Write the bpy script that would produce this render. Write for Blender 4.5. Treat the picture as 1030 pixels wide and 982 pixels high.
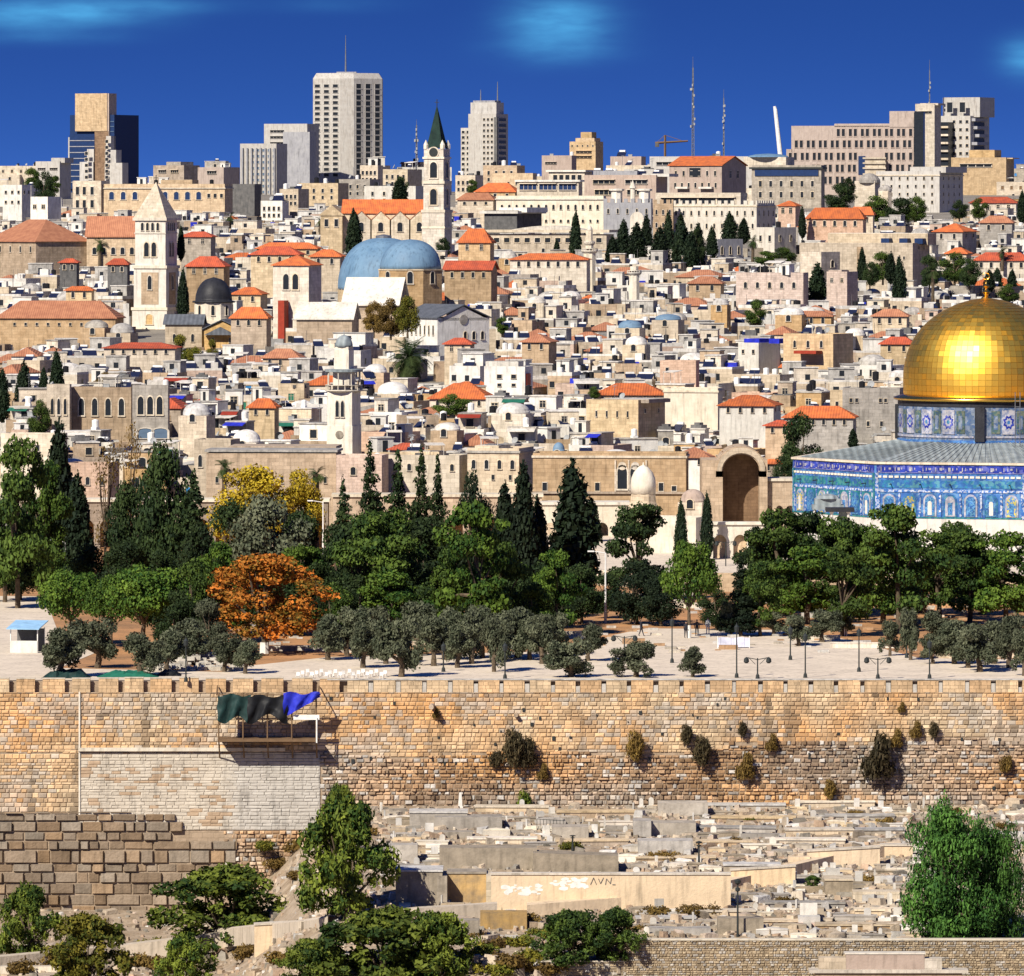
import bpy, math, random
import numpy as np
from mathutils import Vector
R = math.radians
rnd = random.Random(11)
for _o in list(bpy.data.objects): bpy.data.objects.remove(_o)
scene = bpy.context.scene
col = scene.collection
# ---------------------------------------------------------------- camera
F, CX, HY, CZ = 7000.0, 515.0, 201.0, 45.0        # focal length in px, centre column, horizon row, eye height
cam_d = bpy.data.cameras.new("camera"); cam = bpy.data.objects.new("camera", cam_d); col.objects.link(cam)
cam.location = (0, 0, CZ); cam.rotation_euler = (R(90), 0, 0)
cam_d.sensor_width = 36.0; cam_d.lens = 36.0*F/1030.0; cam_d.shift_y = -(491.0-HY)/1030.0
cam_d.clip_start = 5.0; cam_d.clip_end = 30000.0
scene.camera = cam
# ---------------------------------------------------------------- light
SUN_AZ, SUN_EL = 34.0, 38.0       # sun behind the viewer's left shoulder
w = bpy.data.worlds.new("World"); scene.world = w; w.use_nodes = True
nt = w.node_tree; N = nt.nodes; Lk = nt.links; N.clear()
def wn(t, **k):
    n = N.new(t)
    for a, b in k.items(): setattr(n, a, b)
    return n
def wmath(op, a, b=None, c=None):
    n = wn("ShaderNodeMath", operation=op)
    for i, v in enumerate((a, b, c)):
        if v is None: continue
        if isinstance(v, (int, float)): n.inputs[i].default_value = v
        else: Lk.new(v, n.inputs[i])
    return n.outputs[0]
tc = wn("ShaderNodeTexCoord"); sx = wn("ShaderNodeSeparateXYZ"); Lk.new(tc.outputs["Generated"], sx.inputs[0])
X_, Y_, Z_ = sx.outputs
cb = wn("ShaderNodeCombineXYZ"); Lk.new(X_, cb.inputs[0]); Lk.new(Y_, cb.inputs[1])
Lk.new(wmath('ADD', wmath('MULTIPLY', Z_, 12.0), 0.34), cb.inputs[2])
nm = wn("ShaderNodeVectorMath", operation='NORMALIZE'); Lk.new(cb.outputs[0], nm.inputs[0])
sky = wn("ShaderNodeTexSky", sky_type='NISHITA'); sky.sun_disc = False
sky.sun_elevation = R(SUN_EL); sky.sun_rotation = R(180+SUN_AZ); sky.altitude = 800; sky.air_density = 0.9; sky.dust_density = 0.1; sky.ozone_density = 5.0
Lk.new(nm.outputs[0], sky.inputs[0])
hs = wn("ShaderNodeHueSaturation"); hs.inputs["Saturation"].default_value = 1.24; hs.inputs["Value"].default_value = 1.65; hs.inputs["Hue"].default_value=0.520
Lk.new(sky.outputs[0], hs.inputs["Color"])
# streaky high clouds, fixed in the sky by direction
U_ = wmath('DIVIDE', X_, wmath('MAXIMUM', Y_, 0.02)); W_ = wmath('DIVIDE', Z_, wmath('MAXIMUM', Y_, 0.02))
nz = wn("ShaderNodeTexNoise"); nz.inputs["Scale"].default_value = 1.0; nz.inputs["Detail"].default_value = 5
cv = wn("ShaderNodeCombineXYZ"); Lk.new(wmath('MULTIPLY', U_, 110), cv.inputs[0]); Lk.new(wmath('MULTIPLY', W_, 420), cv.inputs[1])
Lk.new(cv.outputs[0], nz.inputs["Vector"])
tot = None
for (px, py, sxp, syp, amp) in ((45, 14, 85, 14, 1.0), (140, 6, 70, 8, 0.4), (40, 38, 70, 7, .22), (562, 22, 46, 24, 1.0), (560, 50, 55, 14, .3), (1035, 58, 26, 18, 0.8), (330, 4, 60, 8, .12)):
    a = wmath('DIVIDE', wmath('SUBTRACT', U_, (px-CX)/F), sxp/F); b = wmath('DIVIDE', wmath('SUBTRACT', W_, (HY-py)/F), syp/F)
    g = wmath('MULTIPLY', wmath('EXPONENT', wmath('MULTIPLY', wmath('ADD', wmath('MULTIPLY', a, a), wmath('MULTIPLY', b, b)), -1.0)), amp)
    tot = g if tot is None else wmath('ADD', tot, g)
mk = wmath('MULTIPLY', tot, wmath('ADD', wmath('MULTIPLY', nz.outputs[0], 1.1), 0.08)); mk = wmath('MULTIPLY', mk, wmath('GREATER_THAN', Y_, 0.1))
mk = wmath('MINIMUM', mk, 0.9)
cm = wn("ShaderNodeMix", data_type='RGBA'); Lk.new(mk, cm.inputs[0]); Lk.new(hs.outputs[0], cm.inputs[6]); cm.inputs[7].default_value = (1.4, 6.6, 12.0, 1)
bg = wn("ShaderNodeBackground"); bg.inputs[1].default_value = 0.06; Lk.new(cm.outputs[2], bg.inputs[0])
wo = wn("ShaderNodeOutputWorld"); Lk.new(bg.outputs[0], wo.inputs[0])
sd = bpy.data.lights.new("sun", 'SUN'); sd.energy = 5.0; sd.angle = R(0.5); sd.color = (1.0, 0.925, 0.80)
sun = bpy.data.objects.new("sun", sd); col.objects.link(sun)
S = Vector((-math.sin(R(SUN_AZ))*math.cos(R(SUN_EL)), -math.cos(R(SUN_AZ))*math.cos(R(SUN_EL)), math.sin(R(SUN_EL))))
sun.rotation_euler = S.to_track_quat('Z', 'Y').to_euler(); sun.location = (-200, -200, 400)
vs = scene.view_settings; vs.view_transform = 'Standard'; vs.look = 'None'; vs.exposure = 0.42; vs.gamma = 1.0; vs.use_curve_mapping = False
scene.cycles.max_bounces = 4; scene.cycles.diffuse_bounces = 2; scene.cycles.glossy_bounces = 2; scene.cycles.transparent_max_bounces = 4
scene.cycles.use_denoising = True
# ---------------------------------------------------------------- pixels <-> world
def WX(px, Y): return (px-CX)*Y/F
def WZ(py, Y): return CZ-(py-HY)*Y/F
def PX(x, Y): return CX+F*x/Y
def PY(z, Y): return HY-F*(z-CZ)/Y
CITY_Y = [905, 1000, 1100, 1200, 1300, 1400, 1600, 1800, 2000, 2300, 2600, 3000, 4000, 30000]
CITY_Z = [0, 3.5, 8.5, 14, 19, 24, 32, 38, 42.5, 46.5, 48, 42, 10, -150]
RGT_Y = [-4000, 300, 500, 565, 566.4, 600, 649.8]; RGT_Z = [-60, -45, -26, -21.5, -17.0, -14.5, -11.6]
LFT_Y = [-4000, 300, 500, 575, 600, 630, 649.8]; LFT_Z = [-60, -45, -26, -23.4, -22.8, -22.0, -21.3]
def smooth(t): t = min(1, max(0, t)); return t*t*(3-2*t)
def TZ(x, Y):
    if Y > 651: return float(np.interp(Y, CITY_Y, CITY_Z)) if Y > 905 else 0.0
    k = smooth((PX(x, max(Y, 300))-215)/150)
    return float(np.interp(Y, LFT_Y, LFT_Z))*(1-k)+float(np.interp(Y, RGT_Y, RGT_Z))*k
def YG(px, py, lo=520, hi=649):
    "distance of the ground point seen at a pixel on the slope below the wall"
    for _ in range(40):
        m = (lo+hi)/2
        if PY(TZ(WX(px, m), m), m) > py: lo = m
        else: hi = m
    return (lo+hi)/2
def YE(py): return F*CZ/(py-HY)       # esplanade, z = 0
# ---------------------------------------------------------------- materials
MATS = {}
def newmat(name):
    m = bpy.data.materials.new(name); m.use_nodes = True; MATS[name] = m
    n = m.node_tree.nodes; b = n["Principled BSDF"]; b.inputs["Roughness"].default_value = 0.85
    if "Specular IOR Level" in b.inputs: b.inputs["Specular IOR Level"].default_value = 0.2
    return m, n, m.node_tree.links, b
def c3(c): return (c[0], c[1], c[2], 1)
def stone(name, c1, c2, scale=0.6, bump=0.3, rough=0.9, tint=0.12, course=0.0, attr=False, spots=None):
    "mottled stone: two tones, fine grain, streaks under edges, each object slightly different"
    m, n, l, b = newmat(name); b.inputs["Roughness"].default_value = rough
    t = n.new("ShaderNodeTexCoord"); oi = n.new("ShaderNodeObjectInfo")
    ad = n.new("ShaderNodeVectorMath"); ad.operation = 'ADD'; l.new(t.outputs["Object"], ad.inputs[0])
    sc = n.new("ShaderNodeVectorMath"); sc.operation = 'SCALE'; sc.inputs[3].default_value = 60; 
    cx = n.new("ShaderNodeCombineXYZ"); l.new(oi.outputs["Random"], cx.inputs[0]); l.new(oi.outputs["Random"], cx.inputs[2]); l.new(cx.outputs[0], sc.inputs[0]); l.new(sc.outputs[0], ad.inputs[1])
    v = ad.outputs[0]
    n1 = n.new("ShaderNodeTexNoise"); n1.inputs["Scale"].default_value = scale; n1.inputs["Detail"].default_value = 8; n1.inputs["Roughness"].default_value = 0.65; l.new(v, n1.inputs["Vector"])
    r1 = n.new("ShaderNodeMapRange"); r1.inputs[1].default_value = 0.36; r1.inputs[2].default_value = 0.64; l.new(n1.outputs[0], r1.inputs[0])
    mx = n.new("ShaderNodeMix"); mx.data_type = 'RGBA'; mx.inputs[6].default_value = c3(c1); mx.inputs[7].default_value = c3(c2); l.new(r1.outputs[0], mx.inputs[0])
    out = mx.outputs[2]
    if attr:
        a = n.new("ShaderNodeAttribute"); a.attribute_name = "tone"
        am = n.new("ShaderNodeMix"); am.data_type = 'RGBA'; am.blend_type = 'MULTIPLY'; am.inputs[0].default_value = 1.0; l.new(out, am.inputs[6]); l.new(a.outputs["Color"], am.inputs[7]); out = am.outputs[2]
    if course:
        br = n.new("ShaderNodeTexBrick"); br.inputs["Scale"].default_value = 1.0; br.inputs["Brick Width"].default_value = course*2.0; br.inputs["Row Height"].default_value = course
        br.inputs["Mortar Size"].default_value = 0.02; br.inputs["Color1"].default_value = (1.12, 1.1, 1.08, 1); br.inputs["Color2"].default_value = (0.8, 0.78, 0.75, 1); br.inputs["Mortar"].default_value = (0.62, 0.6, 0.57, 1)
        sp = n.new("ShaderNodeSeparateXYZ"); l.new(t.outputs["Object"], sp.inputs[0]); ax = n.new("ShaderNodeMath"); l.new(sp.outputs[0], ax.inputs[0]); l.new(sp.outputs[1], ax.inputs[1])
        cc = n.new("ShaderNodeCombineXYZ"); l.new(ax.outputs[0], cc.inputs[0]); l.new(sp.outputs[2], cc.inputs[1]); l.new(cc.outputs[0], br.inputs["Vector"])
        bm = n.new("ShaderNodeMix"); bm.data_type = 'RGBA'; bm.blend_type = 'MULTIPLY'; bm.inputs[0].default_value = 0.8; l.new(out, bm.inputs[6]); l.new(br.outputs[0], bm.inputs[7]); out = bm.outputs[2]
    # dirt streaks running down (noise stretched vertically)
    mp = n.new("ShaderNodeMapping"); mp.inputs["Scale"].default_value = (2.2, 2.2, 0.28); l.new(v, mp.inputs[0])
    n2 = n.new("ShaderNodeTexNoise"); n2.inputs["Scale"].default_value = 1.0; n2.inputs["Detail"].default_value = 4; l.new(mp.outputs[0], n2.inputs["Vector"])
    r2 = n.new("ShaderNodeMapRange"); r2.inputs[1].default_value = 0.52; r2.inputs[2].default_value = 0.75; r2.inputs[3].default_value = 1.0; r2.inputs[4].default_value = 0.62; l.new(n2.outputs[0], r2.inputs[0])
    h = n.new("ShaderNodeHueSaturation"); l.new(out, h.inputs["Color"])
    hr = n.new("ShaderNodeMapRange"); hr.inputs[3].default_value = 1-tint*1.6; hr.inputs[4].default_value = 1+tint; l.new(oi.outputs["Random"], hr.inputs[0])
    vm = n.new("ShaderNodeMath"); vm.operation = 'MULTIPLY'; l.new(hr.outputs[0], vm.inputs[0]); l.new(r2.outputs[0], vm.inputs[1]); l.new(vm.outputs[0], h.inputs["Value"])
    fr = n.new("ShaderNodeMath"); fr.operation = 'FRACT'; f2 = n.new("ShaderNodeMath"); f2.operation = 'MULTIPLY'; f2.inputs[1].default_value = 37.7; l.new(oi.outputs["Random"], f2.inputs[0]); l.new(f2.outputs[0], fr.inputs[0])
    sr = n.new("ShaderNodeMapRange"); sr.inputs[3].default_value = 1-tint*2.5; sr.inputs[4].default_value = 1+tint*2; l.new(fr.outputs[0], sr.inputs[0]); l.new(sr.outputs[0], h.inputs["Saturation"])
    l.new(h.outputs[0], b.inputs["Base Color"])
    if bump:
        n3 = n.new("ShaderNodeTexNoise"); n3.inputs["Scale"].default_value = 4.0; n3.inputs["Detail"].default_value = 5; l.new(v, n3.inputs["Vector"])
        bp = n.new("ShaderNodeBump"); bp.inputs["Strength"].default_value = bump; bp.inputs["Distance"].default_value = 0.12; l.new(n3.outputs[0], bp.inputs["Height"]); l.new(bp.outputs[0], b.inputs["Normal"])
    return m
def plain(name, c, rough=0.6, metal=0.0, var=0.15, scale=1.5):
    m, n, l, b = newmat(name); b.inputs["Roughness"].default_value = rough; b.inputs["Metallic"].default_value = metal
    t = n.new("ShaderNodeTexCoord"); n1 = n.new("ShaderNodeTexNoise"); n1.inputs["Scale"].default_value = scale; n1.inputs["Detail"].default_value = 5; l.new(t.outputs["Object"], n1.inputs["Vector"])
    mr = n.new("ShaderNodeMapRange"); mr.inputs[1].default_value = 0.3; mr.inputs[2].default_value = 0.7; mr.inputs[3].default_value = 1-var; mr.inputs[4].default_value = 1+var; l.new(n1.outputs[0], mr.inputs[0])
    h = n.new("ShaderNodeHueSaturation"); h.inputs["Color"].default_value = c3(c); l.new(mr.outputs[0], h.inputs["Value"]); l.new(h.outputs[0], b.inputs["Base Color"])
    return m
def ridged(name, c1, c2, period=0.4, axis=0, rough=0.8, depth=0.06, metal=0.0):
    "roof tiles or seamed sheet: rows across one axis, weathered patches"
    m, n, l, b = newmat(name); b.inputs["Roughness"].default_value = rough; b.inputs["Metallic"].default_value = metal
    t = n.new("ShaderNodeTexCoord"); oi = n.new("ShaderNodeObjectInfo")
    n1 = n.new("ShaderNodeTexNoise"); n1.inputs["Scale"].default_value = 0.9; n1.inputs["Detail"].default_value = 7; l.new(t.outputs["Object"], n1.inputs["Vector"])
    mr = n.new("ShaderNodeMapRange"); mr.inputs[1].default_value = 0.35; mr.inputs[2].default_value = 0.65; l.new(n1.outputs[0], mr.inputs[0])
    mx = n.new("ShaderNodeMix"); mx.data_type = 'RGBA'; mx.inputs[6].default_value = c3(c1); mx.inputs[7].default_value = c3(c2); l.new(mr.outputs[0], mx.inputs[0])
    wv = n.new("ShaderNodeTexWave"); wv.wave_type = 'BANDS'; wv.bands_direction = 'XYZ'[axis]; wv.inputs["Scale"].default_value = 0.314/period; wv.inputs["Distortion"].default_value = 0.3; l.new(t.outputs["Object"], wv.inputs["Vector"])
    h = n.new("ShaderNodeHueSaturation"); l.new(mx.outputs[2], h.inputs["Color"])
    vr = n.new("ShaderNodeMapRange"); vr.inputs[3].default_value = 0.8; vr.inputs[4].default_value = 1.12; l.new(oi.outputs["Random"], vr.inputs[0])
    wr = n.new("ShaderNodeMapRange"); wr.inputs[3].default_value = 0.82; wr.inputs[4].default_value = 1.08; l.new(wv.outputs[1], wr.inputs[0])
    mm = n.new("ShaderNodeMath"); mm.operation = 'MULTIPLY'; l.new(vr.outputs[0], mm.inputs[0]); l.new(wr.outputs[0], mm.inputs[1]); l.new(mm.outputs[0], h.inputs["Value"]); l.new(h.outputs[0], b.inputs["Base Color"])
    bp = n.new("ShaderNodeBump"); bp.inputs["Strength"].default_value = 0.6; bp.inputs["Distance"].default_value = depth; l.new(wv.outputs[1], bp.inputs["Height"]); l.new(bp.outputs[0], b.inputs["Normal"])
    return m
def leafy(name, c1, c2, rough=0.75):
    "foliage: leaf clumps of two greens chosen by the mesh's own clump tone, small drift per tree"
    m, n, l, b = newmat(name); b.inputs["Roughness"].default_value = rough
    a = n.new("ShaderNodeAttribute"); a.attribute_name = "tone"; oi = n.new("ShaderNodeObjectInfo")
    mx = n.new("ShaderNodeMix"); mx.data_type = 'RGBA'; mx.inputs[6].default_value = c3(c1); mx.inputs[7].default_value = c3(c2); l.new(a.outputs["Fac"], mx.inputs[0])
    h = n.new("ShaderNodeHueSaturation"); l.new(mx.outputs[2], h.inputs["Color"])
    vr = n.new("ShaderNodeMapRange"); vr.inputs[3].default_value = 0.75; vr.inputs[4].default_value = 1.25; l.new(oi.outputs["Random"], vr.inputs[0]); l.new(vr.outputs[0], h.inputs["Value"])
    l.new(h.outputs[0], b.inputs["Base Color"])
    return m
stone('cream', (.64, .53, .38), (.47, .38, .265), course=.5)
stone('sandy', (.58, .43, .275), (.43, .305, .185), course=.5)
stone('tan', (.45, .345, .24), (.32, .24, .16), course=.5)
stone('grey', (.44, .40, .345), (.28, .255, .22), course=.5)
stone('white', (.76, .73, .66), (.58, .55, .49))
stone('pink', (.60, .45, .36), (.48, .35, .27), course=.4)
stone('pale', (.71, .63, .51), (.55, .48, .37), course=.6)
stone('ochre', (.60, .43, .235), (.48, .33, .17), course=.5)
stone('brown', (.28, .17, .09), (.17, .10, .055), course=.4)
stone('far_white', (.50, .48, .44), (.42, .39, .35), tint=.06)
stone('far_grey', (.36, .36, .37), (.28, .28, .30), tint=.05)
stone('rosy', (.46, .37, .31), (.38, .30, .25), tint=.05)
stone('cement', (.54, .51, .46), (.30, .28, .25), scale=.9, tint=.22)
stone('lime_roof', (.74, .70, .64), (.48, .45, .40), scale=.9, tint=.15)
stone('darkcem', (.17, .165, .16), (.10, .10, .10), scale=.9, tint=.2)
stone('bright_stone', (.76, .70, .58), (.62, .55, .44))
ridged('tile_orange', (.64, .17, .05), (.42, .115, .045), axis=0)
ridged('tile_old', (.47, .21, .115), (.36, .15, .085), axis=0)
ridged('tile_red', (.55, .11, .05), (.36, .08, .045), axis=0)
stone('sheet_white', (.76, .72, .64), (.60, .55, .47), scale=.4, rough=.6, tint=.05)
ridged('sheet_grey', (.13, .14, .16), (.09, .10, .115), period=.8, rough=.6)
ridged('lead_roof', (.30, .34, .35), (.20, .235, .25), period=.9, rough=.55, depth=.12)
stone('dome_blue', (.17, .275, .385), (.115, .20, .30), scale=.25, rough=.55, tint=.03)
stone('lead_dark', (.035, .036, .042), (.02, .021, .026), rough=.5, tint=.02)
stone('spire_green', (.02, .045, .035), (.012, .025, .022), tint=.02)
plain('glass', (.02, .024, .03), .25); plain('glass_blue', (.010, .03, .10), .55); plain('glass_pale', (.10, .15, .22), .3)
plain('white_paint', (.75, .74, .70), .5); plain('black_plastic', (.015, .015, .017), .45); plain('steel', (.25, .26, .27), .4, .6)
plain('grey_paint', (.33, .34, .34), .5); plain('dark_metal', (.03, .035, .035), .5); plain('solar', (.015, .02, .05), .15)
plain('blue_tarp', (.02, .03, .42), .6, var=.3); plain('dark_tarp', (.012, .035, .033), .6, var=.4); plain('black_tarp', (.010, .011, .013), .5, var=.4)
plain('green_paint', (.02, .14, .09), .6); plain('blue_paint', (.04, .20, .45), .6); plain('red_paint', (.30, .04, .02), .6); plain('wood', (.16, .10, .055), .8)
plain('bark', (.10, .075, .05), .9, var=.4, scale=4); plain('whitewash', (.72, .70, .65), .8)
plain('skin', (.35, .2, .13), .6); plain('dark_cloth', (.03, .03, .04), .9); plain('white_cloth', (.7, .7, .68), .9)
plain('gold_trim', (.95, .55, .10), .25, 1.0, var=.05)
leafy('leaf_pine', (.012, .032, .006), (.080, .125, .018)); leafy('leaf_dark', (.008, .020, .007), (.034, .056, .014)); leafy('leaf_cypress', (.005, .014, .007), (.020, .034, .013))
leafy('leaf_olive', (.034, .044, .024), (.125, .135, .080)); leafy('leaf_bright', (.014, .045, .006), (.10, .16, .018)); leafy('leaf_orange', (.12, .09, .012), (.64, .19, .025))
leafy('leaf_yellow', (.22, .16, .012), (.42, .31, .02)); leafy('leaf_palm', (.015, .035, .010), (.06, .085, .022)); leafy('leaf_shrub', (.016, .040, .006), (.15, .185, .022)); leafy('leaf_dry', (.09, .055, .015), (.20, .13, .03))
leafy('leaf_caper', (.030, .026, .012), (.075, .055, .025)); leafy('leaf_willow', (.016, .055, .010), (.075, .17, .028)); leafy('leaf_mixed', (.05, .07, .008), (.20, .17, .02))
# ---------------------------------------------------------------- mesh builder
class MB:
    def __init__(s): s.v = []; s.f = []; s.m = []; s.t = []
    def add(s, vs, fs, mi=0, tone=None):
        o = len(s.v); s.v.extend(vs)
        for f in fs: s.f.append([o+i for i in f]); s.m.append(mi); s.t.append(tone)
        return s
    def box(s, x0, x1, y0, y1, z0, z1, mi=0, tone=None):
        v = [(x0,y0,z0),(x1,y0,z0),(x1,y1,z0),(x0,y1,z0),(x0,y0,z1),(x1,y0,z1),(x1,y1,z1),(x0,y1,z1)]
        return s.add(v, [(0,1,5,4),(1,2,6,5),(2,3,7,6),(3,0,4,7),(4,5,6,7),(3,2,1,0)], mi, tone)
    def lathe(s, prof, n=20, cx=0, cy=0, mi=0, a0=0.0, tone=None):
        vs = []
        for r, z in prof:
            for i in range(n):
                a = a0+2*math.pi*i/n; vs.append((cx+r*math.cos(a), cy+r*math.sin(a), z))
        fs = []
        for j in range(len(prof)-1):
            for i in range(n):
                k = (i+1) % n; fs.append((j*n+i, j*n+k, (j+1)*n+k, (j+1)*n+i))
        fs.append(tuple(range(n))[::-1]); fs.append(tuple((len(prof)-1)*n+i for i in range(n)))
        return s.add(vs, fs, mi, tone)
    def tube(s, a, b, r0, r1=None, n=6, mi=0):
        r1 = r0 if r1 is None else r1; a = Vector(a); b = Vector(b); d = (b-a)
        if d.length < 1e-6: return s
        q = d.to_track_quat('Z', 'Y'); vs = []
        for p, r in ((a, r0), (b, r1)):
            for i in range(n):
                t = 2*math.pi*i/n; vs.append(tuple(p+q @ Vector((r*math.cos(t), r*math.sin(t), 0))))
        return s.add(vs, [(i, (i+1) % n, n+(i+1) % n, n+i) for i in range(n)]+[tuple(range(n))[::-1], tuple(range(n, 2*n))], mi)
    def prism(s, poly, y0, y1, mi=0):
        "polygon in x,z (counter-clockwise seen from the front) extruded from y0 to y1"
        n = len(poly); vs = [(x, y0, z) for x, z in poly]+[(x, y1, z) for x, z in poly]
        return s.add(vs, [tuple(range(n)), tuple(range(2*n-1, n-1, -1))]+[((i+1) % n, i, n+i, n+(i+1) % n) for i in range(n)], mi)
    def slab(s, poly, z0, z1, mi=0):
        n = len(poly); vs = [(x, y, z0) for x, y in poly]+[(x, y, z1) for x, y in poly]
        return s.add(vs, [tuple(range(n-1, -1, -1)), tuple(range(n, 2*n))]+[(i, (i+1) % n, n+(i+1) % n, n+i) for i in range(n)], mi)
    def hip(s, x0, x1, y0, y1, z, h, mi=0, ov=0.4, fl=.9):
        x0 -= ov; x1 += ov; y0 -= ov; y1 += ov; W = x1-x0; D = y1-y0; th = .12
        if W >= D: i = D/2*fl; r = [(x0+i, (y0+y1)/2, z+h), (x1-i, (y0+y1)/2, z+h)]
        else: i = W/2*fl; r = [((x0+x1)/2, y0+i, z+h), ((x0+x1)/2, y1-i, z+h)]
        v = [(x0,y0,z),(x1,y0,z),(x1,y1,z),(x0,y1,z)]+r+[(x0,y0,z-th),(x1,y0,z-th),(x1,y1,z-th),(x0,y1,z-th)]
        f = [(0,1,5,4),(1,2,5),(2,3,4,5),(3,0,4)] if W >= D else [(0,1,4),(1,2,5,4),(2,3,5),(3,0,4,5)]
        return s.add(v, f+[(6,7,1,0),(7,8,2,1),(8,9,3,2),(9,6,0,3),(9,8,7,6)], mi)
    def gable(s, x0, x1, y0, y1, z, h, front=False, mi=0, ov=0.4, th=.18):
        "two roof slopes; ridge along x, or along y when the gable end faces the front"
        if front:
            m = (x0+x1)/2; s.prism([(x0-ov, z-.1), (m, z+h), (m, z+h+th), (x0-ov, z-.1+th)], y0-ov, y1+ov, mi); s.prism([(m, z+h), (x1+ov, z-.1), (x1+ov, z-.1+th), (m, z+h+th)], y0-ov, y1+ov, mi)
        else:
            m = (y0+y1)/2
            for ya, yb in ((y0-ov, m), (y1+ov, m)):
                v = [(x0-ov, ya, z-.1), (x1+ov, ya, z-.1), (x1+ov, yb, z+h), (x0-ov, yb, z+h)]; v += [(a, b, c+th) for a, b, c in v]
                s.add(v, [(3,2,1,0),(4,5,6,7),(0,1,5,4),(1,2,6,5),(2,3,7,6),(3,0,4,7)], mi)
        return s
    def mesh(s, name, mats, smooth_=False):
        me = bpy.data.meshes.new(name); me.from_pydata(s.v, [], s.f)
        for k in (mats if isinstance(mats, (list, tuple)) else [mats]): me.materials.append(MATS[k])
        if any(s.m): me.polygons.foreach_set("material_index", s.m)
        if any(t is not None for t in s.t):
            at = me.attributes.new("tone", 'FLOAT_COLOR', 'FACE'); a = []
            for t in s.t:
                t = 1.0 if t is None else t
                a += [t, t, t, 1.0] if isinstance(t, (int, float)) else [t[0], t[1], t[2], 1.0]
            at.data.foreach_set("color", a)
        if smooth_: me.polygons.foreach_set("use_smooth", [True]*len(me.polygons))
        me.update(); return me
    def build(s, name, mats, parent=None, smooth_=False, loc=None, rz=0): return link(name, s.mesh(name, mats, smooth_), parent, loc, rz)
def link(name, me, parent=None, loc=None, rz=0, sc=None):
    o = bpy.data.objects.new(name, me); col.objects.link(o)
    if parent is not None: o.parent = parent
    if loc is not None: o.location = loc
    if rz: o.rotation_euler = (0, 0, rz)
    if sc is not None: o.scale = sc
    return o
THINGS = []      # (object, base text, centre px, centre py) labelled at the end
def thing(name, base, cat, loc, rz=0, group=None, me=None, auto=True, sc=None, at=None):
    o = link(name, me, None, loc, rz, sc)
    o['label'] = base; o['category'] = cat
    if group: o['group'] = group
    px, py = at if at else (PX(loc[0], loc[1]), PY(loc[2], loc[1]))
    THINGS.append([o, base, px, py, auto])
    return o
def struct(o): o['kind'] = 'structure'; return o
def copytree(o, parent=None):
    c = o.copy(); col.objects.link(c); c.parent = parent
    for ch in o.children: copytree(ch, c)
    return c
# ---------------------------------------------------------------- shared windows
def arch_pts(w_, h_, n=8):
    r = w_/2; p = [(-r, 0), (r, 0), (r, h_-r)]
    for i in range(1, n): a = math.pi*i/n; p.append((r*math.cos(a), h_-r+r*math.sin(a)))
    return p+[(-r, h_-r)]
def win_mesh(kind, frame, pane):
    key = ('w', kind, frame, pane)
    if key in WM: return WM[key]
    m = MB()
    if kind == 'arch':
        P = arch_pts(1.0, 1.9); Q = arch_pts(1.3, 2.07)
        m.prism(P, -.015, .0, 1)
        n = len(P); v = [(x, -.10, z) for x, z in P]+[(x, -.10, z-.02) for x, z in Q]+[(x, .0, z) for x, z in P]+[(x, 0, z-.02) for x, z in Q]
        f = []
        for i in range(1, n):
            j = (i+1) % n; f += [(i, n+i, n+j, j), (n+i, 3*n+i, 3*n+j, n+j), (i, j, 2*n+j, 2*n+i)]
        m.add(v, f, 0); m.box(-.72, .72, -.2, 0, -.14, 0, 0)
    elif kind == 'shut':
        m.box(-.5, .5, -.015, 0, 0, 1.3, 1)
        for a, b in ((-.5, .5),): m.box(a-.1, a, -.08, 0, -.0, 1.3, 0); m.box(b, b+.1, -.08, 0, 0, 1.3, 0)
        m.box(-.6, .6, -.1, 0, 1.3, 1.44, 0); m.box(-.62, .62, -.16, 0, -.1, 0, 0); m.box(-.03, .03, -.05, 0, 0, 1.3, 0); m.box(-.5, .5, -.05, 0, .85, .9, 0)
    elif kind == 'band':
        m.box(-.5, .5, -.03, 0, 0, 1, 1); m.box(-.5, .5, -.5, 0, 1, 1.12, 0); m.box(-.5, .5, -.25, 0, -.12, 0, 0)
        for i in range(5): m.box(-.5+i*.245, -.48+i*.245, -.1, 0, 0, 1, 0)
    else:
        m.box(-.5, .5, -.015, 0, 0, 1, 1); m.box(-.6, -.5, -.09, 0, -.0, 1.0, 0); m.box(.5, .6, -.09, 0, 0, 1.0, 0); m.box(-.6, .6, -.11, 0, 1.0, 1.1, 0); m.box(-.64, .64, -.18, 0, -.1, 0, 0)
    WM[key] = m.mesh('window', [frame, pane]); return WM[key]
WM = {}
def window(parent, kind, x, y, z, ww, wh, face='F', frame='pale', pane='glass', name='window'):
    h = {'arch': 1.9, 'shut': 1.3}.get(kind, 1.0)
    rz = {'F': 0, 'R': R(90), 'L': R(-90)}[face]
    return link(name, win_mesh(kind, frame, pane), parent, (x, y, z), rz, (ww, 1.0 if ww < 3 else 1.3, wh/h))
def winrow(parent, kind, a, b, z, n, ww, wh, face='F', fixed=0.0, **k):
    for i in range(n):
        t = a+(b-a)*(i+.5)/n
        if face == 'F': window(parent, kind, t, fixed, z, ww, wh, 'F', **k)
        else: window(parent, kind, fixed, t, z, ww, wh, face, **k)
from mathutils import noise as mnoise
def nz3(x, y, z=0.0): return mnoise.noise(Vector((x, y, z)))
stone('slope_soil', (.42, .34, .25), (.27, .20, .13), scale=.35, bump=.8, tint=0)
stone('soil', (.52, .27, .12), (.30, .17, .085), scale=.16, bump=.4, tint=0)
stone('city_soil', (.30, .27, .22), (.20, .18, .15), scale=.1, tint=0)
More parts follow.
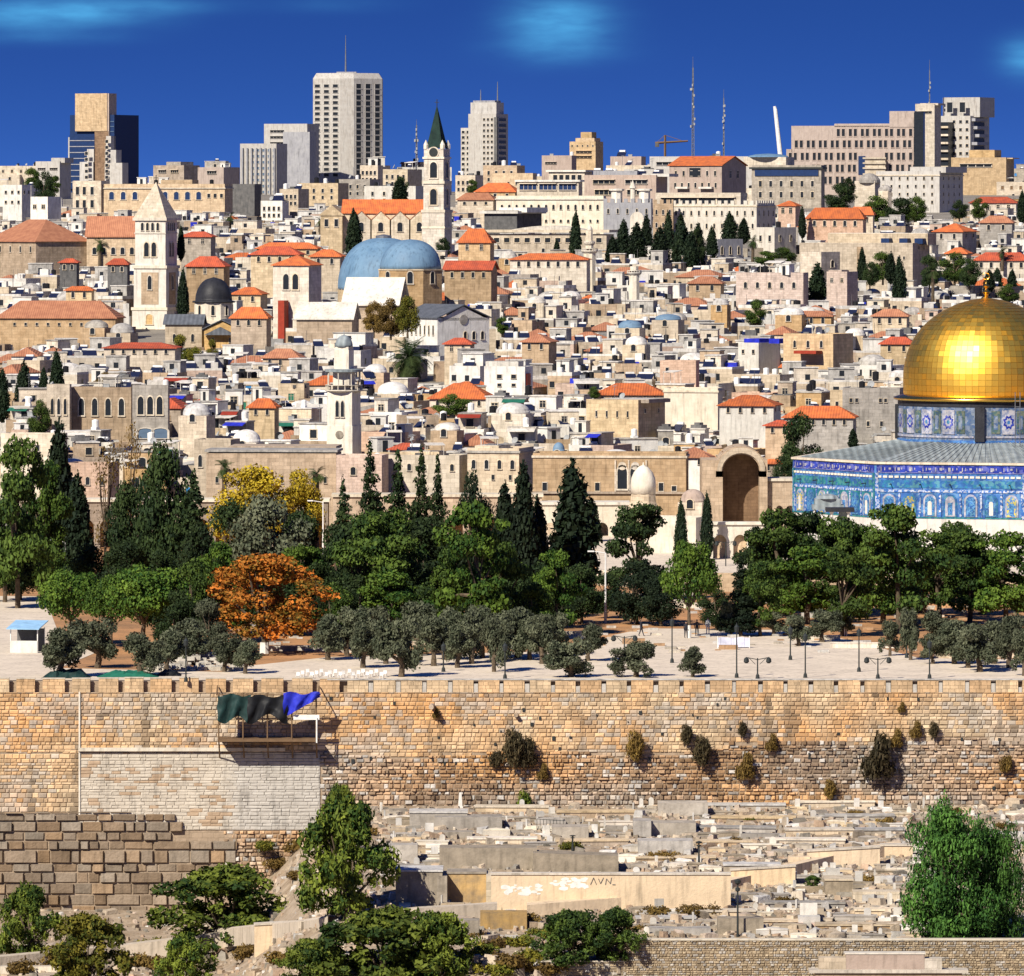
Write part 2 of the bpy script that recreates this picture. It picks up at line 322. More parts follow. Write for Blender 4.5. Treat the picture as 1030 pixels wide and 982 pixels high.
stone('paving', (.74, .63, .49), (.60, .51, .40), scale=.35, bump=.1, tint=0)
stone('path_stone', (.56, .48, .38), (.47, .40, .31), scale=.4, bump=.3, tint=0)
stone('wallstone', (.97, .97, .97), (.74, .73, .72), scale=1.3, bump=.7, tint=0, attr=True)
stone('wallstone_fine', (1.0, 1.0, 1.0), (.84, .83, .82), scale=.9, bump=.3, tint=0, attr=True)
# ground, one sheet to the horizon
xs = [-9000, -4000, -2000, -1000, -600, -350, -220, -150, -110, -80]+[-66+1.4*i for i in range(100)]+[80, 110, 150, 220, 350, 600, 1000, 2000, 4000, 9000]
ys = [-4000, -1500, -500, 0, 200, 300, 400, 460]+[500+2*i for i in range(75)]+[649.0, 650.4, 651.9, 655, 700, 760, 830, 905]+[950+50*i for i in range(42)]+[3300, 4000, 6000, 10000, 30000]
m = MB(); nx = len(xs)
for y in ys:
    for x in xs:
        z = TZ(x, y)
        if 480 < y < 649: z += .35*nz3(x*.12, y*.12)+.22*nz3(x*.5, y*.5, 5)
        m.v.append((x, y, z))
for j in range(len(ys)-1):
    for i in range(nx-1):
        m.f.append([j*nx+i, j*nx+i+1, (j+1)*nx+i+1, (j+1)*nx+i]); m.t.append(None)
        m.m.append(0 if ys[j+1] < 652 else (1 if ys[j+1] <= 905 else 2))
struct(m.build('ground', ['slope_soil', 'soil', 'city_soil']))
def sheet(name, pts, z, mat, thick=None):
    m = MB(); P = [(WX(px, YE2(py, z)), YE2(py, z)) for px, py in pts]
    m.v = [(x, y, z) for x, y in P]; m.f = [list(range(len(P)))]; m.m = [0]; m.t = [None]
    return struct(m.build(name, mat))
def YE2(py, z): return F*(CZ-z)/(py-HY)
sheet('pavement', [(215, 684.2), (1200, 684.2), (1200, 665), (925, 662), (850, 643), (800, 634), (650, 632), (612, 640), (590, 655), (520, 656), (330, 661), (230, 672)], .012, 'paving')
sheet('pavement', [(-150, 684.2), (330, 684.2), (310, 678), (60, 672), (100, 655), (60, 640), (45, 600), (-150, 598)], .022, 'paving')
sheet('path', [(440, 606), (700, 602), (700, 596), (440, 600)], .014, 'path_stone')
sheet('path', [(320, 650), (600, 642), (600, 637), (320, 645)], .016, 'path_stone')
# raised platform with its retaining wall
PZ = 1.8
m = MB(); m.slab([(WX(600, 812), 812), (WX(700, 800), 800), (WX(1250, 790), 790), (WX(1250, 790), 904), (WX(470, 903), 904), (WX(600, 860), 860)], 0.0, PZ)
struct(m.build('platform', 'paving'))
m = MB(); m.slab([(WX(702, 799.3), 799.2), (WX(1250, 789), 789.2), (WX(1250, 789.6), 789.9), (WX(702, 800), 799.9)], -.2, PZ+.35)
wl = m.build('retaining_wall', 'ochre'); THINGS.append([wl, 'low ochre retaining wall of the raised platform behind the pines', 860, 590, False]); wl['label'] = THINGS[-1][1]; wl['category'] = 'wall'
# bank of orange earth and rubble in front of it
m = MB()
rr = random.Random(5)
for i in range(900):
    px = rr.uniform(745, 1040); Y = rr.uniform(762, 789); x = WX(px, Y); s_ = rr.uniform(.2, .8)*(1+.6*(rr.random() < .1)); z = (Y-762)/27*1.3*max(0, .6+nz3(x*.2, 3))
    m.box(x-s_, x+s_, Y-s_*.6, Y+s_*.6, -.2, z+s_*rr.uniform(.1, .6), 0, tone=(lambda f, w_: [f*a for a in w_])(rr.uniform(.42, .68), (1, .56, .28) if rr.random() < .75 else (1, .9, .75)))
o = m.build('earth_bank', 'wallstone'); o['kind'] = 'stuff'; o['label'] = 'bank of orange earth and rubble below the platform'; o['category'] = 'rubble'
# ---------------------------------------------------------------- the city wall
WY = 650.0
wall = thing('city_wall', 'long high ochre stone city wall with a notched parapet, running across the whole view', 'wall', (0, 651.5, -11.6), auto=False)
def wl_(x, y, z): return (x-0, y-651.5, z+11.6)
def stonewall(name, x0, x1, z0f, z1f, y, rowh, wlo, whi, prot, colf, mat='wallstone', seed=1, skip=None, parent=None, org=(0, 0, 0), gap=.03):
    "masonry of separately set stones between two heights; each has its own tone and relief"
    rr = random.Random(seed); m = MB()
    zlo = min(z0f(x) for x in np.linspace(x0, x1, 40)); zhi = max(z1f(x) for x in np.linspace(x0, x1, 40))
    z = zlo
    while z < zhi-.02:
        h = rowh*rr.choice((rr.uniform(.7, 1.0), rr.uniform(.9, 1.2), rr.uniform(1.1, 1.5))); h = min(h, zhi-z); x = x0-rr.uniform(0, whi)
        while x < x1:
            wd = rr.uniform(wlo, whi)*(1.5 if rr.random() < .07 else 1); a = max(x, x0); b = min(x+wd, x1); x += wd; mid = (a+b)/2
            if b-a < .05: continue
            if z+h*.5 < z0f(mid) or z+h*.5 > z1f(mid): continue
            if skip and skip(mid, z+h/2, rr): continue
            p = prot*rr.random()**1.5+.02; c = colf(mid, z+h/2, rr); g = gap; bv = min(.07, (b-a)*.18, h*.2)
            j = lambda: rr.uniform(-.3, .3)*bv
            A = [(a+g+j(), z+g+j()), (b-g+j(), z+g+j()), (b-g+j(), z+h-g+j()), (a+g+j(), z+h-g+j())]
            B = [(a+g+bv, z+g+bv), (b-g-bv, z+g+bv), (b-g-bv, z+h-g-bv), (a+g+bv, z+h-g-bv)]
            v = [(q[0]-org[0], y-org[1], q[1]-org[2]) for q in A]+[(q[0]+j()-org[0], y-p-rr.uniform(0, .04)-org[1], q[1]+j()-org[2]) for q in B]
            m.add(v, [(4,5,6,7),(0,1,5,4),(1,2,6,5),(2,3,7,6),(3,0,4,7)], 0, c)
        z += h
    return m.build(name, mat, parent)
def mixc(a, b, t): t = min(1, max(0, t)); return [a[i]*(1-t)+b[i]*t for i in range(3)]
OCH = (.67, .385, .17); CRM = (.63, .49, .32); GRY = (.50, .455, .39); BRN = (.22, .135, .075); PNK = (.50, .38, .28)
def rub_edge(x):
    "height where the smoother masonry gives way to rougher rubble stones"
    return -6.6+1.3*nz3(x*.06, 9)+.6*nz3(x*.25, 2)+(.8 if x > 20 else 0)
def col_up(x, z, rr):
    k = .55+1.0*nz3(x*.09, z*.16, 1)+.6*nz3(x*.4, z*.25, 4)
    c = mixc(CRM, OCH, k)
    if nz3(x*.12, z*.22, 20) > .14+rr.gauss(0, .17): c = mixc(c, GRY, rr.uniform(.4, .8))
    if nz3(x*.35, z*.5, 31) > .3+rr.gauss(0, .12): c = mixc(c, BRN, .35)
    st = nz3(x*.9, z*.10, 55)+.5*nz3(x*2.2, z*.2, 66)
    if st > .30: c = mixc(c, (.20, .15, .10), min(.7, (st-.30)*2.4))
    f = rr.uniform(.76, 1.16)*(1+.25*nz3(x*.5, z*.5, 77)); return [q*f for q in c]
def col_lo(x, z, rr):
    c = mixc(PNK, GRY, rr.random()); c = mixc(c, OCH, .42+1.4*nz3(x*.07, z*.2, 12))
    if nz3(x*.09, z*.2, 40) > .12+rr.gauss(0, .12): c = mixc(c, BRN, .55)
    if rr.random() < .12: c = mixc(c, (.62, .60, .56), .8)
    f = rr.uniform(.5, 1.3); return [q*f for q in c]
ORG = (0, 651.5, -11.6)
XA, XB = WX(-160, WY), WX(1190, WY)
PXx = lambda px: WX(px, WY)
PZz = lambda py: WZ(py, WY)
zt = lambda x: -1.02
inpanel = lambda x, z: PXx(80) < x < PXx(322) and PZz(835) < z < PZz(756)
inash = lambda x, z: x < PXx(225) and z < PZz(824)+(.5 if x < PXx(130) else 0)
stonewall('upper_masonry', XA, XB, rub_edge, zt, WY, .34, .32, .85, .075, col_up, 'wallstone_fine', 3, parent=wall, org=ORG, skip=lambda x, z, r: inpanel(x, z) or inash(x, z), gap=.018)
stonewall('left_masonry', XA, PXx(80), lambda x: PZz(824), rub_edge, WY, .33, .35, .8, .05, col_up, 'wallstone_fine', 4, parent=wall, org=ORG, skip=lambda x, z, r: inash(x, z), gap=.018)
stonewall('rubble_masonry', PXx(80), XB, lambda x: -13.0 if x > PXx(420) else -20.5, rub_edge, WY, .33, .25, .75, .24, col_lo, 'wallstone', 5, parent=wall, org=ORG, skip=lambda x, z, r: inpanel(x, z) or inash(x, z), gap=.03)
def col_pan(x, z, rr):
    k = smooth((x-PXx(215))/3); c = mixc((.56, .50, .41), (.50, .47, .42), k)
    if k < .5 and nz3(x*.3, z*.5, 3) > .0 and rr.random() < .3: c = (.46, .34, .23)
    f = rr.uniform(.95, 1.04); return [q*f for q in c]
stonewall('repaired_panel', PXx(80), PXx(322), lambda x: PZz(835 if x > PXx(178) else 828), lambda x: PZz(757), WY-.05, .30, .5, 1.2, .012, col_pan, 'wallstone_fine', 6, parent=wall, org=ORG, gap=.006)
def col_ash(x, z, rr):
    c = mixc((.27, .19, .12), (.32, .27, .21), rr.random()); c = mixc(c, (.40, .26, .14), .5*(rr.random() < .2)); f = rr.uniform(.7, 1.2)
    if x > PXx(150) and z < PZz(880): f *= 1.35
    return [q*f for q in c]
stonewall('ashlar_base', XA, PXx(238), lambda x: -23, lambda x: PZz(822)+(0 if x > PXx(130) else .55) if x < PXx(180) else PZz(842), WY-.15, .92, .8, 2.3, .42, col_ash, 'wallstone', 8, parent=wall, org=ORG, gap=.06)
m = MB(); m.box(XA, XB, 650.02-651.5, 653-651.5, -26+11.6, -1.02+11.6, 0); m.box(XA, XB, 650.55-651.5, 653-651.5, -1.02+11.6, -.03+11.6, 0)
m.box(XA, PXx(238), 649.9-651.5, 650.02-651.5, -26+11.6, PZz(836)+11.6, 0)
m.build('core', 'tan', wall)
m = MB(); m.box(PXx(79), PXx(287), 649.6-651.5, 650.03-651.5, PZz(755.5)+11.6, PZz(752)+11.6); m.build('ledge', 'bright_stone', wall)
m = MB(); m.box(PXx(79.2), PXx(80.8), 649.8-651.5, 650.03-651.5, PZz(820)+11.6, PZz(696)+11.6); m.build('seam', 'bright_stone', wall)
px = -130; k = 0; rr = random.Random(21)
while px < 1170:
    left = px < 325; wpx = rr.uniform(18, 23) if left else rr.uniform(20.5, 22.5); gp = rr.uniform(6, 9) if left else rr.uniform(4, 5.5)
    a, b = PXx(px), PXx(px+wpx); top = (.28 if left else .12)+rr.uniform(-.06, .06)
    m = MB(); f0 = rr.uniform(.85, 1.1); c0 = [q*f0 for q in mixc(CRM, OCH, rr.random()*.6)]
    zz = -1.02
    while zz < top-.03:
        h = min(.33, top-zz); xx = a
        while xx < b-.01:
            ww = min(rr.uniform(.4, .8), b-xx); f1 = rr.uniform(.8, 1.15); c = [q*f1 for q in c0]
            m.box(xx+.012, xx+ww-.012, -1.5-rr.uniform(0, .04), -.95, zz+11.6+.012, zz+h+11.6-.008, 0, c); xx += ww
        zz += h
    if left: m.box(a-.02, b+.02, -1.56, -.93, top+11.6, top+11.6+.09, 0, (.6, .53, .42))
    m.build('merlon', 'wallstone_fine', wall)
    if not left:
        m = MB(); m.box(b+.03, PXx(px+wpx+gp)-.03, -1.45, -.95, -1.02+11.6, -.25+11.6+rr.uniform(-.3, .25), 0, (.5, .47, .42)); m.build('filled_crenel', 'wallstone_fine', wall)
    px += wpx+gp; k += 1
m = MB()
for i in range(60):
    x = PXx(rr.uniform(330, 1170)); z = PZz(rr.uniform(700, 800)); s_ = rr.uniform(.05, .15); m.box(x-s_, x+s_, -1.64, -1.5, z+11.6-s_, z+11.6+s_*rr.uniform(1, 2))
m.build('socket_holes', 'dark_metal', wall)
m = MB(); m.box(PXx(329), XB, -1.56, -.90, .14+11.6, .22+11.6); m.build('coping', 'cement', wall)
# column stump sticking out and iron rod
def wall_item(name, base, cat, px, py, f, mats):
    m = MB(); f(m); o = m.mesh(name, mats); return thing(name, base, cat, (PXx(px), WY-.04, PZz(py)), 0, None, o)
wall_item('column_stump', 'short pale column drum sticking out of the wall face and casting a slanting shadow', 'column', 435, 710, lambda m: m.tube((0, .3, 0), (-.1, -1.7, .0), .26, .24, 10), 'tan')
wall_item('column_stump', 'small broken column end poking from the wall beside the big dark caper bush', 'column', 519, 719, lambda m: m.tube((0, .3, 0), (0, -.6, 0), .22, .2, 10), 'tan')
# lower retaining wall of the cemetery
lw = thing('cemetery_wall', 'rubble stone retaining wall with a flat pale coping along the bottom right', 'wall', (WX(830, 566), 566, -20), auto=False)
lo = (WX(830, 566), 566, -20)
def col_cem(x, z, rr):
    c = mixc((.52, .42, .28), (.40, .31, .2), rr.random()); c = mixc(c, (.50, .47, .42), .8*(rr.random() < .25)); f = rr.uniform(.72, 1.15); return [q*f for q in c]
x0, x1 = WX(630, 566), WX(1180, 566)
stonewall('rubble_face', x0, x1, lambda x: -21.5, lambda x: WZ(946, 566), 566, .19, .16, .42, .09, col_cem, 'wallstone', 14, parent=lw, org=lo, gap=.015)
m = MB(); m.box(x0-lo[0], x1-lo[0], .02, .9, -2, WZ(946, 566)+20); m.build('core', 'tan', lw)
m = MB(); m.box(x0-lo[0]-.1, x1-lo[0], -.12, .95, WZ(946, 566)+20, WZ(945, 566)+20+.02); m.build('coping', 'bright_stone', lw)
x2 = WX(543, 566)
stonewall('step_face', x2, x0, lambda x: -21.5, lambda x: WZ(968, 566), 566.1, .26, .4, .7, .05, col_cem, 'wallstone', 15, parent=lw, org=lo, gap=.015)
m = MB(); m.box(x2-lo[0], x0-lo[0], .12, .9, -2, WZ(968, 566)+20); m.box(x2-lo[0], x0-lo[0], .0, .95, WZ(968, 566)+20, WZ(967, 566)+20+.03); m.build('step_coping', 'pale', lw)
# ---------------------------------------------------------------- buildings placed on the hill
KEEP = []    # (px0, px1, py0, py1, Y): nothing random may stand in front of this patch
FOOT = []    # footprints (x, y, radius)
class Bld:
    def __init__(s, name, label, cat, px0, pxc, px1, pt, pb, Y, wall='cream', roof='flat', a=20, depth=10, rh=10, roofm=None, keep=True, base=None, auto=False, group=None, below=3, kb=None):
        s.Y = Y; s.k = Y/F; s.Z0 = TZ(WX(pxc, Y), Y) if base is None else base
        s.a = R(a) if px1 > pxc else 0.0
        s.w = (pxc-px0)*s.k/math.cos(s.a); s.d = (px1-pxc)*s.k/math.sin(s.a) if px1 > pxc else depth
        s.H = WZ(pt, Y)-s.Z0; s.root = thing(name, label, cat, (WX(pxc, Y), Y, s.Z0), -s.a, group, auto=auto, at=((px0+px1)/2, (pt+min(pb, PY(s.Z0, Y)))/2))
        s.pt = pt; m = MB(); m.box(-s.w, 0, 0, s.d, -below, s.H)
        if roof == 'flat' :
            for (a0, b0, c0, d0) in ((-s.w, 0, 0, .3), (-s.w, 0, s.d-.3, s.d), (-s.w, -s.w+.3, .3, s.d-.3), (-.3, 0, .3, s.d-.3)): m.box(a0, b0, c0, d0, s.H, s.H+.5)
        if roof == 'crenel':
            n = max(3, int(s.w/1.6))
            for i in range(n): m.box(-s.w+i*s.w/n, -s.w+(i+.55)*s.w/n, 0, .4, s.H, s.H+1.0)
            n = max(2, int(s.d/1.6))
            for i in range(n): m.box(-.4, 0, .5+i*(s.d-.5)/n, .5+(i+.55)*(s.d-.5)/n, s.H, s.H+1.0)
        if roof in ('gable', 'gablef'):
            h = rh*s.k
            if roof == 'gablef': m.prism([(-s.w, s.H), (0, s.H), (-s.w/2, s.H+h)], 0, s.d)
            else:
                v = [(-s.w, 0, s.H), (-s.w, s.d, s.H), (-s.w, s.d/2, s.H+h), (0, 0, s.H), (0, s.d, s.H), (0, s.d/2, s.H+h)]; m.add(v, [(0, 2, 1), (3, 4, 5)])
        m.build('wall', wall, s.root); s.wallm = wall
        r = MB(); h = rh*s.k
        if roof in ('flat', 'crenel'): r.box(-s.w+.3, -.3, .3, s.d-.3, s.H, s.H+.06); r.build('roof', roofm or 'cement', s.root)
        elif roof == 'hip': r.hip(-s.w, 0, 0, s.d, s.H, h); r.build('roof', roofm or 'tile_orange', s.root)
        elif roof == 'gable': r.gable(-s.w, 0, 0, s.d, s.H+.12, h); r.build('roof', roofm or 'tile_orange', s.root)
        elif roof == 'gablef': r.gable(-s.w, 0, 0, s.d, s.H+.12, h, True); r.build('roof', roofm or 'tile_orange', s.root)
        FOOT.append((WX(pxc, Y)-s.w/2*math.cos(s.a)+s.d/2*math.sin(s.a), Y+s.d/2*math.cos(s.a)+s.w/2*math.sin(s.a), max(s.w, s.d)/2))
        if keep: KEEP.append((px0, px1, pt-(rh if roof in ('hip', 'gable', 'gablef') else 0), kb or pb, Y))
    def z(s, py): return WZ(py, s.Y)-s.Z0
    def x(s, px): return (px-PX(s.root.location.x, s.Y))*s.k/math.cos(s.a)
    def win(s, kind, n, py0, py1, wpx, f0=0, f1=1, face='F', **k):
        "a row of n windows between two pixel rows"
        z0 = s.z(py1); wh = (py1-py0)*s.k; ww = wpx*s.k
        if face == 'F': winrow(s.root, kind, -s.w*(1-f0), -s.w*(1-f1), z0, n, ww, wh, 'F', 0.0, **k)
        elif face == 'R': winrow(s.root, kind, s.d*f0, s.d*f1, z0, n, ww, wh, 'R', 0.0, **k)
    def part(s, name, mat, f, **k): m = MB(); f(m); return m.build(name, mat, s.root, **k)
    def ledge(s, py, h=.35, out=.3, mat='pale', name='cornice'):
        z = s.z(py); return s.part(name, mat, lambda m: m.box(-s.w-out, out, -out, s.d+out, z, z+h))
    def volume(s, px0, px1, pt, mat='cream', name='upper_block', y0=.8, y1=None, roofm='cement', zb=None):
        y1 = y1 or s.d-.8; o = s.part(name, mat, lambda m: m.box(s.x(px0), s.x(px1), y0, y1, s.H+.05 if zb is None else zb, s.z(pt)))
        m = MB(); m.box(s.x(px0)+.2, s.x(px1)-.2, y0+.2, y1-.2, s.z(pt), s.z(pt)+.05); m.build('flat_roof', roofm, o)
        return o
    def clutter(s, n=5, seed=1, big=1.0):
        rr = random.Random(seed)
        for i in range(n):
            x = rr.uniform(-s.w*.92, -s.w*.08); y = rr.uniform(s.d*.15, s.d*.8); h = s.H+.05; clut(s.root, x, y, h, rr, big)
TK = {}
def clut_mesh(k):
    if k in TK: return TK[k]
    m = MB(); mats = ['white_paint']
    if k == 0: m.lathe([(.5, .35), (.5, 1.35), (.12, 1.5)], 10); m.box(-.45, .45, -.45, .45, 0, .35); nm_ = 'water_tank'
    if k == 1: m.lathe([(.52, .3), (.52, 1.4), (.15, 1.55)], 10); m.box(-.45, .45, -.45, .45, 0, .3); mats = ['black_plastic']; nm_ = 'water_tank'
    if k == 2:
        m.add([(-.9, -.5, .3), (.9, -.5, .3), (.9, .7, 1.25), (-.9, .7, 1.25), (-.9, -.45, .2), (.9, -.45, .2), (.9, .75, 1.15), (-.9, .75, 1.15)], [(0,1,2,3),(4,7,6,5),(0,4,5,1),(1,5,6,2),(2,6,7,3),(3,7,4,0)], 1); m.tube((-.6, .95, 1.35), (.6, .95, 1.35), .28, .28, 9, 0)
        m.tube((-.7, .6, 0), (-.7, .6, 1.2), .04); m.tube((.7, .6, 0), (.7, .6, 1.2), .04); mats = ['white_paint', 'solar']; nm_ = 'solar_heater'
    if k == 3:
        q = Vector((-.5, -.75, .45)).normalized().to_track_quat('Z', 'Y'); b = MB().lathe([(.02, -.12), (.3, -.06), (.5, .05), (.48, .07), (.28, -.03), (.02, -.09)], 12)
        m.add([tuple(q @ Vector(v)+Vector((0, 0, .9))) for v in b.v], b.f); m.tube((0, 0, 0), (0, .05, .85), .05); mats = ['grey_paint']; nm_ = 'satellite_dish'
    if k == 4: m.tube((0, 0, 0), (0, 0, 2.8), .035); m.tube((-.5, 0, 2.4), (.5, 0, 2.7), .03); m.tube((-.35, 0, 2.0), (.35, 0, 2.2), .03); m.tube((-.4, 0, 2.65), (.3, 0, 2.75), .03); mats = ['steel']; nm_ = 'antenna'
    if k == 5: m.box(-1.2, 1.2, -1, 1, 0, 2.1); m.box(-1.35, 1.35, -1.15, 1.15, 2.1, 2.25); m.box(-.4, .35, -1.03, -1, 0, 1.8, 1); mats = ['white', 'glass']; nm_ = 'stair_hut'
    if k == 6:
        for a in (-1.3, 1.3):
            for b in (-.9, .9): m.tube((a, b, 0), (a, b, 2.1), .05)
        m.add([(-1.5, -1.1, 2.0), (1.5, -1.1, 2.0), (1.5, 1.1, 2.3), (-1.5, 1.1, 2.3), (-1.5, -1.1, 2.08), (1.5, -1.1, 2.08), (1.5, 1.1, 2.38), (-1.5, 1.1, 2.38)], [(3,2,1,0),(4,5,6,7),(0,1,5,4),(1,2,6,5),(2,3,7,6),(3,0,4,7)]); mats = ['sheet_white']; nm_ = 'canopy'
    if k == 7: m.box(-1.1, 1.1, -.7, .7, 0, .5); m.box(-.6, .5, -.4, .5, .5, .85); mats = ['darkcem']; nm_ = 'roof_junk'
    if k == 8: m.box(-.45, .45, -.3, .3, .1, .8); m.lathe([(.22, 0), (.22, .02)], 8, 0, 0); m.box(-.5, .5, -.34, -.3, .75, .85); mats = ['grey_paint']; nm_ = 'air_conditioner'
    TK[k] = (nm_, m.mesh(nm_, mats)); return TK[k]
def clut(root, x, y, z, rr, big=1.0):
    k = rr.choice((0, 0, 1, 1, 2, 2, 3, 3, 4, 5, 6, 7, 7, 8)); n_, me = clut_mesh(k); s_ = big*rr.uniform(.8, 1.15)
    link(n_, me, root, (x, y, z), rr.uniform(-.5, .5), (s_, s_, s_))
# ---- skyline
b = Bld('glass_tower', 'dark blue glass tower with a blank tan slab at the top left skyline', 'tower', 69, 137-22, 137, 117, 195, 2500, 'glass_blue', a=25)
s = b
b.part('stone_slab', 'ochre', lambda m: m.box(b.x(76), b.x(109), -1.2, 5, b.z(132), b.z(94)))
b.part('stone_core', 'brown', lambda m: m.box(b.x(96), b.x(110), -1.0, 4.5, b.z(190), b.z(132)))
b.part('rear_slab', 'rosy', lambda m: m.box(b.x(108), b.x(110.5), -.8, 5, b.z(190), b.z(94)))
b.part('stone_edge', 'far_white', lambda m: m.box(b.x(68), b.x(70), -.6, 3, b.z(190), b.z(138)))
b.part('front_block', 'glass_blue', lambda m: m.box(b.x(70), b.x(96), -1.1, 0, b.z(190), b.z(136)))
for py in range(122, 190, 5): b.part('floor_band', 'glass_pale', lambda m: m.box(b.x(111), -.1, -.18, -.01, b.z(py+.7), b.z(py)))
for i, (a0, a1, t) in enumerate(((89, 96, 150), (82, 96, 163), (110, 115, 137), (110, 121, 151), (110, 128, 164))):
    b.part('stepped_block', 'far_white', lambda m: m.box(b.x(a0), b.x(a1), -1.6-.5*i, 1, b.z(190), b.z(t)))
for py in range(141, 186, 6):
    b.part('floor_band', 'far_grey', lambda m: m.box(b.x(70), b.x(96), -1.25, -1.1, b.z(py+.8), b.z(py)))
    for q in (92, 113) if py > 150 else (113,): window(b.root, 'rect', b.x(q), -4.2 if q < 100 else -4.2, b.z(py+3), 1.2, 1.1)
b = Bld('apartment_block', 'pale block of flats with vertical ribs, lowest of the skyline hotels', 'hotel', 241, 278, 288, 146, 215, 2350, 'far_white', a=20)
b.win('shut', 0, 0, 1, 1)
for i in range(8): b.part('vertical_rib', 'far_grey', lambda m: m.box(-b.w*(i+.2)/8-.5, -b.w*(i+.2)/8, -.7, 0, 0, b.H-1))
for r in range(10): b.win('rect', 7, 150+r*6, 152.5+r*6, 2, pane='glass_pale', frame='far_white')
b = Bld('hotel', 'pale slab hotel just left of the tallest tower', 'hotel', 265, 309, 320, 126, 205, 2420, 'far_white', a=20)
b.part('front_slab', 'far_grey', lambda m: m.box(b.x(291), b.x(318), -6, -.3, 0, b.z(133)))
for r in range(9): b.win('band', 1, 131+r*6, 133+r*6, 15, .1, .5, frame='far_white')
b.win('rect', 9, 198, 200, 2)
# tallest tower with chamfered corners
Yt = 2450; k = Yt/F; X0 = WX(315, Yt); r = thing('hotel_tower', 'tallest white hotel tower with dark window grid and chamfered corners', 'tower', (WX(349, Yt), Yt, TZ(0, Yt)), auto=False, at=(349, 130)); KEEP.append((315, 384, 70, 180, Yt))
z0 = TZ(0, Yt); zz = lambda py: WZ(py, Yt)-z0; xx = lambda px: WX(px, Yt)-r.location.x
P = [(xx(314.5), 4), (xx(342), 0), (xx(356), 0), (xx(384), 7), (xx(384), 22), (xx(372), 26), (xx(330), 26), (xx(314.5), 18)]
m = MB(); m.slab(P, -3, zz(79)); Pt = [(x*.93, y*.93+1) for x, y in P]
n_ = len(P); m.add([(x, y, zz(79)) for x, y in P]+[(x*.9, y*.9+1.2, zz(73.5)) for x, y in P], [tuple(range(n_, 2*n_))]+[(i, (i+1) % n_, n_+(i+1) % n_, n_+i) for i in range(n_)]); m.build('wall', 'far_white', r)
MB().box(xx(338), xx(358), 6, 14, zz(73.5), zz(72)).build('roof_block', 'far_grey', r); MB().tube((xx(347), 10, zz(72)), (xx(347), 10, zz(35)), .35, .08).build('mast', 'steel', r)
def facet(p0, p1, n, rows, py0, pitch, ww, wh, pane):
    d = Vector((p1[0]-p0[0], p1[1]-p0[1], 0)); ang = math.atan2(d.y, d.x)
    for c in range(n):
        for q in range(rows):
            t = (c+.5)/n; link('window', win_mesh('rect', 'far_white', pane), r, (p0[0]+d.x*t, p0[1]+d.y*t, zz(py0+q*pitch)), ang, (ww, 1.0, wh))
facet(P[0], P[1], 3, 17, 88, 5.6, 1.9, 1.05, 'glass')
for c in range(3):
    t = (c+.55)/3; x_ = P[2][0]+(P[3][0]-P[2][0])*t; y_ = P[2][1]+(P[3][1]-P[2][1])*t
facet(P[2], P[3], 3, 16, 89, 5.8, 2.1, 1.6, 'glass')
b = Bld('hotel', 'white stepped hotel tower right of the green spired clock tower', 'tower', 471, 499, 511, 116, 185, 2450, 'far_white', a=22)
b.part('tall_core', 'far_white', lambda m: m.box(b.x(470), b.x(496), 3, 10, 0, b.z(103))); b.part('left_wing', 'far_white', lambda m: m.box(b.x(459), b.x(472), 4, 12, 0, b.z(128.5)))
b.part('dark_recess', 'darkcem', lambda m: m.box(b.x(497), b.x(500), -.1, 1, 0, b.z(118)))
for rr_ in range(11): b.win('rect', 3, 119+rr_*5.6, 121.5+rr_*5.6, 2.2, .5, .92); b.win('band', 1, 119+rr_*5.6, 122.5+rr_*5.6, 9, .0, 1, face='R', frame='far_white') if False else None
for rr_ in range(11): window(b.root, 'rect', .0, b.d*.5, b.z(122+rr_*5.6), b.d*.6, 1.1, 'R', frame='far_white')
for rr_ in range(9):
    for q in (461.5, 466.5): window(b.root, 'rect', b.x(q), 4, b.z(134+rr_*5.4), 1.1, .9)
for q, h in ((494, 82), (477, 90)): b.part('mast', 'steel', lambda m: m.tube((b.x(q), 6, b.z(103)), (b.x(q), 6, b.z(h)), .3, .1))
b.part('roof_rail', 'far_grey', lambda m: m.box(b.x(472), b.x(494), 3.5, 9, b.z(103), b.z(101)))
def lattice(px, pt, pb, Y, label, wpx=2.0, seed=1, guy=False):
    z0 = TZ(WX(px, Y), Y); r = thing('radio_mast', label, 'mast', (WX(px, Y), Y, z0), 0, None, auto=False, at=(px, (pt+pb)/2)); H = WZ(pt, Y)-z0; w_ = wpx*Y/F; rr = random.Random(seed)
    m = MB(); n = 26
    for i in range(n):
        za, zb = H*i/n*.92, H*(i+1)/n*.92; wa, wb = w_*(1-i/n*.75), w_*(1-(i+1)/n*.75)
        for (p, q) in ((-1, -1), (1, -1), (0, 1)): m.tube((p*wa/2, q*wa/2, za), (p*wb/2, q*wb/2, zb), .11, .11, 4)
        m.tube((-wa/2, -wa/2, za), (wb/2, -wb/2, zb), .08, .08, 4); m.tube((wa/2, -wa/2, za), (-wb/2, -wb/2, zb), .08, .08, 4)
    m.tube((0, 0, H*.9), (0, 0, H), .12, .05, 5); m.build('lattice', 'steel', r)
    for i in range(9):
        zq = H*rr.uniform(.45, .85); m = MB(); m.lathe([(.28, zq), (.28, zq+.8)], 8, rr.uniform(-.6, .6)*w_, -.5); m.build('antenna_drum', 'grey_paint', r)
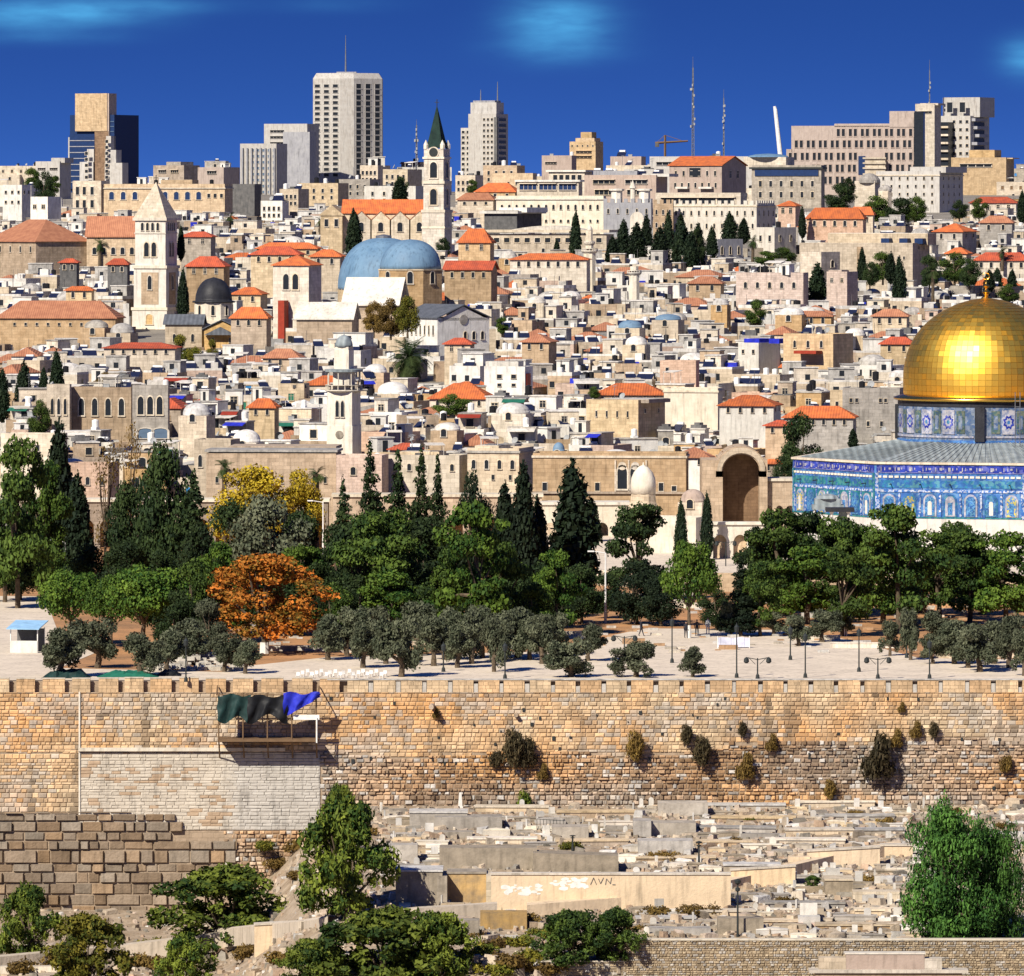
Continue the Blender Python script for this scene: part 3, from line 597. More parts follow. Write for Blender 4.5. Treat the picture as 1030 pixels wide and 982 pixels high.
lattice(697, 57, 168, 2300, 'tall steel lattice radio mast behind the orange roofed building, tallest mast', 3.6, 1); lattice(728, 90, 165, 2350, 'thinner lattice mast right of the tallest radio mast', 2.0, 2); lattice(419, 120, 175, 2300, 'short lattice mast left of the green spire', 3.0, 3); lattice(935, 60, 110, 2500, 'thin mast above the big stone hotel on the right', 1.8, 4)
# crane
Y = 2500; r = thing('tower_crane', 'small tower crane on the skyline left of the tall radio mast', 'crane', (WX(669, Y), Y, TZ(0, Y)), auto=False, at=(675, 145)); zc = lambda py: WZ(py, Y)-TZ(0, Y); kx = lambda px: (px-669)*Y/F
MB().tube((0, 0, 0), (0, 0, zc(136)), .5, .4, 4).build('tower', 'wood', r); m = MB(); m.tube((kx(659), 0, zc(144)), (kx(692), 0, zc(142)), .45, .3, 4); m.tube((0, 0, zc(136)), (kx(688), 0, zc(142.3)), .1); m.tube((0, 0, zc(136)), (kx(660), 0, zc(144)), .1); m.build('jib', 'wood', r)
MB().box(kx(659), kx(663), -.8, .8, zc(148), zc(144)).build('counterweight', 'darkcem', r)
Y = 2500; r = thing('bridge_pylon', 'white leaning pylon with a bent tip against the sky', 'pylon', (WX(789, Y), Y, TZ(0, Y)), auto=False, at=(785, 133)); MB().tube((0, 0, 0), ((780-789)*Y/F, 0, WZ(111, Y)-TZ(0, Y)), 1.0, .7, 8).tube(((780-789)*Y/F, 0, WZ(111, Y)-TZ(0, Y)), ((779-789)*Y/F, 0, WZ(107, Y)-TZ(0, Y)), .7, .5, 8).build('shaft', 'white_paint', r)
# tan stepped tower
b = Bld('stepped_tower', 'tan stepped stone tower rising behind the pale roofs left of the masts', 'tower', 573, 599, 607, 144, 170, 2350, 'ochre', a=22)
b.volume(578, 597, 139, 'ochre'); b.volume(582, 593, 133, 'ochre', y0=2); b.win('band', 1, 152, 154, 17, .2, .9, frame='ochre'); b.win('band', 1, 157, 159, 17, .2, .9, frame='ochre'); b.win('rect', 5, 146, 147.5, 1.5)
# right big hotel
b = Bld('grand_hotel', 'large stepped pinkish stone hotel with a grid of paired windows and a tall opening', 'hotel', 797, 919, 929, 128, 200, 2300, 'rosy', a=12, roof='flat')
b2 = b
# carve: build as steps
b.part('lower_wing', 'rosy', lambda m: m.box(b.x(792), b.x(798), 0, 8, 0, b.z(150)))
b.volume(840, 919, 124.5, 'rosy', y0=0); b.volume(895, 920, 112, 'rosy', y0=-.2); b.part('dark_corner', 'glass', lambda m: m.box(b.x(919.5), b.x(929), -.5, 3, 0, b.z(113)))
for rr_, (py, q0) in enumerate(((129, 842), (140.5, 800), (153, 794), (165, 817), (177, 817))):
    for q in np.arange(q0+2, 918, 12):
        if 862 < q+4 < 888 and py > 150: continue
        for e in (0, 5): window(b.root, 'rect', b.x(q+e), 0 if q < 840 or py > 130 else 0, b.z(py+8), 1.0, 2.4, frame='rosy')
b.win('rect', 4, 116, 123, 2.4, .80, .99, frame='rosy')
b.part('opening', 'glass_blue', lambda m: m.box(b.x(864), b.x(871), -.12, 0, b.z(176), b.z(157)))
b.part('balcony_tower', 'pale', lambda m: [m.box(b.x(872), b.x(892), -3.0, -.2, b.z(180), b.z(160))]+[m.box(b.x(870), b.x(893), -3.6, -2.4, b.z(p), b.z(p-1.6)) for p in (160, 165, 170, 176)])
b = Bld('hotel_tower', 'cream tower block beside the dark corner of the big stone hotel', 'tower', 921, 940, 948, 106, 200, 2380, 'pale', a=18); b.volume(925, 943, 104, 'pale'); b.win('band', 1, 112, 114, 14, .1, .9)
b = Bld('apartment_tower', 'white terraced tower with dark balconies, rightmost on the skyline', 'tower', 947, 976, 998, 118, 200, 2500, 'far_white', a=28)
b.volume(946, 982, 98, 'far_white', y0=3); b.part('terraces', 'far_grey', lambda m: [m.box(0, 1.5+.25*i, 1+1.2*(i % 3), b.d*.7, b.z(122+i*8), b.z(119+i*8)) for i in range(7)])
for i in range(8): window(b.root, 'rect', 0, b.d*.45, b.z(127+i*8), b.d*.55, 1.5, 'R', frame='far_white'); b.win('rect', 3, 121+i*8, 124+i*8, 3, .35, 1)
b.win('rect', 2, 103, 113, 6, .1, .95, frame='far_white')
b.part('front_terrace', 'glass', lambda m: m.box(b.x(944), b.x(960), -5, -.2, 0, b.z(123)))
for i in range(7): b.part('balcony', 'pale', lambda m: m.box(b.x(943), b.x(961), -6, -4.9, b.z(129+i*8), b.z(127+i*8)))
b = Bld('terraced_building', 'low cream terraced building at the foot of the rightmost tower', 'building', 958, 1012, 1022, 160, 178, 2300, 'ochre', a=20); b.volume(975, 1000, 151, 'ochre'); b.volume(1000, 1018, 159, 'ochre'); b.win('band', 1, 165, 168, 34, .1, .8)
b = Bld('white_building', 'white stone building with rows of small windows and a shaded right side below the big hotel', 'building', 883, 945, 972, 174, 220, 1950, 'far_white', a=28)
for i in range(4): b.win('rect', 7, 178+i*8, 181+i*8, 2, .05, .95)
for i in range(4): b.win('rect', 4, 178+i*8, 181+i*8, 2, .05, .95, face='R')
b.volume(915, 950, 168, 'far_white'); b.ledge(177, .3, .25)
b = Bld('small_domed_church', 'small pale church with two little grey domes left of the white building', 'church', 860, 880, 886, 184, 210, 1930, 'pale', a=25)
b.part('dome', 'grey', lambda m: m.lathe([(3.1, b.z(184)), (3.0, b.z(181)), (2.2, b.z(177)), (1.0, b.z(174.8)), (.05, b.z(174.2))], 14, -b.w*.4, b.d*.5)); b.part('dome', 'grey', lambda m: m.lathe([(2.0, b.z(192)), (1.9, b.z(190)), (1.1, b.z(187)), (.05, b.z(186))], 12, b.x(894), -3)); b.part('turret', 'pale', lambda m: m.lathe([(2.0, 0), (2.0, b.z(192))], 8, b.x(894), -3))
b = Bld('modern_building', 'grey modern building with a glass band and paired windows right of the orange roofed block', 'building', 757, 826, 830, 190-26+4, 212, 2000, 'grey', a=20)
b.ledge(170, .5, .6, 'dark_metal'); b.part('glass_band', 'glass_blue', lambda m: m.box(-b.w+1, -.8, -.3, 0, b.z(177), b.z(171)))
for i in range(2): b.win('rect', 6, 182+i*11, 188+i*11, 3, .05, .95)
b.part('upper_storey', 'pale', lambda m: m.box(b.x(748), b.x(790), 1, 9, b.H, b.z(158))); b.part('domed_roof', 'dome_blue', lambda m: m.lathe([(6, b.z(158)), (5.5, b.z(156.5)), (3.5, b.z(155)), (.1, b.z(154.3))], 20, b.x(768), 5))
b = Bld('museum_building', 'long pale flat building with a louvered band behind the orange roofed block', 'building', 654, 760, 764, 159, 180, 2150, 'far_white', a=15); b.win('band', 3, 163, 166, 26, .02, .98, frame='far_white'); b.clutter(3, 5, 1.5)
b = Bld('villa_block', 'tall pale building with twin orange roofs, balconies and a shaded right gable', 'building', 674, 726, 752, 167, 212, 1850, 'rosy', a=30, roof='gable', rh=9)
for i, n in ((172, 6), (184, 7), (195, 6)): b.win('rect', n, i, i+5, 2.3, .05, .95)
b.part('balcony', 'white', lambda m: [m.box(b.x(682), b.x(694), -1.2, 0, b.z(190), b.z(188)), m.box(b.x(705), b.x(718), -1.2, 0, b.z(190), b.z(188))]); b.part('loggia', 'glass', lambda m: m.box(b.x(694), b.x(705), -.1, .0, b.z(178), b.z(169)))
b.win('shut', 2, 172, 179, 4, .2, .8, face='R')
b = Bld('arcaded_hall', 'low wide building with a dark glazed ground floor under the orange roofed block', 'building', 660, 745, 752, 196, 208, 1760, 'pale', a=20); b.win('band', 1, 199, 205, 80, .02, .98)
b = Bld('monastery_wing', 'long white crenellated monastery with two rows of small windows', 'monastery', 677, 761, 782, 206, 250, 1700, 'bright_stone', a=22, roof='crenel')
b.win('arch', 11, 212, 217, 2.0); b.win('arch', 11, 225, 230, 2.0); b.win('arch', 4, 212, 217, 2.0, face='R'); b.win('arch', 4, 225, 230, 2.0, face='R'); b.ledge(208, .25, .2)
b = Bld('monastery_link', 'brownish crenellated wing between the two white monastery fronts', 'monastery', 657, 677, 678, 205, 250, 1703, 'tan', a=5, roof='crenel', below=3); b.win('arch', 3, 211, 216, 2); b.win('arch', 3, 224, 229, 2)
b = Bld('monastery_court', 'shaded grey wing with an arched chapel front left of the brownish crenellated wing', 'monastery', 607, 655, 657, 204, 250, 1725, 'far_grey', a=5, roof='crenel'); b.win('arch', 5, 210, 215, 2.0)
b.part('chapel_front', 'bright_stone', lambda m: m.prism([(x+b.x(641), z+b.z(240)) for x, z in arch_pts(3.4, 6.6)], -.8, 0)); b.part('chapel_door', 'glass', lambda m: m.prism([(x+b.x(641), z+b.z(240)) for x, z in arch_pts(1.4, 3.2)], -.85, -.8))
for q in (620, 648): b.part('turret', 'bright_stone', lambda m: m.lathe([(1.4, b.H), (1.4, b.H+2.8), (1.9, b.H+3.0), (1.9, b.H+3.4), (.1, b.H+3.5)], 8, b.x(q), 1.5))
b.part('turret', 'bright_stone', lambda m: m.lathe([(.7, b.H), (.6, b.H+3.5), (.9, b.H+3.6), (.5, b.H+4.6), (.05, b.H+5.6)], 8, b.x(636), 1.5))
b = Bld('white_monastery', 'long white stone monastery front with a row of fourteen small arched windows', 'monastery', 499, 607, 610, 199, 235, 1740, 'bright_stone', a=5); b.win('arch', 14, 206, 211, 2.2, .02, .98); b.win('arch', 14, 221, 224, 2.2, .02, .98); b.ledge(201, .3, .3)
b = Bld('flat_glass_house', 'white flat roofed building with a wide blue window band above the monastery front', 'building', 520, 582, 586, 183, 200, 1800, 'pale', a=10); b.win('band', 3, 185, 191, 18, .02, .98, pane='glass_blue'); b.ledge(183, .5, .5, 'white')
b = Bld('flat_glass_house', 'smaller white building with dark windows stacked above the wide blue window band', 'building', 552, 588, 602, 174, 184, 1860, 'pale', a=25); b.win('rect', 5, 176, 181, 4.5, .1, .95); b.ledge(173, .5, .6, 'white')
b = Bld('roof_complex', 'cluttered pale flat roofs with dark recesses left of the orange roofed block', 'building', 588, 660, 672, 178, 204, 1820, 'rosy', a=20); b.win('band', 2, 181, 185, 24, .05, .95); b.win('band', 2, 191, 196, 20, .05, .95); b.volume(596, 640, 172, 'far_grey'); b.volume(645, 672, 175, 'white'); b.clutter(7, 4, 1.3)
b = Bld('library_building', 'long low cream building with a colonnade of dark windows and a curved roof behind the cypresses', 'building', 492, 610, 618, 238, 255, 1560, 'cream', a=12); b.win('rect', 11, 239.5, 244, 5.5, .02, .98); b.ledge(234, .6, .8, 'pale'); b.part('curved_roof', 'lime_roof', lambda m: m.prism([(b.x(500)+i*(b.x(600)-b.x(500))/12, b.H+.9+1.5*math.sin(math.pi*i/12)) for i in range(13)][::-1]+[(b.x(500), b.H+.8)][:0], 1, 8)); b.win('arch', 4, 250, 254, 3, .4, .9)
b = Bld('modern_annex', 'dark sided low modern building with a white slab roof left of the monastery front', 'building', 487, 520, 545, 214, 232, 1640, 'darkcem', a=35); b.ledge(215, .6, .8, 'white'); b.volume(500, 528, 209, 'white')
b = Bld('tan_building', 'tan flat building behind the tower left of the stepped tower', 'building', 545, 575, 580, 158, 175, 2300, 'rosy', a=15); b.clutter(2, 2, 1.4); b.win('band', 1, 163, 165, 12, .1, .5)
b = Bld('tan_building', 'low tan block right of the stepped tower', 'building', 614, 645, 650, 159, 172, 2250, 'rosy', a=15); b.clutter(2, 3, 1.4)
b = Bld('tan_building', 'plain ochre building between the white hotel and the monastery', 'building', 495, 536, 540, 176, 196, 2050, 'ochre', a=15); b.win('rect', 3, 183, 186, 2, .3, .9)
# ---- left half upper
for (lab, a0, ac, a1, pt, pb, Y, wm) in (('cream flat block at the foot of the tallest tower', 362, 380, 392, 168, 190, 2200, 'cream'), ('cream block with a water tower left of the green spire', 385, 410, 424, 172, 190, 2150, 'pale'), ('domed pale house below the ribbed flats', 281, 300, 310, 192, 212, 1900, 'cream'), ('low pale block below the slab hotel', 300, 340, 350, 186, 205, 2050, 'cream'), ('grey stone block right below the tallest tower', 340, 372, 382, 182, 200, 2080, 'grey'), ('white low block between ribbed flats and tower foot', 262, 284, 290, 204, 222, 1820, 'white'), ('long white terrace block left of the clock tower', 366, 418, 426, 189, 205, 1950, 'white'), ('cream block right of the clock tower shaft', 458, 478, 486, 178, 196, 2150, 'cream'), ('sandy block at the foot of the white hotel tower', 486, 520, 528, 168, 182, 2300, 'sandy'), ('pale block with dark windows right of the crane', 610, 654, 660, 168, 178, 2200, 'pale'), ('grey-white block under the long louvered building', 628, 660, 668, 172, 182, 2100, 'far_white')):
    b = Bld('city_block', lab, 'building', a0, ac, a1, pt, pb, Y, wm, a=20, group='blocks at the foot of the towers'); b.win('rect', 4, pt+4, pt+8, 2.5, .05, .95); b.win('rect', 4, pt+11, pt+14.5, 2.5, .05, .95); b.clutter(4, a0, 1.3)
b = Bld('school_building', 'long yellow stone school with arched double windows below the glass tower', 'school', 88, 226, 233, 187, 215, 1850, 'ochre', a=15); b.volume(72, 101, 182, 'cream', y0=-1.2, zb=0); b.win('arch', 4, 193, 201, 5, .52, .85, pane='glass_blue'); b.win('arch', 3, 193, 201, 5, .12, .38, pane='glass_blue'); b.win('rect', 3, 195, 199, 3, .86, 1); b.ledge(190, .3, .3); b.volume(160, 192, 181, 'ochre'); b.clutter(5, 9, 1.2)
for q in (77, 84, 92): window(b.root, 'rect', b.x(q), -1.2, b.z(196), .9, 2.1); window(b.root, 'rect', b.x(q), -1.2, b.z(209), .9, 2.0)
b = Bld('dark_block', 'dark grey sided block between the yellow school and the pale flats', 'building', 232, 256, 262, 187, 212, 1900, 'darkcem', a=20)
b = Bld('tan_block', 'pinkish block with a roof opening on the skyline left of the ribbed flats', 'building', 198, 225, 240, 170, 187, 2100, 'rosy', a=35); b.win('band', 1, 172, 175, 12, .3, .8)
b = Bld('round_block', 'brown curved building on the skyline above the yellow school', 'building', 153, 185, 200, 168, 185, 2150, 'tan', a=35); b.win('band', 2, 171, 174, 10, .1, .9); b.volume(165, 180, 163, 'grey')
b = Bld('white_block', 'white flat building left of the glass tower', 'building', 35, 60, 70, 164, 190, 2200, 'far_white', a=25); b.volume(50, 64, 159, 'far_white'); b.win('band', 2, 169, 171, 9); b.win('rect', 5, 178, 181, 2)
b = Bld('white_block', 'white block of flats with small windows at the left edge below the skyline', 'building', 2, 22, 30, 188, 225, 1800, 'white', a=28); b.win('rect', 3, 192, 195, 2.5); b.win('rect', 3, 202, 205, 2.5); b.win('rect', 2, 192, 195, 2.5, face='R')
b = Bld('white_block', 'grey-white houses block with an awning at the upper left', 'building', 30, 48, 60, 200, 225, 1750, 'white', a=28); b.win('shut', 2, 206, 210, 4)
b = Bld('monastery_range', 'long orange-roofed monastery range with round arched windows at the left', 'monastery', 87, 150, 152, 239, 258, 1440, 'ochre', a=3, roof='gable', rh=20, roofm='tile_old', depth=14); b.win('arch', 6, 249, 256, 4.0, .05, .95)
b = Bld('monastery_range', 'tan range with a broad faded hip roof at the far left edge', 'monastery', -20, 36, 88, 243, 268, 1435, 'tan', a=52, roof='hip', rh=22, roofm='tile_old'); b.win('rect', 5, 248, 254, 3)
b = Bld('warehouse', 'wide ochre building with a shallow faded orange hip roof in the left middle', 'building', -4, 116, 122, 320, 345, 1260, 'sandy', a=8, roof='hip', rh=17, roofm='tile_old'); b.win('rect', 9, 325, 328, 2.5, .1, .95); b.clutter(0)
b = Bld('arched_hall', 'long stone hall with seven tall arched windows in the left middle', 'hall', 70, 132, 134, 393, 440, 1060, 'tan', a=4); b.win('arch', 4, 401, 418, 5.5, .08, .95); b.clutter(6, 33)
b = Bld('arched_hall', 'greyish stone wing with three tall arched windows right of the long hall', 'hall', 133, 169, 170, 391, 450, 1056, 'grey', a=4); b.win('arch', 3, 399, 417, 6, .1, .9); b.win('arch', 2, 431, 441, 14, .15, 1, pane='glass_pale')
b = Bld('arched_hall', 'cream end wall with three narrow arches left of the long hall', 'hall', 47, 70, 71, 390, 440, 1058, 'cream', a=4); b.win('arch', 3, 401, 417, 3, .1, .95)
# gabled church left of the clock tower
b = Bld('gabled_church', 'cream church with four orange gables beside the green spired clock tower', 'church', 345, 425, 427, 215, 248, 1520, 'pale', a=4, roof='gable', rh=13, roofm='tile_orange', depth=12)
for i in range(4):
    q = 364+i*19.5; xa, xb = b.x(q-9), b.x(q+9); b.part('gable', 'pale', lambda m: (m.box(xa, xb, -1.6, 0, -2, b.z(221)), m.prism([(xa, b.z(221)), (xb, b.z(221)), ((xa+xb)/2, b.z(213))], -1.6, 1))); b.part('gable_roof', 'tile_old', lambda m: m.gable(xa, xb, -1.6, 4, b.z(221), 1.75, True, ov=.1)); window(b.root, 'arch', (xa+xb)/2, -1.6, b.z(233), 1.1, 2.0)
b.part('front_pediment', 'cream', lambda m: (m.box(b.x(323), b.x(345), -2, 9, -2, b.z(217)), m.prism([(b.x(321), b.z(217)), (b.x(347), b.z(217)), (b.x(334), b.z(206))], -2.2, 9)))
for q in (329, 339): window(b.root, 'rect', b.x(q), -2.0, b.z(228), .8, 1.6)
def tower(name, label, px, Y, secs, mat='bright_stone', n=4, cap=None, cat='tower', a0=None):
    "stacked sections: (py_top, py_bottom, half width px)"
    pb = secs[-1][1]; z0 = TZ(WX(px, Y), Y); r = thing(name, label, cat, (WX(px, Y), Y, z0), R(-18) if n == 4 else 0, auto=False, at=(px, (secs[0][0]+pb)/2)); KEEP.append((px-secs[-1][2], px+secs[-1][2], secs[0][0], pb, Y)); FOOT.append((WX(px, Y), Y, 4))
    k = Y/F; m = MB()
    for i, (t, bt, hw) in enumerate(secs):
        zb = -3 if i == len(secs)-1 else WZ(bt, Y)-z0
        if n == 4: w_ = hw*k/1.26; m.box(-w_, w_, -w_, w_, zb, WZ(t, Y)-z0)
        else: m.lathe([(hw*k, zb), (hw*k, WZ(t, Y)-z0)], n, 0, 0, a0=math.pi/n)
    m.build('shaft', mat, r); return r, k, (lambda py: WZ(py, Y)-z0)
def cornices(r, k, z, items, mat='bright_stone', n=4):
    for (py, hw, h) in items:
        m = MB()
        if n == 4: w_ = hw*k/1.26; m.box(-w_, w_, -w_, w_, z(py+h), z(py))
        else: m.lathe([(hw*k, z(py+h)), (hw*k, z(py))], n, a0=math.pi/n)
        m.build('cornice', mat, r)
# Bell tower, left
r, k, z = tower('bell_tower', 'tall square white bell tower with a pale pyramid roof and arched openings', 157, 1330, [(222, 268, 20.5), (268, 310, 21.8), (310, 345, 23.5)]); w1 = 20.5*k/1.26; w2 = 21.8*k/1.26; w3 = 23.5*k/1.26
cornices(r, k, z, [(219, 23, 3), (267, 23.5, 3), (309, 24.5, 3), (329, 25, 2), (234, 21.3, 1.2)])
m = MB(); ww = 22*k/1.26; m.add([(-ww, -ww, z(219)), (ww, -ww, z(219)), (ww, ww, z(219)), (-ww, ww, z(219)), (0, 0, z(183))], [(0,1,4),(1,2,4),(2,3,4),(3,0,4),(3,2,1,0)]); m.build('pyramid_roof', 'pale', r)
m = MB(); m.tube((0, 0, z(183)), (0, 0, z(176)), .08); m.tube((-.5, 0, z(179)), (.5, 0, z(179)), .06); m.build('cross', 'dark_metal', r)
for f, off in (('F', -w1), ('L', -w1), ('R', w1)):
    for i in range(4): t = -1.6+i*1.05; window(r, 'arch', *((t, off) if f == 'F' else (off, t)), z(232), .55, 1.5, f)
    for t in (-.75, .75): window(r, 'arch', *((t, off) if f == 'F' else (off, t)), z(258), .95, 2.7, f)
for f, off in (('F', -w2), ('L', -w2), ('R', w2)):
    o = (lambda x, y0, y1, z0_, z1_: MB().box(-x, x, y0, y1, z0_, z1_))
    m = MB(); m.box(-1.75, 1.75, -.06, 0, z(306), z(274)); p = m.build('recessed_panel', 'sandy', r, loc=(0, off, 0) if f == 'F' else (off, 0, 0), rz={'F': 0, 'L': R(-90), 'R': R(90)}[f])
    window(r, 'arch', *((0, off-.06) if f == 'F' else (off+(-.06 if f == 'L' else .06), 0)), z(291), .8, 2.6, f)
for f, off in (('F', -w3), ('L', -w3)): window(r, 'arch', *((0, off) if f == 'F' else (off, 0)), z(326), 1.3, 1.9, f, pane='ochre')
# Dark domed church
r, k, z = tower('domed_church', 'church with a dark grey dome on a white octagonal drum and a gabled porch', 215, 1270, [(304, 322, 20.5), (322, 348, 22)], 'bright_stone', 8, cat='church')
for i in range(8):
    a = math.pi/8*(2*i)+0; px_ = 20.5*k*math.cos(math.pi/8); o = window(r, 'arch', 0, 0, z(317), .6, 1.8); o.location = (px_*math.cos(a), px_*math.sin(a), z(317)); o.rotation_euler = (0, 0, a+math.pi/2)
m = MB(); m.lathe([(21.5*k, z(304.5)), (21.5*k, z(303)), (19*k, z(302.5))]+[(18.6*k*math.cos(math.asin(min(1, t/10))), z(302.5)+t/10*18.5*k*1.28) for t in range(0, 11)], 28); m.build('dome', 'lead_dark', r, smooth_=True)
b = Bld('church_nave', 'ochre church body with dark gabled roofs below the dark dome', 'church', 205, 241, 245, 332, 350, 1258, 'ochre', a=5, roof='gablef', rh=9, roofm='sheet_grey', depth=8); b.part('porch_roof', 'sheet_grey', lambda m: m.prism([(b.x(206), b.z(337)), (b.x(238), b.z(337)), (b.x(222), b.z(329))], -1.5, -.2)); b.win('arch', 2, 340, 345, 3)
b = Bld('church_nave', 'cream side nave with a dark sheet roof left of the domed church', 'church', 166, 203, 205, 327, 350, 1262, 'cream', a=5, roof='gable', rh=9, roofm='sheet_grey', depth=10); b.win('arch', 2, 336, 344, 3)
b = Bld('church_nave', 'ochre side nave with a dark roof right of the domed church', 'church', 243, 262, 268, 330, 350, 1262, 'ochre', a=20, roof='gable', rh=8, roofm='sheet_grey', depth=8); b.win('arch', 1, 337, 345, 3)
# Clock tower with spire
r, k, z = tower('clock_tower', 'white clock tower with a dark green pointed spire', 439.5, 1500, [(150, 182, 13), (182, 212, 13.5), (212, 248, 15)], 'pale')
cornices(r, k, z, [(158, 14.5, 2), (182, 15, 3), (211, 16, 3), (228, 15.8, 2)]); w1 = 13*k/1.26; w2 = 13.5*k/1.26
for f, off in (('F', -w1), ('L', -w1), ('R', w1)): window(r, 'arch', *((0, off) if f == 'F' else (off, 0)), z(179), 1.6, 3.4, f)
for f, off in (('F', -w2), ('L', -w2), ('R', w2)): window(r, 'arch', *((0, off) if f == 'F' else (off, 0)), z(206), 1.5, 3.4, f)
for i, o in enumerate(((0, -w1-.1), )):
    m = MB(); m.tube((0, -.12, 0), (0, .05, 0), 1.25, 1.25, 16); c = m.build('clock_face', 'pale', r, loc=(0, -w1, z(153.5))); m = MB(); m.tube((0, -.16, 0), (0, -.12, 0), 1.0, 1.0, 16); m.build('dial', 'dark_metal', c)
m = MB(); a = math.pi/4; m.lathe([(13.4*k/1.26*1.2, z(149)), (9*k/1.26*1.3, z(140)), (.15, z(108))], 4, a0=a); m.build('spire', 'spire_green', r); m = MB(); m.tube((0, 0, z(108)), (0, 0, z(100)), .1); m.tube((-.5, 0, z(103)), (.5, 0, z(103)), .07); m.build('cross', 'dark_metal', r)
for sx_ in (-1, 1):
    for sy_ in (-1, 1): m = MB(); m.lathe([(.55, z(150)), (.55, z(146)), (.05, z(141))], 6, sx_*w1*.85, sy_*w1*.85); m.build('pinnacle', 'bright_stone', r)
# Big blue dome
Y = 1300; k = Y/F; zc_ = TZ(WX(385, Y), Y); r = thing('blue_domed_church', 'huge faded blue church dome in the middle of the old city', 'church', (WX(385, Y), Y+9, zc_), auto=False, at=(388, 262)); KEEP.append((336, 450, 238, 288, Y)); FOOT.append((WX(388, Y), Y+9, 11)); z = lambda py: WZ(py, Y)-zc_
m = MB(); Rd = 46.5*k; m.lathe([(Rd, -3), (Rd, z(291))], 28); m.build('drum', 'cream', r)
m = MB(); m.lathe([(Rd, z(292))]+[(Rd*(math.cos(t)**.82), z(290)+(z(239.5)-z(290))*math.sin(t)**.95) for t in np.linspace(0.02, 1.5, 16)]+[(1.2, z(239.3)), (.05, z(239))], 40); m.build('dome', 'dome_blue', r, smooth_=True)
m = MB(); m.lathe([(1.5, z(240)), (1.5, z(237.5)), (.1, z(236))], 12); m.build('lantern', 'steel', r)
r = thing('domed_chapel', 'second smaller blue dome on a sandy drum with arched windows, overlapping the huge one', 'church', (WX(413, Y-12), Y-12, zc_), auto=False, at=(420, 268)); KEEP.append((390, 450, 243, 290, Y-12)); Y2 = Y-12; z = lambda py: WZ(py, Y2)-zc_; k2 = Y2/F
m = MB(); m.lathe([(31.5*k2/.924, -3), (31.5*k2/.924, z(271))], 8, a0=math.pi/8); m.build('drum', 'sandy', r)
m = MB(); m.lathe([(32.3*k2/.924, z(272)), (32.3*k2/.924, z(270.6))], 8, a0=math.pi/8); m.build('cornice', 'cream', r)
m = MB(); m.lathe([(31*k2*math.cos(t)**.85, z(271)+(z(241)-z(271))*math.sin(t)) for t in np.linspace(0, 1.5, 12)]+[(.05, z(240.8))], 32); m.build('dome', 'dome_blue', r, smooth_=True)
for i in range(8):
    a = i*math.pi/4; q = 31.5*k2; o = window(r, 'arch', q*math.cos(a), q*math.sin(a), z(285), 1.0, 2.2); o.rotation_euler = (0, 0, a+math.pi/2)
# square bell tower with orange roof
r, k, z = tower('square_belfry', 'stubby square stone belfry with two arches and an orange pyramid roof left of the blue dome', 299, 1262, [(267, 310, 24)], 'pale'); w1 = 24*k/1.26
m = MB(); m.hip(-w1, w1, -w1, w1, z(266.5), 10*k, ov=.35, fl=1); m.build('roof', 'tile_orange', r)
for f, off in (('F', -w1), ('L', -w1)):
    for t in (-.9, .9): window(r, 'arch', *((t, off) if f == 'F' else (off, t)), z(291), 1.1, 2.8, f)
m = MB(); m.box(-w1*.45, -w1*.1, -w1-2.6, -w1-.3, z(350), z(302)); m.build('buttress', 'red_paint', r)
# white sheet roofs, white church, etc.
b = Bld('market_roof', 'long white sheet gable roof in front of the blue dome', 'roof', 345, 400, 410, 308, 316, 1245, 'tan', a=10, roof='gable', rh=27, roofm='sheet_white', depth=26); b.part('front_shed', 'sandy', lambda m: m.box(b.x(352), b.x(408), -3, -.01, -2, b.z(312)))
b = Bld('market_roof', 'lower white sheet roof sloping down beside the square belfry', 'roof', 298, 354, 360, 322, 328, 1228, 'tan', a=8, roof='gable', rh=16, roofm='sheet_white', depth=16)
b = Bld('white_church', 'white church with a dark sheet roof, round window and row of slim windows', 'church', 401, 440, 492, 323, 352, 1225, 'white', a=52, roof='flat', roofm='cement'); 
hh = 14*b.k; 
b.part('roof', 'sheet_grey', lambda m: m.gable(-b.w, 0, 0, b.d, b.H+.5, hh*.9, False, ov=.3)); b.part('gable_end', 'white', lambda m: m.add([(0, 0, b.H), (0, b.d, b.H), (0, b.d/2, b.H+hh*.9+.3), (-.3, 0, b.H), (-.3, b.d, b.H), (-.3, b.d/2, b.H+hh*.9+.3)], [(0,1,2),(5,4,3),(0,2,5,3),(1,4,5,2)]))
b.win('rect', 8, 328, 337, 2.2, .05, .95); b.win('arch', 3, 334, 342, 4, .45, .95, face='R'); m = MB(); m.tube((.0, b.d/2, b.z(322)), (.12, b.d/2, b.z(322)), .9, .9, 14); m.build('round_window', 'grey', b.root)
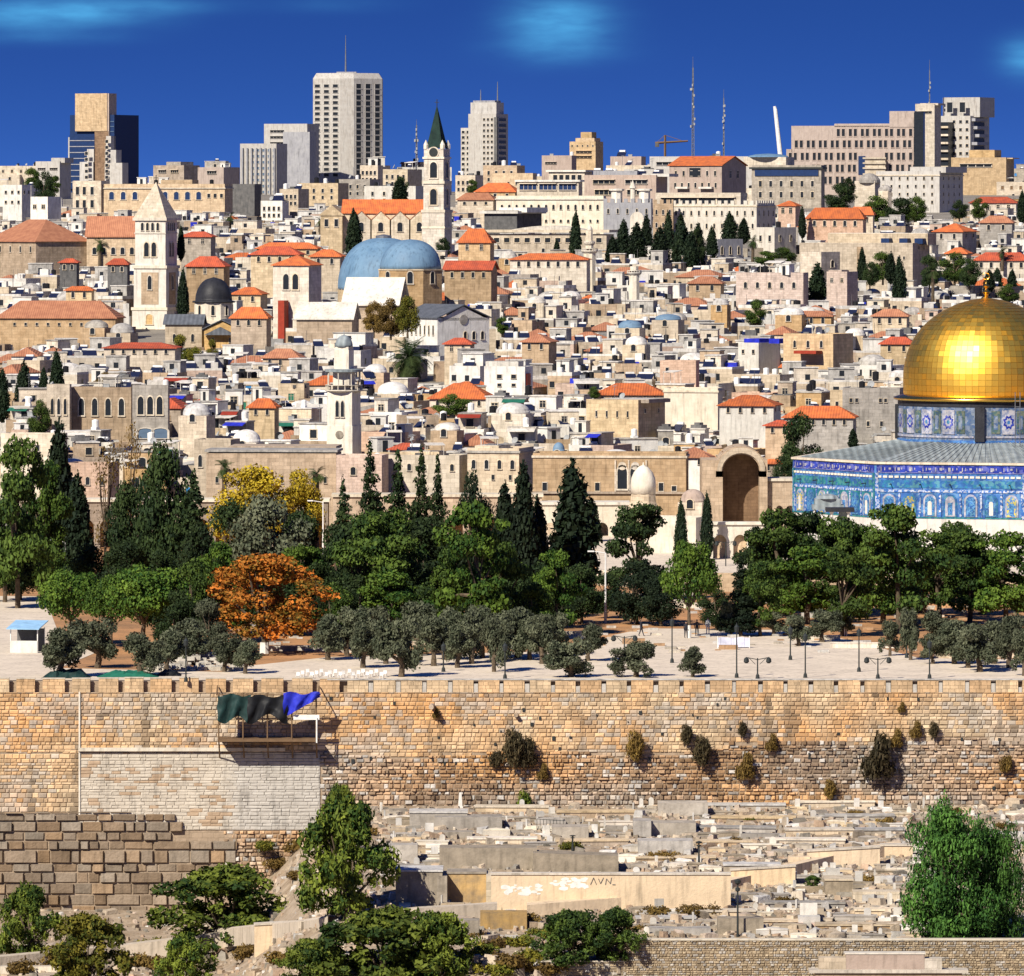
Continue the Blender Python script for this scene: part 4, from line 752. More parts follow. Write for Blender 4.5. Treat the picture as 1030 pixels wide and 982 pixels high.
# minarets
def minaret(px, Y, label, secs, bal, dome, mat='bright_stone'):
    r, k, z = tower('minaret', label, px, Y, secs, mat, 8 if secs[-1][2] < 9 else 4, cat='minaret')
    for (py, hw, h) in bal:
        m = MB(); m.lathe([(hw*k*.75, z(py+h+2)), (hw*k, z(py+h)), (hw*k, z(py+h-1)), (hw*k*.96, z(py+h-1))], 16); m.build('balcony', mat, r)
        m = MB()
        for i in range(16): a = i*math.pi/8; m.tube((hw*k*.93*math.cos(a), hw*k*.93*math.sin(a), z(py+h)), (hw*k*.93*math.cos(a), hw*k*.93*math.sin(a), z(py)), .07, .07, 4)
        m.lathe([(hw*k*.97, z(py+.6)), (hw*k*.97, z(py)), (hw*k*.88, z(py)), (hw*k*.88, z(py+.6))], 16); m.build('railing', mat, r)
    c0, dt, dm, hw = dome; m = MB(); m.lathe([(hw*k*math.cos(t), z(c0)+(z(dt)-z(c0))*math.sin(t)) for t in np.linspace(0, 1.5, 9)]+[(.06, z(dt-.6)), (.04, z(dt-5))], 16); m.build('dome', dm, r, smooth_=True); return r, k, z
r, k, z = minaret(346, 1005, 'tall square white minaret with a balcony and small grey dome', [(349, 352, 9), (352, 372, 9.8), (372, 392, 11), (392, 428, 16.5), (428, 470, 17.2)], [(387, 19.5, 6)], (349, 337, 'lead_roof', 9), 'bright_stone')
w1 = 16.5*k/1.26
m = MB(); m.lathe([(19*k, z(374)), (19.5*k, z(371.5)), (10*k, z(371))], 16); m.build('canopy', 'lead_roof', r)
m = MB()
for i in range(8): a = i*math.pi/4; m.tube((17*k*math.cos(a), 17*k*math.sin(a), z(391)), (17*k*math.cos(a), 17*k*math.sin(a), z(373)), .1)
m.build('column_ring', 'bright_stone', r)
window(r, 'arch', -.35, -w1, z(419), .5, 2.3, 'F'); window(r, 'arch', .45, -w1, z(419), .5, 2.3, 'F'); window(r, 'rect', -w1, 0, z(405), .5, .8, 'L'); m = MB(); m.tube((0, -.1, 0), (0, 0, 0), .6, .6, 14); m.build('round_window', 'grey', r, loc=(0, -17.2*k/1.26, z(437)))
minaret(593, 1420, 'slender white minaret with two balconies before the cypress grove', [(232, 242, 3.6), (242, 252, 4.2), (252, 295, 6.5)], [(250, 8.5, 3), (243, 5.5, 2)], (232, 227, 'bright_stone', 3.0))
minaret(638, 1380, 'short white minaret with a small dome right of the slender one', [(268, 274, 4.5), (274, 303, 5.5)], [(272, 7.5, 3)], (266, 261, 'white', 5.0))
# mid-city named buildings
b = Bld('theatre_building', 'long cream windowless building with shaded right side at the upper right', 'building', 806, 918, 938, 247, 285, 1400, 'cream', a=22, below=6); b.volume(826, 925, 235, 'cream', y0=5, y1=b.d-.2, roofm='white'); b.win('rect', 3, 258, 261, 2, .8, .95); b.win('rect', 2, 248, 251, 3, .2, .8, face='R'); b.part('buttress', 'tan', lambda m: m.box(b.x(865), b.x(869), -1.2, 0, -3, b.H-.3)); b.part('roof_unit', 'glass_blue', lambda m: [m.box(b.x(q), b.x(q+8), 3, 5, b.H+.3, b.H+1.4) for q in (882, 900, 915)])
b = Bld('white_annex', 'cream low annex with a shaded arched door left of the long cream building', 'building', 806, 826, 846, 256, 275, 1385, 'cream', a=40); b.win('arch', 1, 262, 269, 5, .3, .9, face='R')
b = Bld('pink_house', 'long pink house with arched windows left of the dark pointed cypress', 'house', 741, 808, 814, 277, 300, 1330, 'pink', a=15); b.win('arch', 5, 284, 290, 3.2, .05, .95); b.clutter(14, 21)
b = Bld('pink_house', 'small pink building right of the dark pointed cypress', 'house', 832, 852, 864, 276, 300, 1330, 'pink', a=28); b.win('shut', 2, 280, 284, 3); b.volume(832, 845, 272, 'pink')
b = Bld('stone_mansion', 'pale two storey mansion with a shaded right side below the monastery', 'building', 761, 779, 802, 231, 262, 1580, 'bright_stone', a=38); b.win('rect', 2, 237, 243, 3); b.win('rect', 2, 237, 243, 3, face='R'); b.clutter(3, 2)
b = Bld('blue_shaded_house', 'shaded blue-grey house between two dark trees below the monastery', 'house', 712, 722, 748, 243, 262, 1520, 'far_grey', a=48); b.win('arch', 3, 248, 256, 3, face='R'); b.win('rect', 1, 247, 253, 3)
for (lab, a0, ac, a1, pt, pb, Y, wm, rt, rh, ang) in (
    ('orange roofed house left of the big orange roof pair at upper right', 783, 800, 806, 207, 218, 1640, 'pink', 'hip', 5, 20), ('house with twin orange hip roofs beside the round dark trees', 812, 868, 872, 220, 232, 1560, 'pink', 'hip', 11, 15), ('orange hip roofed villa just above the twin roofs', 855, 878, 880, 216, 226, 1600, 'cream', 'hip', 8, 15),
    ('low villa with a red roof at the right edge below the terraced flats', 976, 1022, 1026, 204, 214, 1750, 'pale', 'hip', 6, 10), ('villa with a faded roof right of the dark trees', 986, 1018, 1022, 224, 236, 1560, 'grey', 'hip', 7, 12), ('villa with a bright orange roof facing right among trees', 940, 968, 984, 233, 252, 1500, 'grey', 'hip', 8, 30),
    ('white villa with a red hip roof at the far right edge', 980, 1035, 1040, 262, 282, 1400, 'pale', 'hip', 8, 12), ('small tiled cottage near the far right villa', 952, 972, 978, 255, 264, 1440, 'cream', 'hip', 6, 20),
    ('wide low house with a bright orange hip roof right of the date palm', 432, 490, 498, 401, 416, 1090, 'pale', 'hip', 15, 10), ('long house with a bright orange hip roof in the centre', 598, 668, 672, 397, 404, 1060, 'cream', 'hip', 11, 5), ('white house with a bright orange hip roof left of the gold dome', 724, 778, 787, 408, 425, 1030, 'white', 'hip', 10, 12), ('house with an orange hip roof hidden by a dark bushy tree', 789, 858, 863, 420, 440, 1000, 'grey', 'hip', 11, 8),
    ('red roofed house below the golden dome finial at the left', 886, 918, 922, 346, 358, 1180, 'cream', 'hip', 7, 12), ('house with a faded hip roof and arched window near the minaret', 264, 300, 305, 360, 375, 1160, 'sandy', 'hip', 9, 12), ('house with a small red hip roof and white walls right of the white church', 447, 473, 477, 346, 365, 1170, 'cream', 'hip', 6, 12),
    ('stone house with an orange hip roof right of the blue dome', 461, 493, 497, 244, 262, 1420, 'sandy', 'hip', 14, 12), ('long low house with a red sheet roof right of the blue dome', 447, 494, 500, 272, 290, 1320, 'tan', 'gable', 8, 12), ('house with an orange roof behind the clock tower', 478, 518, 524, 193, 200, 1850, 'ochre', 'hip', 9, 15), ('faded orange roofed house behind the clock tower base', 460, 496, 500, 201, 208, 1750, 'cream', 'hip', 7, 15),
    ('house with an orange hip roof left of the square belfry', 233, 262, 268, 296, 312, 1290, 'cream', 'hip', 7, 15), ('house with red zigzag roofs left of the square belfry', 252, 300, 305, 248+8, 268, 1340, 'cream', 'hip', 8, 10), ('long house with orange roof behind the square belfry', 258, 318, 322, 250, 258, 1370, 'sandy', 'hip', 6, 10), ('house with an orange roof between belfry and blue dome', 312, 342, 346, 258, 270, 1330, 'cream', 'hip', 7, 10),
    ('stone house with a red roof and three arched windows right of the bell tower', 182, 212, 216, 238, 258, 1390, 'grey', 'hip', 5, 12), ('house with bright red gables right of the bell tower', 187, 225, 230, 268, 280, 1330, 'tan', 'hip', 10, 12), ('house with red roof edge at the centre left above the old hall', 104, 176, 180, 350, 358, 1170, 'cream', 'hip', 5, 6), ('house with an orange hip roof right of the dark dome', 232, 268, 272, 320, 335, 1240, 'sandy', 'hip', 11, 12),
    ('cottage with an orange hip roof left of the white minaret', 250, 276, 280, 410, 440, 1030, 'cream', 'hip', 9, 14), ('shed with a small faded orange roof in front of the big round arch', 681, 712, 716, 460, 480, 930, 'white', 'hip', 5, 14), ('house with a low red roof behind the pines at the centre', 392, 420, 424, 452, 465, 960, 'sandy', 'hip', 6, 10), ('shop with a red roof left of the domed church', 60, 77, 79, 264, 280, 1390, 'darkcem', 'hip', 4, 10), ('small orange roofed house beside the bell tower base', 66, 92, 94, 292, 305, 1320, 'cream', 'hip', 4, 10), ('small red roofed house left of the bell tower', 108, 128, 130, 266, 278, 1370, 'darkcem', 'hip', 6, 10),
    ('house with a wide faded roof right of the slender minaret', 693, 725, 729, 285, 300, 1340, 'sandy', 'hip', 7, 10), ('house with a pink hip roof in the centre of the old city', 525, 552, 560, 344, 362, 1170, 'sandy', 'hip', 8, 15), ('long rose roofed building right of the two small white domes', 785, 836, 840, 318, 332, 1240, 'sandy', 'hip', 5, 10), ('house with a rose roof left of the gold dome top', 878, 912, 916, 318, 328, 1250, 'cream', 'hip', 7, 10), ('orange roofed rooms beside the big round arch', 768, 786, 788, 466, 476, 935, 'tan', 'hip', 4, 10), ('red roofed shed above the orange hip roofed house', 770, 796, 800, 428, 440, 985, 'sandy', 'hip', 5, 10), ('long cream building with a tiled roof and a small silver dome near the minarets', 513, 590, 594, 261, 280, 1400, 'pale', 'hip', 6, 6)):
    b = Bld('tiled_house', lab, 'house', a0, ac, a1, pt, pb, Y, wm, a=ang, roof=rt, rh=rh, below=4, kb=pt+6, roofm='tile_red' if 'red' in lab.split() or 'red ' in lab[:25] else ('tile_old' if 'faded' in lab or 'rose' in lab or 'pink' in lab else 'tile_orange'), group='tiled roof houses')
    n = max(2, int((ac-a0)/11)); b.win(rnd.choice(('rect', 'shut', 'arch')), n, pt+2, min(pb-2, pt+7.5), 3.0, .05, .95)
    if (a1-ac) > 8: b.win('rect', 2, pt+2, pt+6, 3, face='R')
b = Bld('high_wall_building', 'broad cream high wall right of the long orange roofed house', 'building', 668, 722, 728, 394, 440, 1045, 'bright_stone', a=10); b.ledge(395, .3, .15)
b = Bld('cream_building', 'cream stepped building with slit windows below the centre orange roof', 'building', 590, 642, 670, 406, 432, 1020, 'cream', a=30); b.win('rect', 4, 414, 420, 2, .1, .9); b.volume(602, 650, 402, 'tan'); b.win('rect', 2, 412, 416, 3, face='R'); b.clutter(3, 8)
b = Bld('grey_building', 'large plain grey building with paired small windows left of the gold dome', 'building', 848, 905, 912, 394, 440, 1010, 'grey', a=12); b.win('rect', 2, 401, 405, 3, .1, .3); b.win('rect', 2, 401, 405, 3, .62, .8); b.win('rect', 3, 424, 429, 3, .1, .8); b.clutter(5, 8)
b = Bld('grey_building', 'cream end of the large grey building above the orange hip roof', 'building', 835, 849, 851, 396, 440, 1012, 'cream', a=12); b.win('rect', 1, 404, 409, 3)
b = Bld('blue_topped_house', 'white house with a blue tarpaulin roof room and grey shaded side', 'house', 743, 763, 786, 348, 368, 1170, 'white', a=38); b.part('roof_room', 'blue_tarp', lambda m: m.box(b.x(747), b.x(762), .5, 5, b.H+.4, b.z(341))); b.part('roof_room', 'blue_tarp', lambda m: m.box(b.x(768), b.x(778), 1.5, 6, b.H+.4, b.z(341))); b.win('rect', 2, 352, 356, 3)
b = Bld('ochre_house', 'ochre house with a red awning roof below it at centre right', 'house', 789, 838, 860, 339, 365, 1160, 'ochre', a=30); b.win('arch', 3, 343, 350, 3, .1, .9); b.part('awning', 'red_paint', lambda m: m.box(b.x(806), b.x(828), -2.5, -.2, b.z(356), b.z(353))); b.clutter(8, 3)
b = Bld('rectangular_hall', 'pinkish plain windowless block in the centre', 'building', 664, 700, 704, 366, 388, 1100, 'pink', a=10); b.win('rect', 1, 370, 374, 3, .1, .3)
b = Bld('white_house', 'white cubic house with a corner block and rust red side panel', 'house', 487, 528, 536, 372, 395, 1110, 'white', a=15); b.win('rect', 2, 377, 381, 5, .2, .9); b.win('rect', 2, 386, 389, 4, .2, .9); b.volume(487, 520, 364, 'white'); b.part('side_panel', 'red_paint', lambda m: m.box(.02, .2, b.d*.1, b.d*.6, b.z(388), b.z(376)))
# two white domes etc on plain small buildings
def domed(px, pt, pb, hw, Y, label, wm='cream', dm='white', sq=True):
    k = Y/F; z0 = TZ(WX(px, Y), Y); r = thing('domed_house', label, 'house', (WX(px, Y), Y, z0), R(-15), 'small domed houses', auto=False, at=(px, (pt+pb)/2)); z = lambda py: WZ(py, Y)-z0; w_ = hw*k; KEEP.append((px-hw, px+hw, pt, pb+4, Y)); FOOT.append((WX(px, Y), Y, w_*1.2))
    MB().box(-w_*1.05, w_*1.05, -w_*1.05, w_*1.05, -3, z(pb)).build('wall', wm, r); m = MB(); m.lathe([(w_, z(pb)-.1), (w_, z(pb)+.3)]+[(w_*math.cos(t), z(pb)+.3+(z(pt)-z(pb)-.3)*math.sin(t)) for t in np.linspace(0, 1.5, 9)], 20); m.build('dome', dm, r, smooth_=True)
    window(r, 'arch', 0, -w_*1.05, z(pb+6), .8, 1.1, 'F')
for a in ((796, 309, 317, 13, 1240, 'broad white dome left of the pair beside the rose roof'), (819, 309, 316, 11, 1245, 'white dome right of the pair beside the rose roof'), (512, 252, 260, 8, 1450, 'small silvery dome left of the slender minaret'), (634, 322, 330, 12, 1240, 'pale blue flat dome in the centre of the old city'), (672, 316, 322, 13, 1250, 'pale blue wide dome right of the flat one'), (516, 405, 416, 17, 1040, 'wide white dome over an ochre house at the centre'), (562, 445, 455, 6, 925, 'little sky blue dome behind the tall cypress'), (620, 452, 460, 14, 925, 'low white dome on the long arcade building'), (562, 454, 461, 8, 930, 'tiny white dome left on the long arcade building'), (97, 322, 330, 12, 1240, 'grey dome left of the bell tower base'), (123, 325, 335, 12, 1235, 'grey dome touching the bell tower base'), (248, 432, 445, 14, 985, 'white plastered dome left of the white minaret'), (198, 405, 418, 14, 1010, 'cement dome right of the arched stone wing'), (378, 366, 375, 11, 1120, 'whitewashed dome between minaret and date palm'), (640, 338, 347, 11, 1190, 'cream dome in the middle of the old city'), (725, 300, 307, 8, 1270, 'small cream dome near the pink houses'), (992, 305, 313, 9, 1260, 'small white dome right above the gold dome'), (540, 298, 305, 9, 1300, 'white dome on a cream house left of the short minaret'), (860, 330, 338, 10, 1215, 'pale dome among roofs left of the gold dome'), (905, 372, 380, 11, 1100, 'low white dome close to the gold dome edge'), (450, 425, 433, 13, 1010, 'whitewashed dome below the orange roof by the palm')):
    domed(*a, wm=rnd.choice(('cream', 'sandy', 'pale')), dm='dome_blue' if 'blue' in a[5] else ('cement' if 'grey' in a[5] or 'cement' in a[5] or 'silver' in a[5] else 'lime_roof'))
# ---- west side of the esplanade
b = Bld('arcade_building', 'long ochre stone college with arched loggia facing the esplanade, behind the tall cypress', 'college', 536, 690, 694, 460, 545, 905, 'sandy', a=4, base=0, depth=9)
b.ledge(461, .3, .15); b.ledge(497, .3, .3, 'tan')
for q in (626, 639): window(b.root, 'arch', b.x(q), 0, b.z(492), 1.25, 2.9)
for q, h in ((601, 8), (548, 8), (665, 8), (678, 5)): window(b.root, 'rect', b.x(q), 0, b.z(494), .6, h*b.k)
b.part('loggia_frame', 'cream', lambda m: [m.box(b.x(q)-.1, b.x(q)+.1, -.15, 0, b.z(496), b.z(463)) for q in (619, 632.5, 650)])
for q in (626, 639): b.part('blind_oculus', 'pale', lambda m: m.tube((b.x(q), -.1, b.z(469)), (b.x(q), 0, b.z(469)), .55, .55, 12))
def arcade(name, label, px0, px1, pt, pb, Y, n, mat, base, depth=5):
    z0 = base; X0, X1 = WX(px0, Y), WX(px1, Y); W_ = X1-X0; H = WZ(pt, Y)-z0; r = thing(name, label, 'arcade', (X0, Y, z0), 0, auto=False, at=((px0+px1)/2, (pt+pb)/2)); KEEP.append((px0, px1, pt, pb, Y))
    bay = W_/n; m = MB(); ar = bay*.34; sp = H*.45
    for i in range(n):
        c = bay*(i+.5); P = arch_pts(ar*2, sp+ar, 10)
        m.box(bay*i, c-ar, 0, .7, -.5, H); m.box(c+ar, bay*(i+1), 0, .7, -.5, H)
        v = []; f = []
        for j in range(11):
            a = math.pi*j/10; x_ = c+ar*math.cos(a); z_ = sp+ar*math.sin(a)*1.25; v += [(x_, 0, z_), (x_, 0, H), (x_, .7, z_), (x_, .7, H)]
        for j in range(10): q = 4*j; f += [(q+1, q+5, q+4, q), (q+6, q+7, q+3, q+2), (q, q+4, q+6, q+2)]
        m.add(v, f)
    m.box(0, W_, .7, depth, H-.4, H-.02); m.build('arch_wall', mat, r); MB().box(-.2, W_+.2, -.25, depth+.2, H, H+.35).build('cornice', 'bright_stone', r)
    MB().box(0, W_, depth-.4, depth, -.5, H-.4).build('rear_wall', 'sandy', r); return r
arcade('arcade', 'white arcade with pointed arches at the esplanade, left of the round leaning pine', 545, 632, 508, 560, 893, 5, 'bright_stone', 0)
arcade('arcade', 'white freestanding arches at the head of the platform stairs', 714, 775, 528, 585, 838, 3, 'bright_stone', PZ, 1.2)
arcade('arcade', 'ochre arcade with a ribbed parapet between the great arch and the blue octagon', 768, 800, 484, 540, 900, 3, 'sandy', PZ)
arcade('arcade', 'long low stone arcade behind the trees at the left', 20, 330, 505, 560, 897, 16, 'tan', 0)
arcade('arcade', 'stone arcade behind the centre pines', 335, 545, 500, 560, 897, 11, 'sandy', 0)
Bld('white_terrace', 'white stepped terrace between the two thin cypresses', 'terrace', 650, 700, 714, 525, 570, 850, 'bright_stone', a=20, base=PZ)
# great arch (iwan)
Y = 899; r = thing('great_arch', 'tall round arched stone portal, dark inside, left of the blue octagon', 'portal', (WX(742, Y), Y, 0), auto=False, at=(745, 490)); KEEP.append((704, 772, 450, 530, Y)); k = Y/F; z = lambda py: WZ(py, Y); x = lambda px: WX(px, Y)-r.location.x
m = MB(); m.box(x(706), x(727), 0, 10, -1, z(463)); m.box(x(764), x(772), 0, 10, -1, z(463)); c = x(745.5); ar = 18.5*k; v = []; f = []
for j in range(15):
    a = math.pi*j/14; x_ = c+ar*math.cos(a); z_ = z(474)+ar*math.sin(a)*.92; xo = c+(ar+.9)*math.cos(a); zo = z(474)+(ar+.9)*math.sin(a)*.98; v += [(x_, 0, z_), (xo, -.05, zo), (x_, 10, z_), (xo, 10, zo)]
for j in range(14): q = 4*j; f += [(q+1, q+5, q+4, q), (q+6, q+7, q+3, q+2), (q, q+4, q+6, q+2), (q+5, q+1, q+3, q+7)]
m.add(v, f); m.box(c-ar-.9, c-ar, 0, 10, z(480), z(474)); m.box(c+ar, c+ar+.9, 0, 10, z(480), z(474)); m.build('arch_wall', 'sandy', r)
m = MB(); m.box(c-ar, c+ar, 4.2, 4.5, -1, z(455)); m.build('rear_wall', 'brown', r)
m = MB(); v = []; f = []
for j in range(15):
    a = math.pi*j/14; v += [(c+(ar+.15)*math.cos(a), -.35, z(474)+(ar+.15)*math.sin(a)*.93), (c+(ar+.75)*math.cos(a), -.3, z(474)+(ar+.75)*math.sin(a)*.98), (c+(ar+.75)*math.cos(a), .0, z(474)+(ar+.75)*math.sin(a)*.98)]
for j in range(14): q = 3*j; f += [(q+1, q+4, q+3, q), (q+4, q+1, q+2, q+5)]
m.add(v, f); m.build('arch_ring', 'cream', r)
# fountain kiosk with carved dome
Y = 880; r = thing('domed_fountain', 'cream domed stone fountain house rising behind the round leaning pine', 'fountain', (WX(647, Y), Y, 0), auto=False, at=(647, 488)); KEEP.append((630, 664, 468, 510, Y)); k = Y/F; z = lambda py: WZ(py, Y)
MB().lathe([(17*k, -.5), (17*k, z(512)), (14*k, z(505)), (13*k, z(497))], 8, a0=.39).build('body', 'cream', r); m = MB(); m.lathe([(12.6*k, z(497)), (12.8*k, z(488)), (12*k, z(481)), (9.5*k, z(475)), (5*k, z(470)), (.6*k, z(467.5)), (.05, z(465))], 20); m.build('dome', 'bright_stone', r, smooth_=True)
domed(697, 492, 505, 12, 865, 'rosy small dome between two thin cypresses near the fountain', 'cream', 'rosy')
# buildings on the left edge of the esplanade, around the minaret foot
b = Bld('wall_building', 'long stone building with a band of square openings below the white minaret', 'building', 232, 336, 340, 453, 520, 925, 'cream', a=4, base=0); b.win('rect', 5, 447-5+13, 460, 8, .25, .98); b.ledge(452, .4, .3, 'tan')
b = Bld('wall_building', 'cream stone building below the white minaret, behind the yellow trees', 'building', 207, 338, 342, 460, 540, 915, 'sandy', a=4, base=0); b.ledge(455, .3, .2, 'cement'); b.win('rect', 6, 480, 486, 3)
b = Bld('stone_annex', 'stone building with a rounded arch niche right of the minaret foot', 'building', 338, 384, 390, 462, 540, 910, 'pink', a=8, base=0); b.win('arch', 2, 470, 478, 5, .2, .9)
b = Bld('stone_annex', 'pale stone building behind the row of centre conifers', 'building', 390, 462, 472, 462, 540, 914, 'pale', a=14, base=0); b.win('arch', 5, 467, 474, 4); b.clutter(5, 3); b.volume(400, 440, 455, 'cream')
b = Bld('stone_annex', 'sandy stone building just left of the tall cypress pair', 'building', 470, 522, 537, 455, 540, 912, 'cream', a=14, base=0); b.win('arch', 4, 463, 472, 4); b.ledge(456, .3, .2, 'cement'); b.volume(476, 500, 449, 'pale'); b.win('rect', 3, 478, 483, 3); b.clutter(3, 7)
b = Bld('stone_annex', 'pinkish building behind the big pine at the left edge', 'building', 66, 110, 118, 470, 560, 920, 'pink', a=12, base=0); b.win('arch', 3, 480, 488, 4)
b = Bld('stone_annex', 'pale building left of the dark round evergreen', 'building', 0, 60, 66, 440, 560, 960, 'pale', a=12, base=0); b.win('rect', 4, 448, 454, 4)
b = Bld('stone_annex', 'cream building with domed bays above the yellow trees', 'building', 195, 232, 240, 446, 520, 945, 'cream', a=12, base=0); b.win('arch', 3, 458, 470, 4)
# ---------------------------------------------------------------- the golden dome
def goldmat():
    m, n, l, b = newmat('gold'); b.inputs["Metallic"].default_value = 1.0; b.inputs["Roughness"].default_value = .34
    a = n.new("ShaderNodeAttribute"); a.attribute_name = "tone"
    mx = n.new("ShaderNodeMix"); mx.data_type = 'RGBA'; mx.inputs[6].default_value = (.95, .50, .055, 1); mx.inputs[7].default_value = (1.0, .66, .11, 1); l.new(a.outputs["Fac"], mx.inputs[0]); l.new(mx.outputs[2], b.inputs["Base Color"])
    mr = n.new("ShaderNodeMapRange"); mr.inputs[3].default_value = .52; mr.inputs[4].default_value = .40; l.new(a.outputs["Fac"], mr.inputs[0]); l.new(mr.outputs[0], b.inputs["Roughness"])
goldmat(); plain('gold_seam', (.62, .32, .04), .5, .95)
def tiles(name, cols, scale=1.6, cell=None, mix=.5):
    "glazed mosaic: small cells of a few colours"
    m, n, l, b = newmat(name); b.inputs["Roughness"].default_value = .35
    t = n.new("ShaderNodeTexCoord"); sp = n.new("ShaderNodeSeparateXYZ"); l.new(t.outputs["Object"], sp.inputs[0])
    v = n.new("ShaderNodeTexVoronoi"); v.inputs["Scale"].default_value = scale; v.distance = 'CHEBYCHEV'; l.new(t.outputs["Object"], v.inputs["Vector"])
    cr = n.new("ShaderNodeValToRGB"); cr.color_ramp.interpolation = 'CONSTANT'; e = cr.color_ramp.elements
    while len(e) < len(cols): e.new(.5)
    for i, c in enumerate(cols): e[i].position = i/len(cols); e[i].color = c3(c)
    sv = n.new("ShaderNodeSeparateColor"); l.new(v.outputs["Color"], sv.inputs[0]); l.new(sv.outputs[0], cr.inputs[0])
    n1 = n.new("ShaderNodeTexNoise"); n1.inputs["Scale"].default_value = .7; n1.inputs["Detail"].default_value = 5; l.new(t.outputs["Object"], n1.inputs["Vector"])
    mr = n.new("ShaderNodeMapRange"); mr.inputs[1].default_value = .35; mr.inputs[2].default_value = .65; mr.inputs[3].default_value = .7; mr.inputs[4].default_value = 1.25; l.new(n1.outputs[0], mr.inputs[0])
    h = n.new("ShaderNodeHueSaturation"); l.new(cr.outputs[0], h.inputs["Color"]); l.new(mr.outputs[0], h.inputs["Value"]); l.new(h.outputs[0], b.inputs["Base Color"])
tiles('tile_blue', [(.045, .13, .35), (.065, .17, .39), (.04, .11, .33), (.10, .22, .40)], 3.4)
tiles('tile_navy', [(.02, .035, .26), (.03, .05, .32), (.10, .12, .40), (.02, .03, .24)], 2.2)
tiles('tile_turq', [(.03, .17, .30), (.04, .14, .34), (.08, .24, .32), (.03, .11, .30)], 3.0)
tiles('tile_teal', [(.02, .14, .20), (.03, .18, .20), (.03, .10, .26), (.06, .22, .22)], 3.0)
tiles('tile_check', [(.04, .12, .38), (.45, .48, .55), (.05, .15, .40), (.30, .36, .50)], 4.5)
tiles('tile_light', [(.30, .31, .38), (.38, .38, .43), (.22, .25, .36), (.42, .41, .43)], 4.0)
tiles('tile_green', [(.06, .11, .11), (.10, .14, .11), (.05, .09, .14), (.14, .16, .12)], 4.0)
tiles('grille_yellow', [(.50, .40, .08), (.10, .22, .40), (.42, .40, .12), (.06, .16, .40)], 6.0)
tiles('grille_blue', [(.04, .14, .38), (.10, .26, .46), (.03, .09, .26), (.08, .22, .34)], 6.0)
tiles('tile_drum', [(.10, .15, .24), (.16, .20, .28), (.07, .12, .24), (.20, .24, .30)], 3.0)
stone('marble', (.66, .63, .58), (.54, .51, .47), tint=0)
DX, DY, DZ = WX(992, 870), 870.0, PZ
dome = thing('golden_dome_shrine', 'octagonal shrine with blue tiled walls under a great golden dome', 'shrine', (DX, DY, DZ), auto=False, at=(960, 440))
KEEP.append((795, 1100, 280, 560, 850)); FOOT.append((DX, DY, 28))
dz = lambda z: z-DZ
RO = 24.5; TH = [R(7.5+45*k) for k in range(8)]       # corner angles measured from the viewer's side
def cor(r, th): return (r*math.sin(th), -r*math.cos(th))
# body: marble plinth and tile wall
def octo(mb, r, z0, z1, mi=0, r1=None):
    r1 = r if r1 is None else r1; v = [cor(r, t)+(z0,) for t in TH]+[cor(r1, t)+(z1,) for t in TH]
    mb.add(v, [(i, (i+1) % 8, 8+(i+1) % 8, 8+i) for i in range(8)]+[tuple(range(7, -1, -1)), tuple(range(8, 16))], mi)
m = MB(); octo(m, RO, dz(PZ-.3), dz(6.1)); m.build('marble_plinth', 'marble', dome)
m = MB(); octo(m, RO, dz(6.1), dz(12.7)); m.build('tiled_wall', 'tile_blue', dome)
m = MB(); octo(m, RO+.25, dz(12.7), dz(12.95)); m.build('parapet_coping', 'pale', dome)
# sloping lead roof with standing seams
m = MB(); v = []; rIn = 11.4; n8 = 6
for k in range(8):
    c0, c1 = cor(RO-.9, TH[k]), cor(RO-.9, TH[(k+1) % 8]); d0, d1 = cor(rIn, TH[k]), cor(rIn, TH[(k+1) % 8])
    m.add([c0+(dz(12.96),), c1+(dz(12.96),), d1+(dz(15.0),), d0+(dz(15.0),)], [(0, 1, 2, 3)])
    for j in range(1, 22):
        t = j/22; a = Vector(c0+(dz(13.0),)).lerp(Vector(c1+(dz(13.0),)), t); b_ = Vector(d0+(dz(15.05),)).lerp(Vector(d1+(dz(15.05),)), t); m.tube(a, b_, .05, .05, 4)
m.build('lead_roof', 'lead_roof', dome)
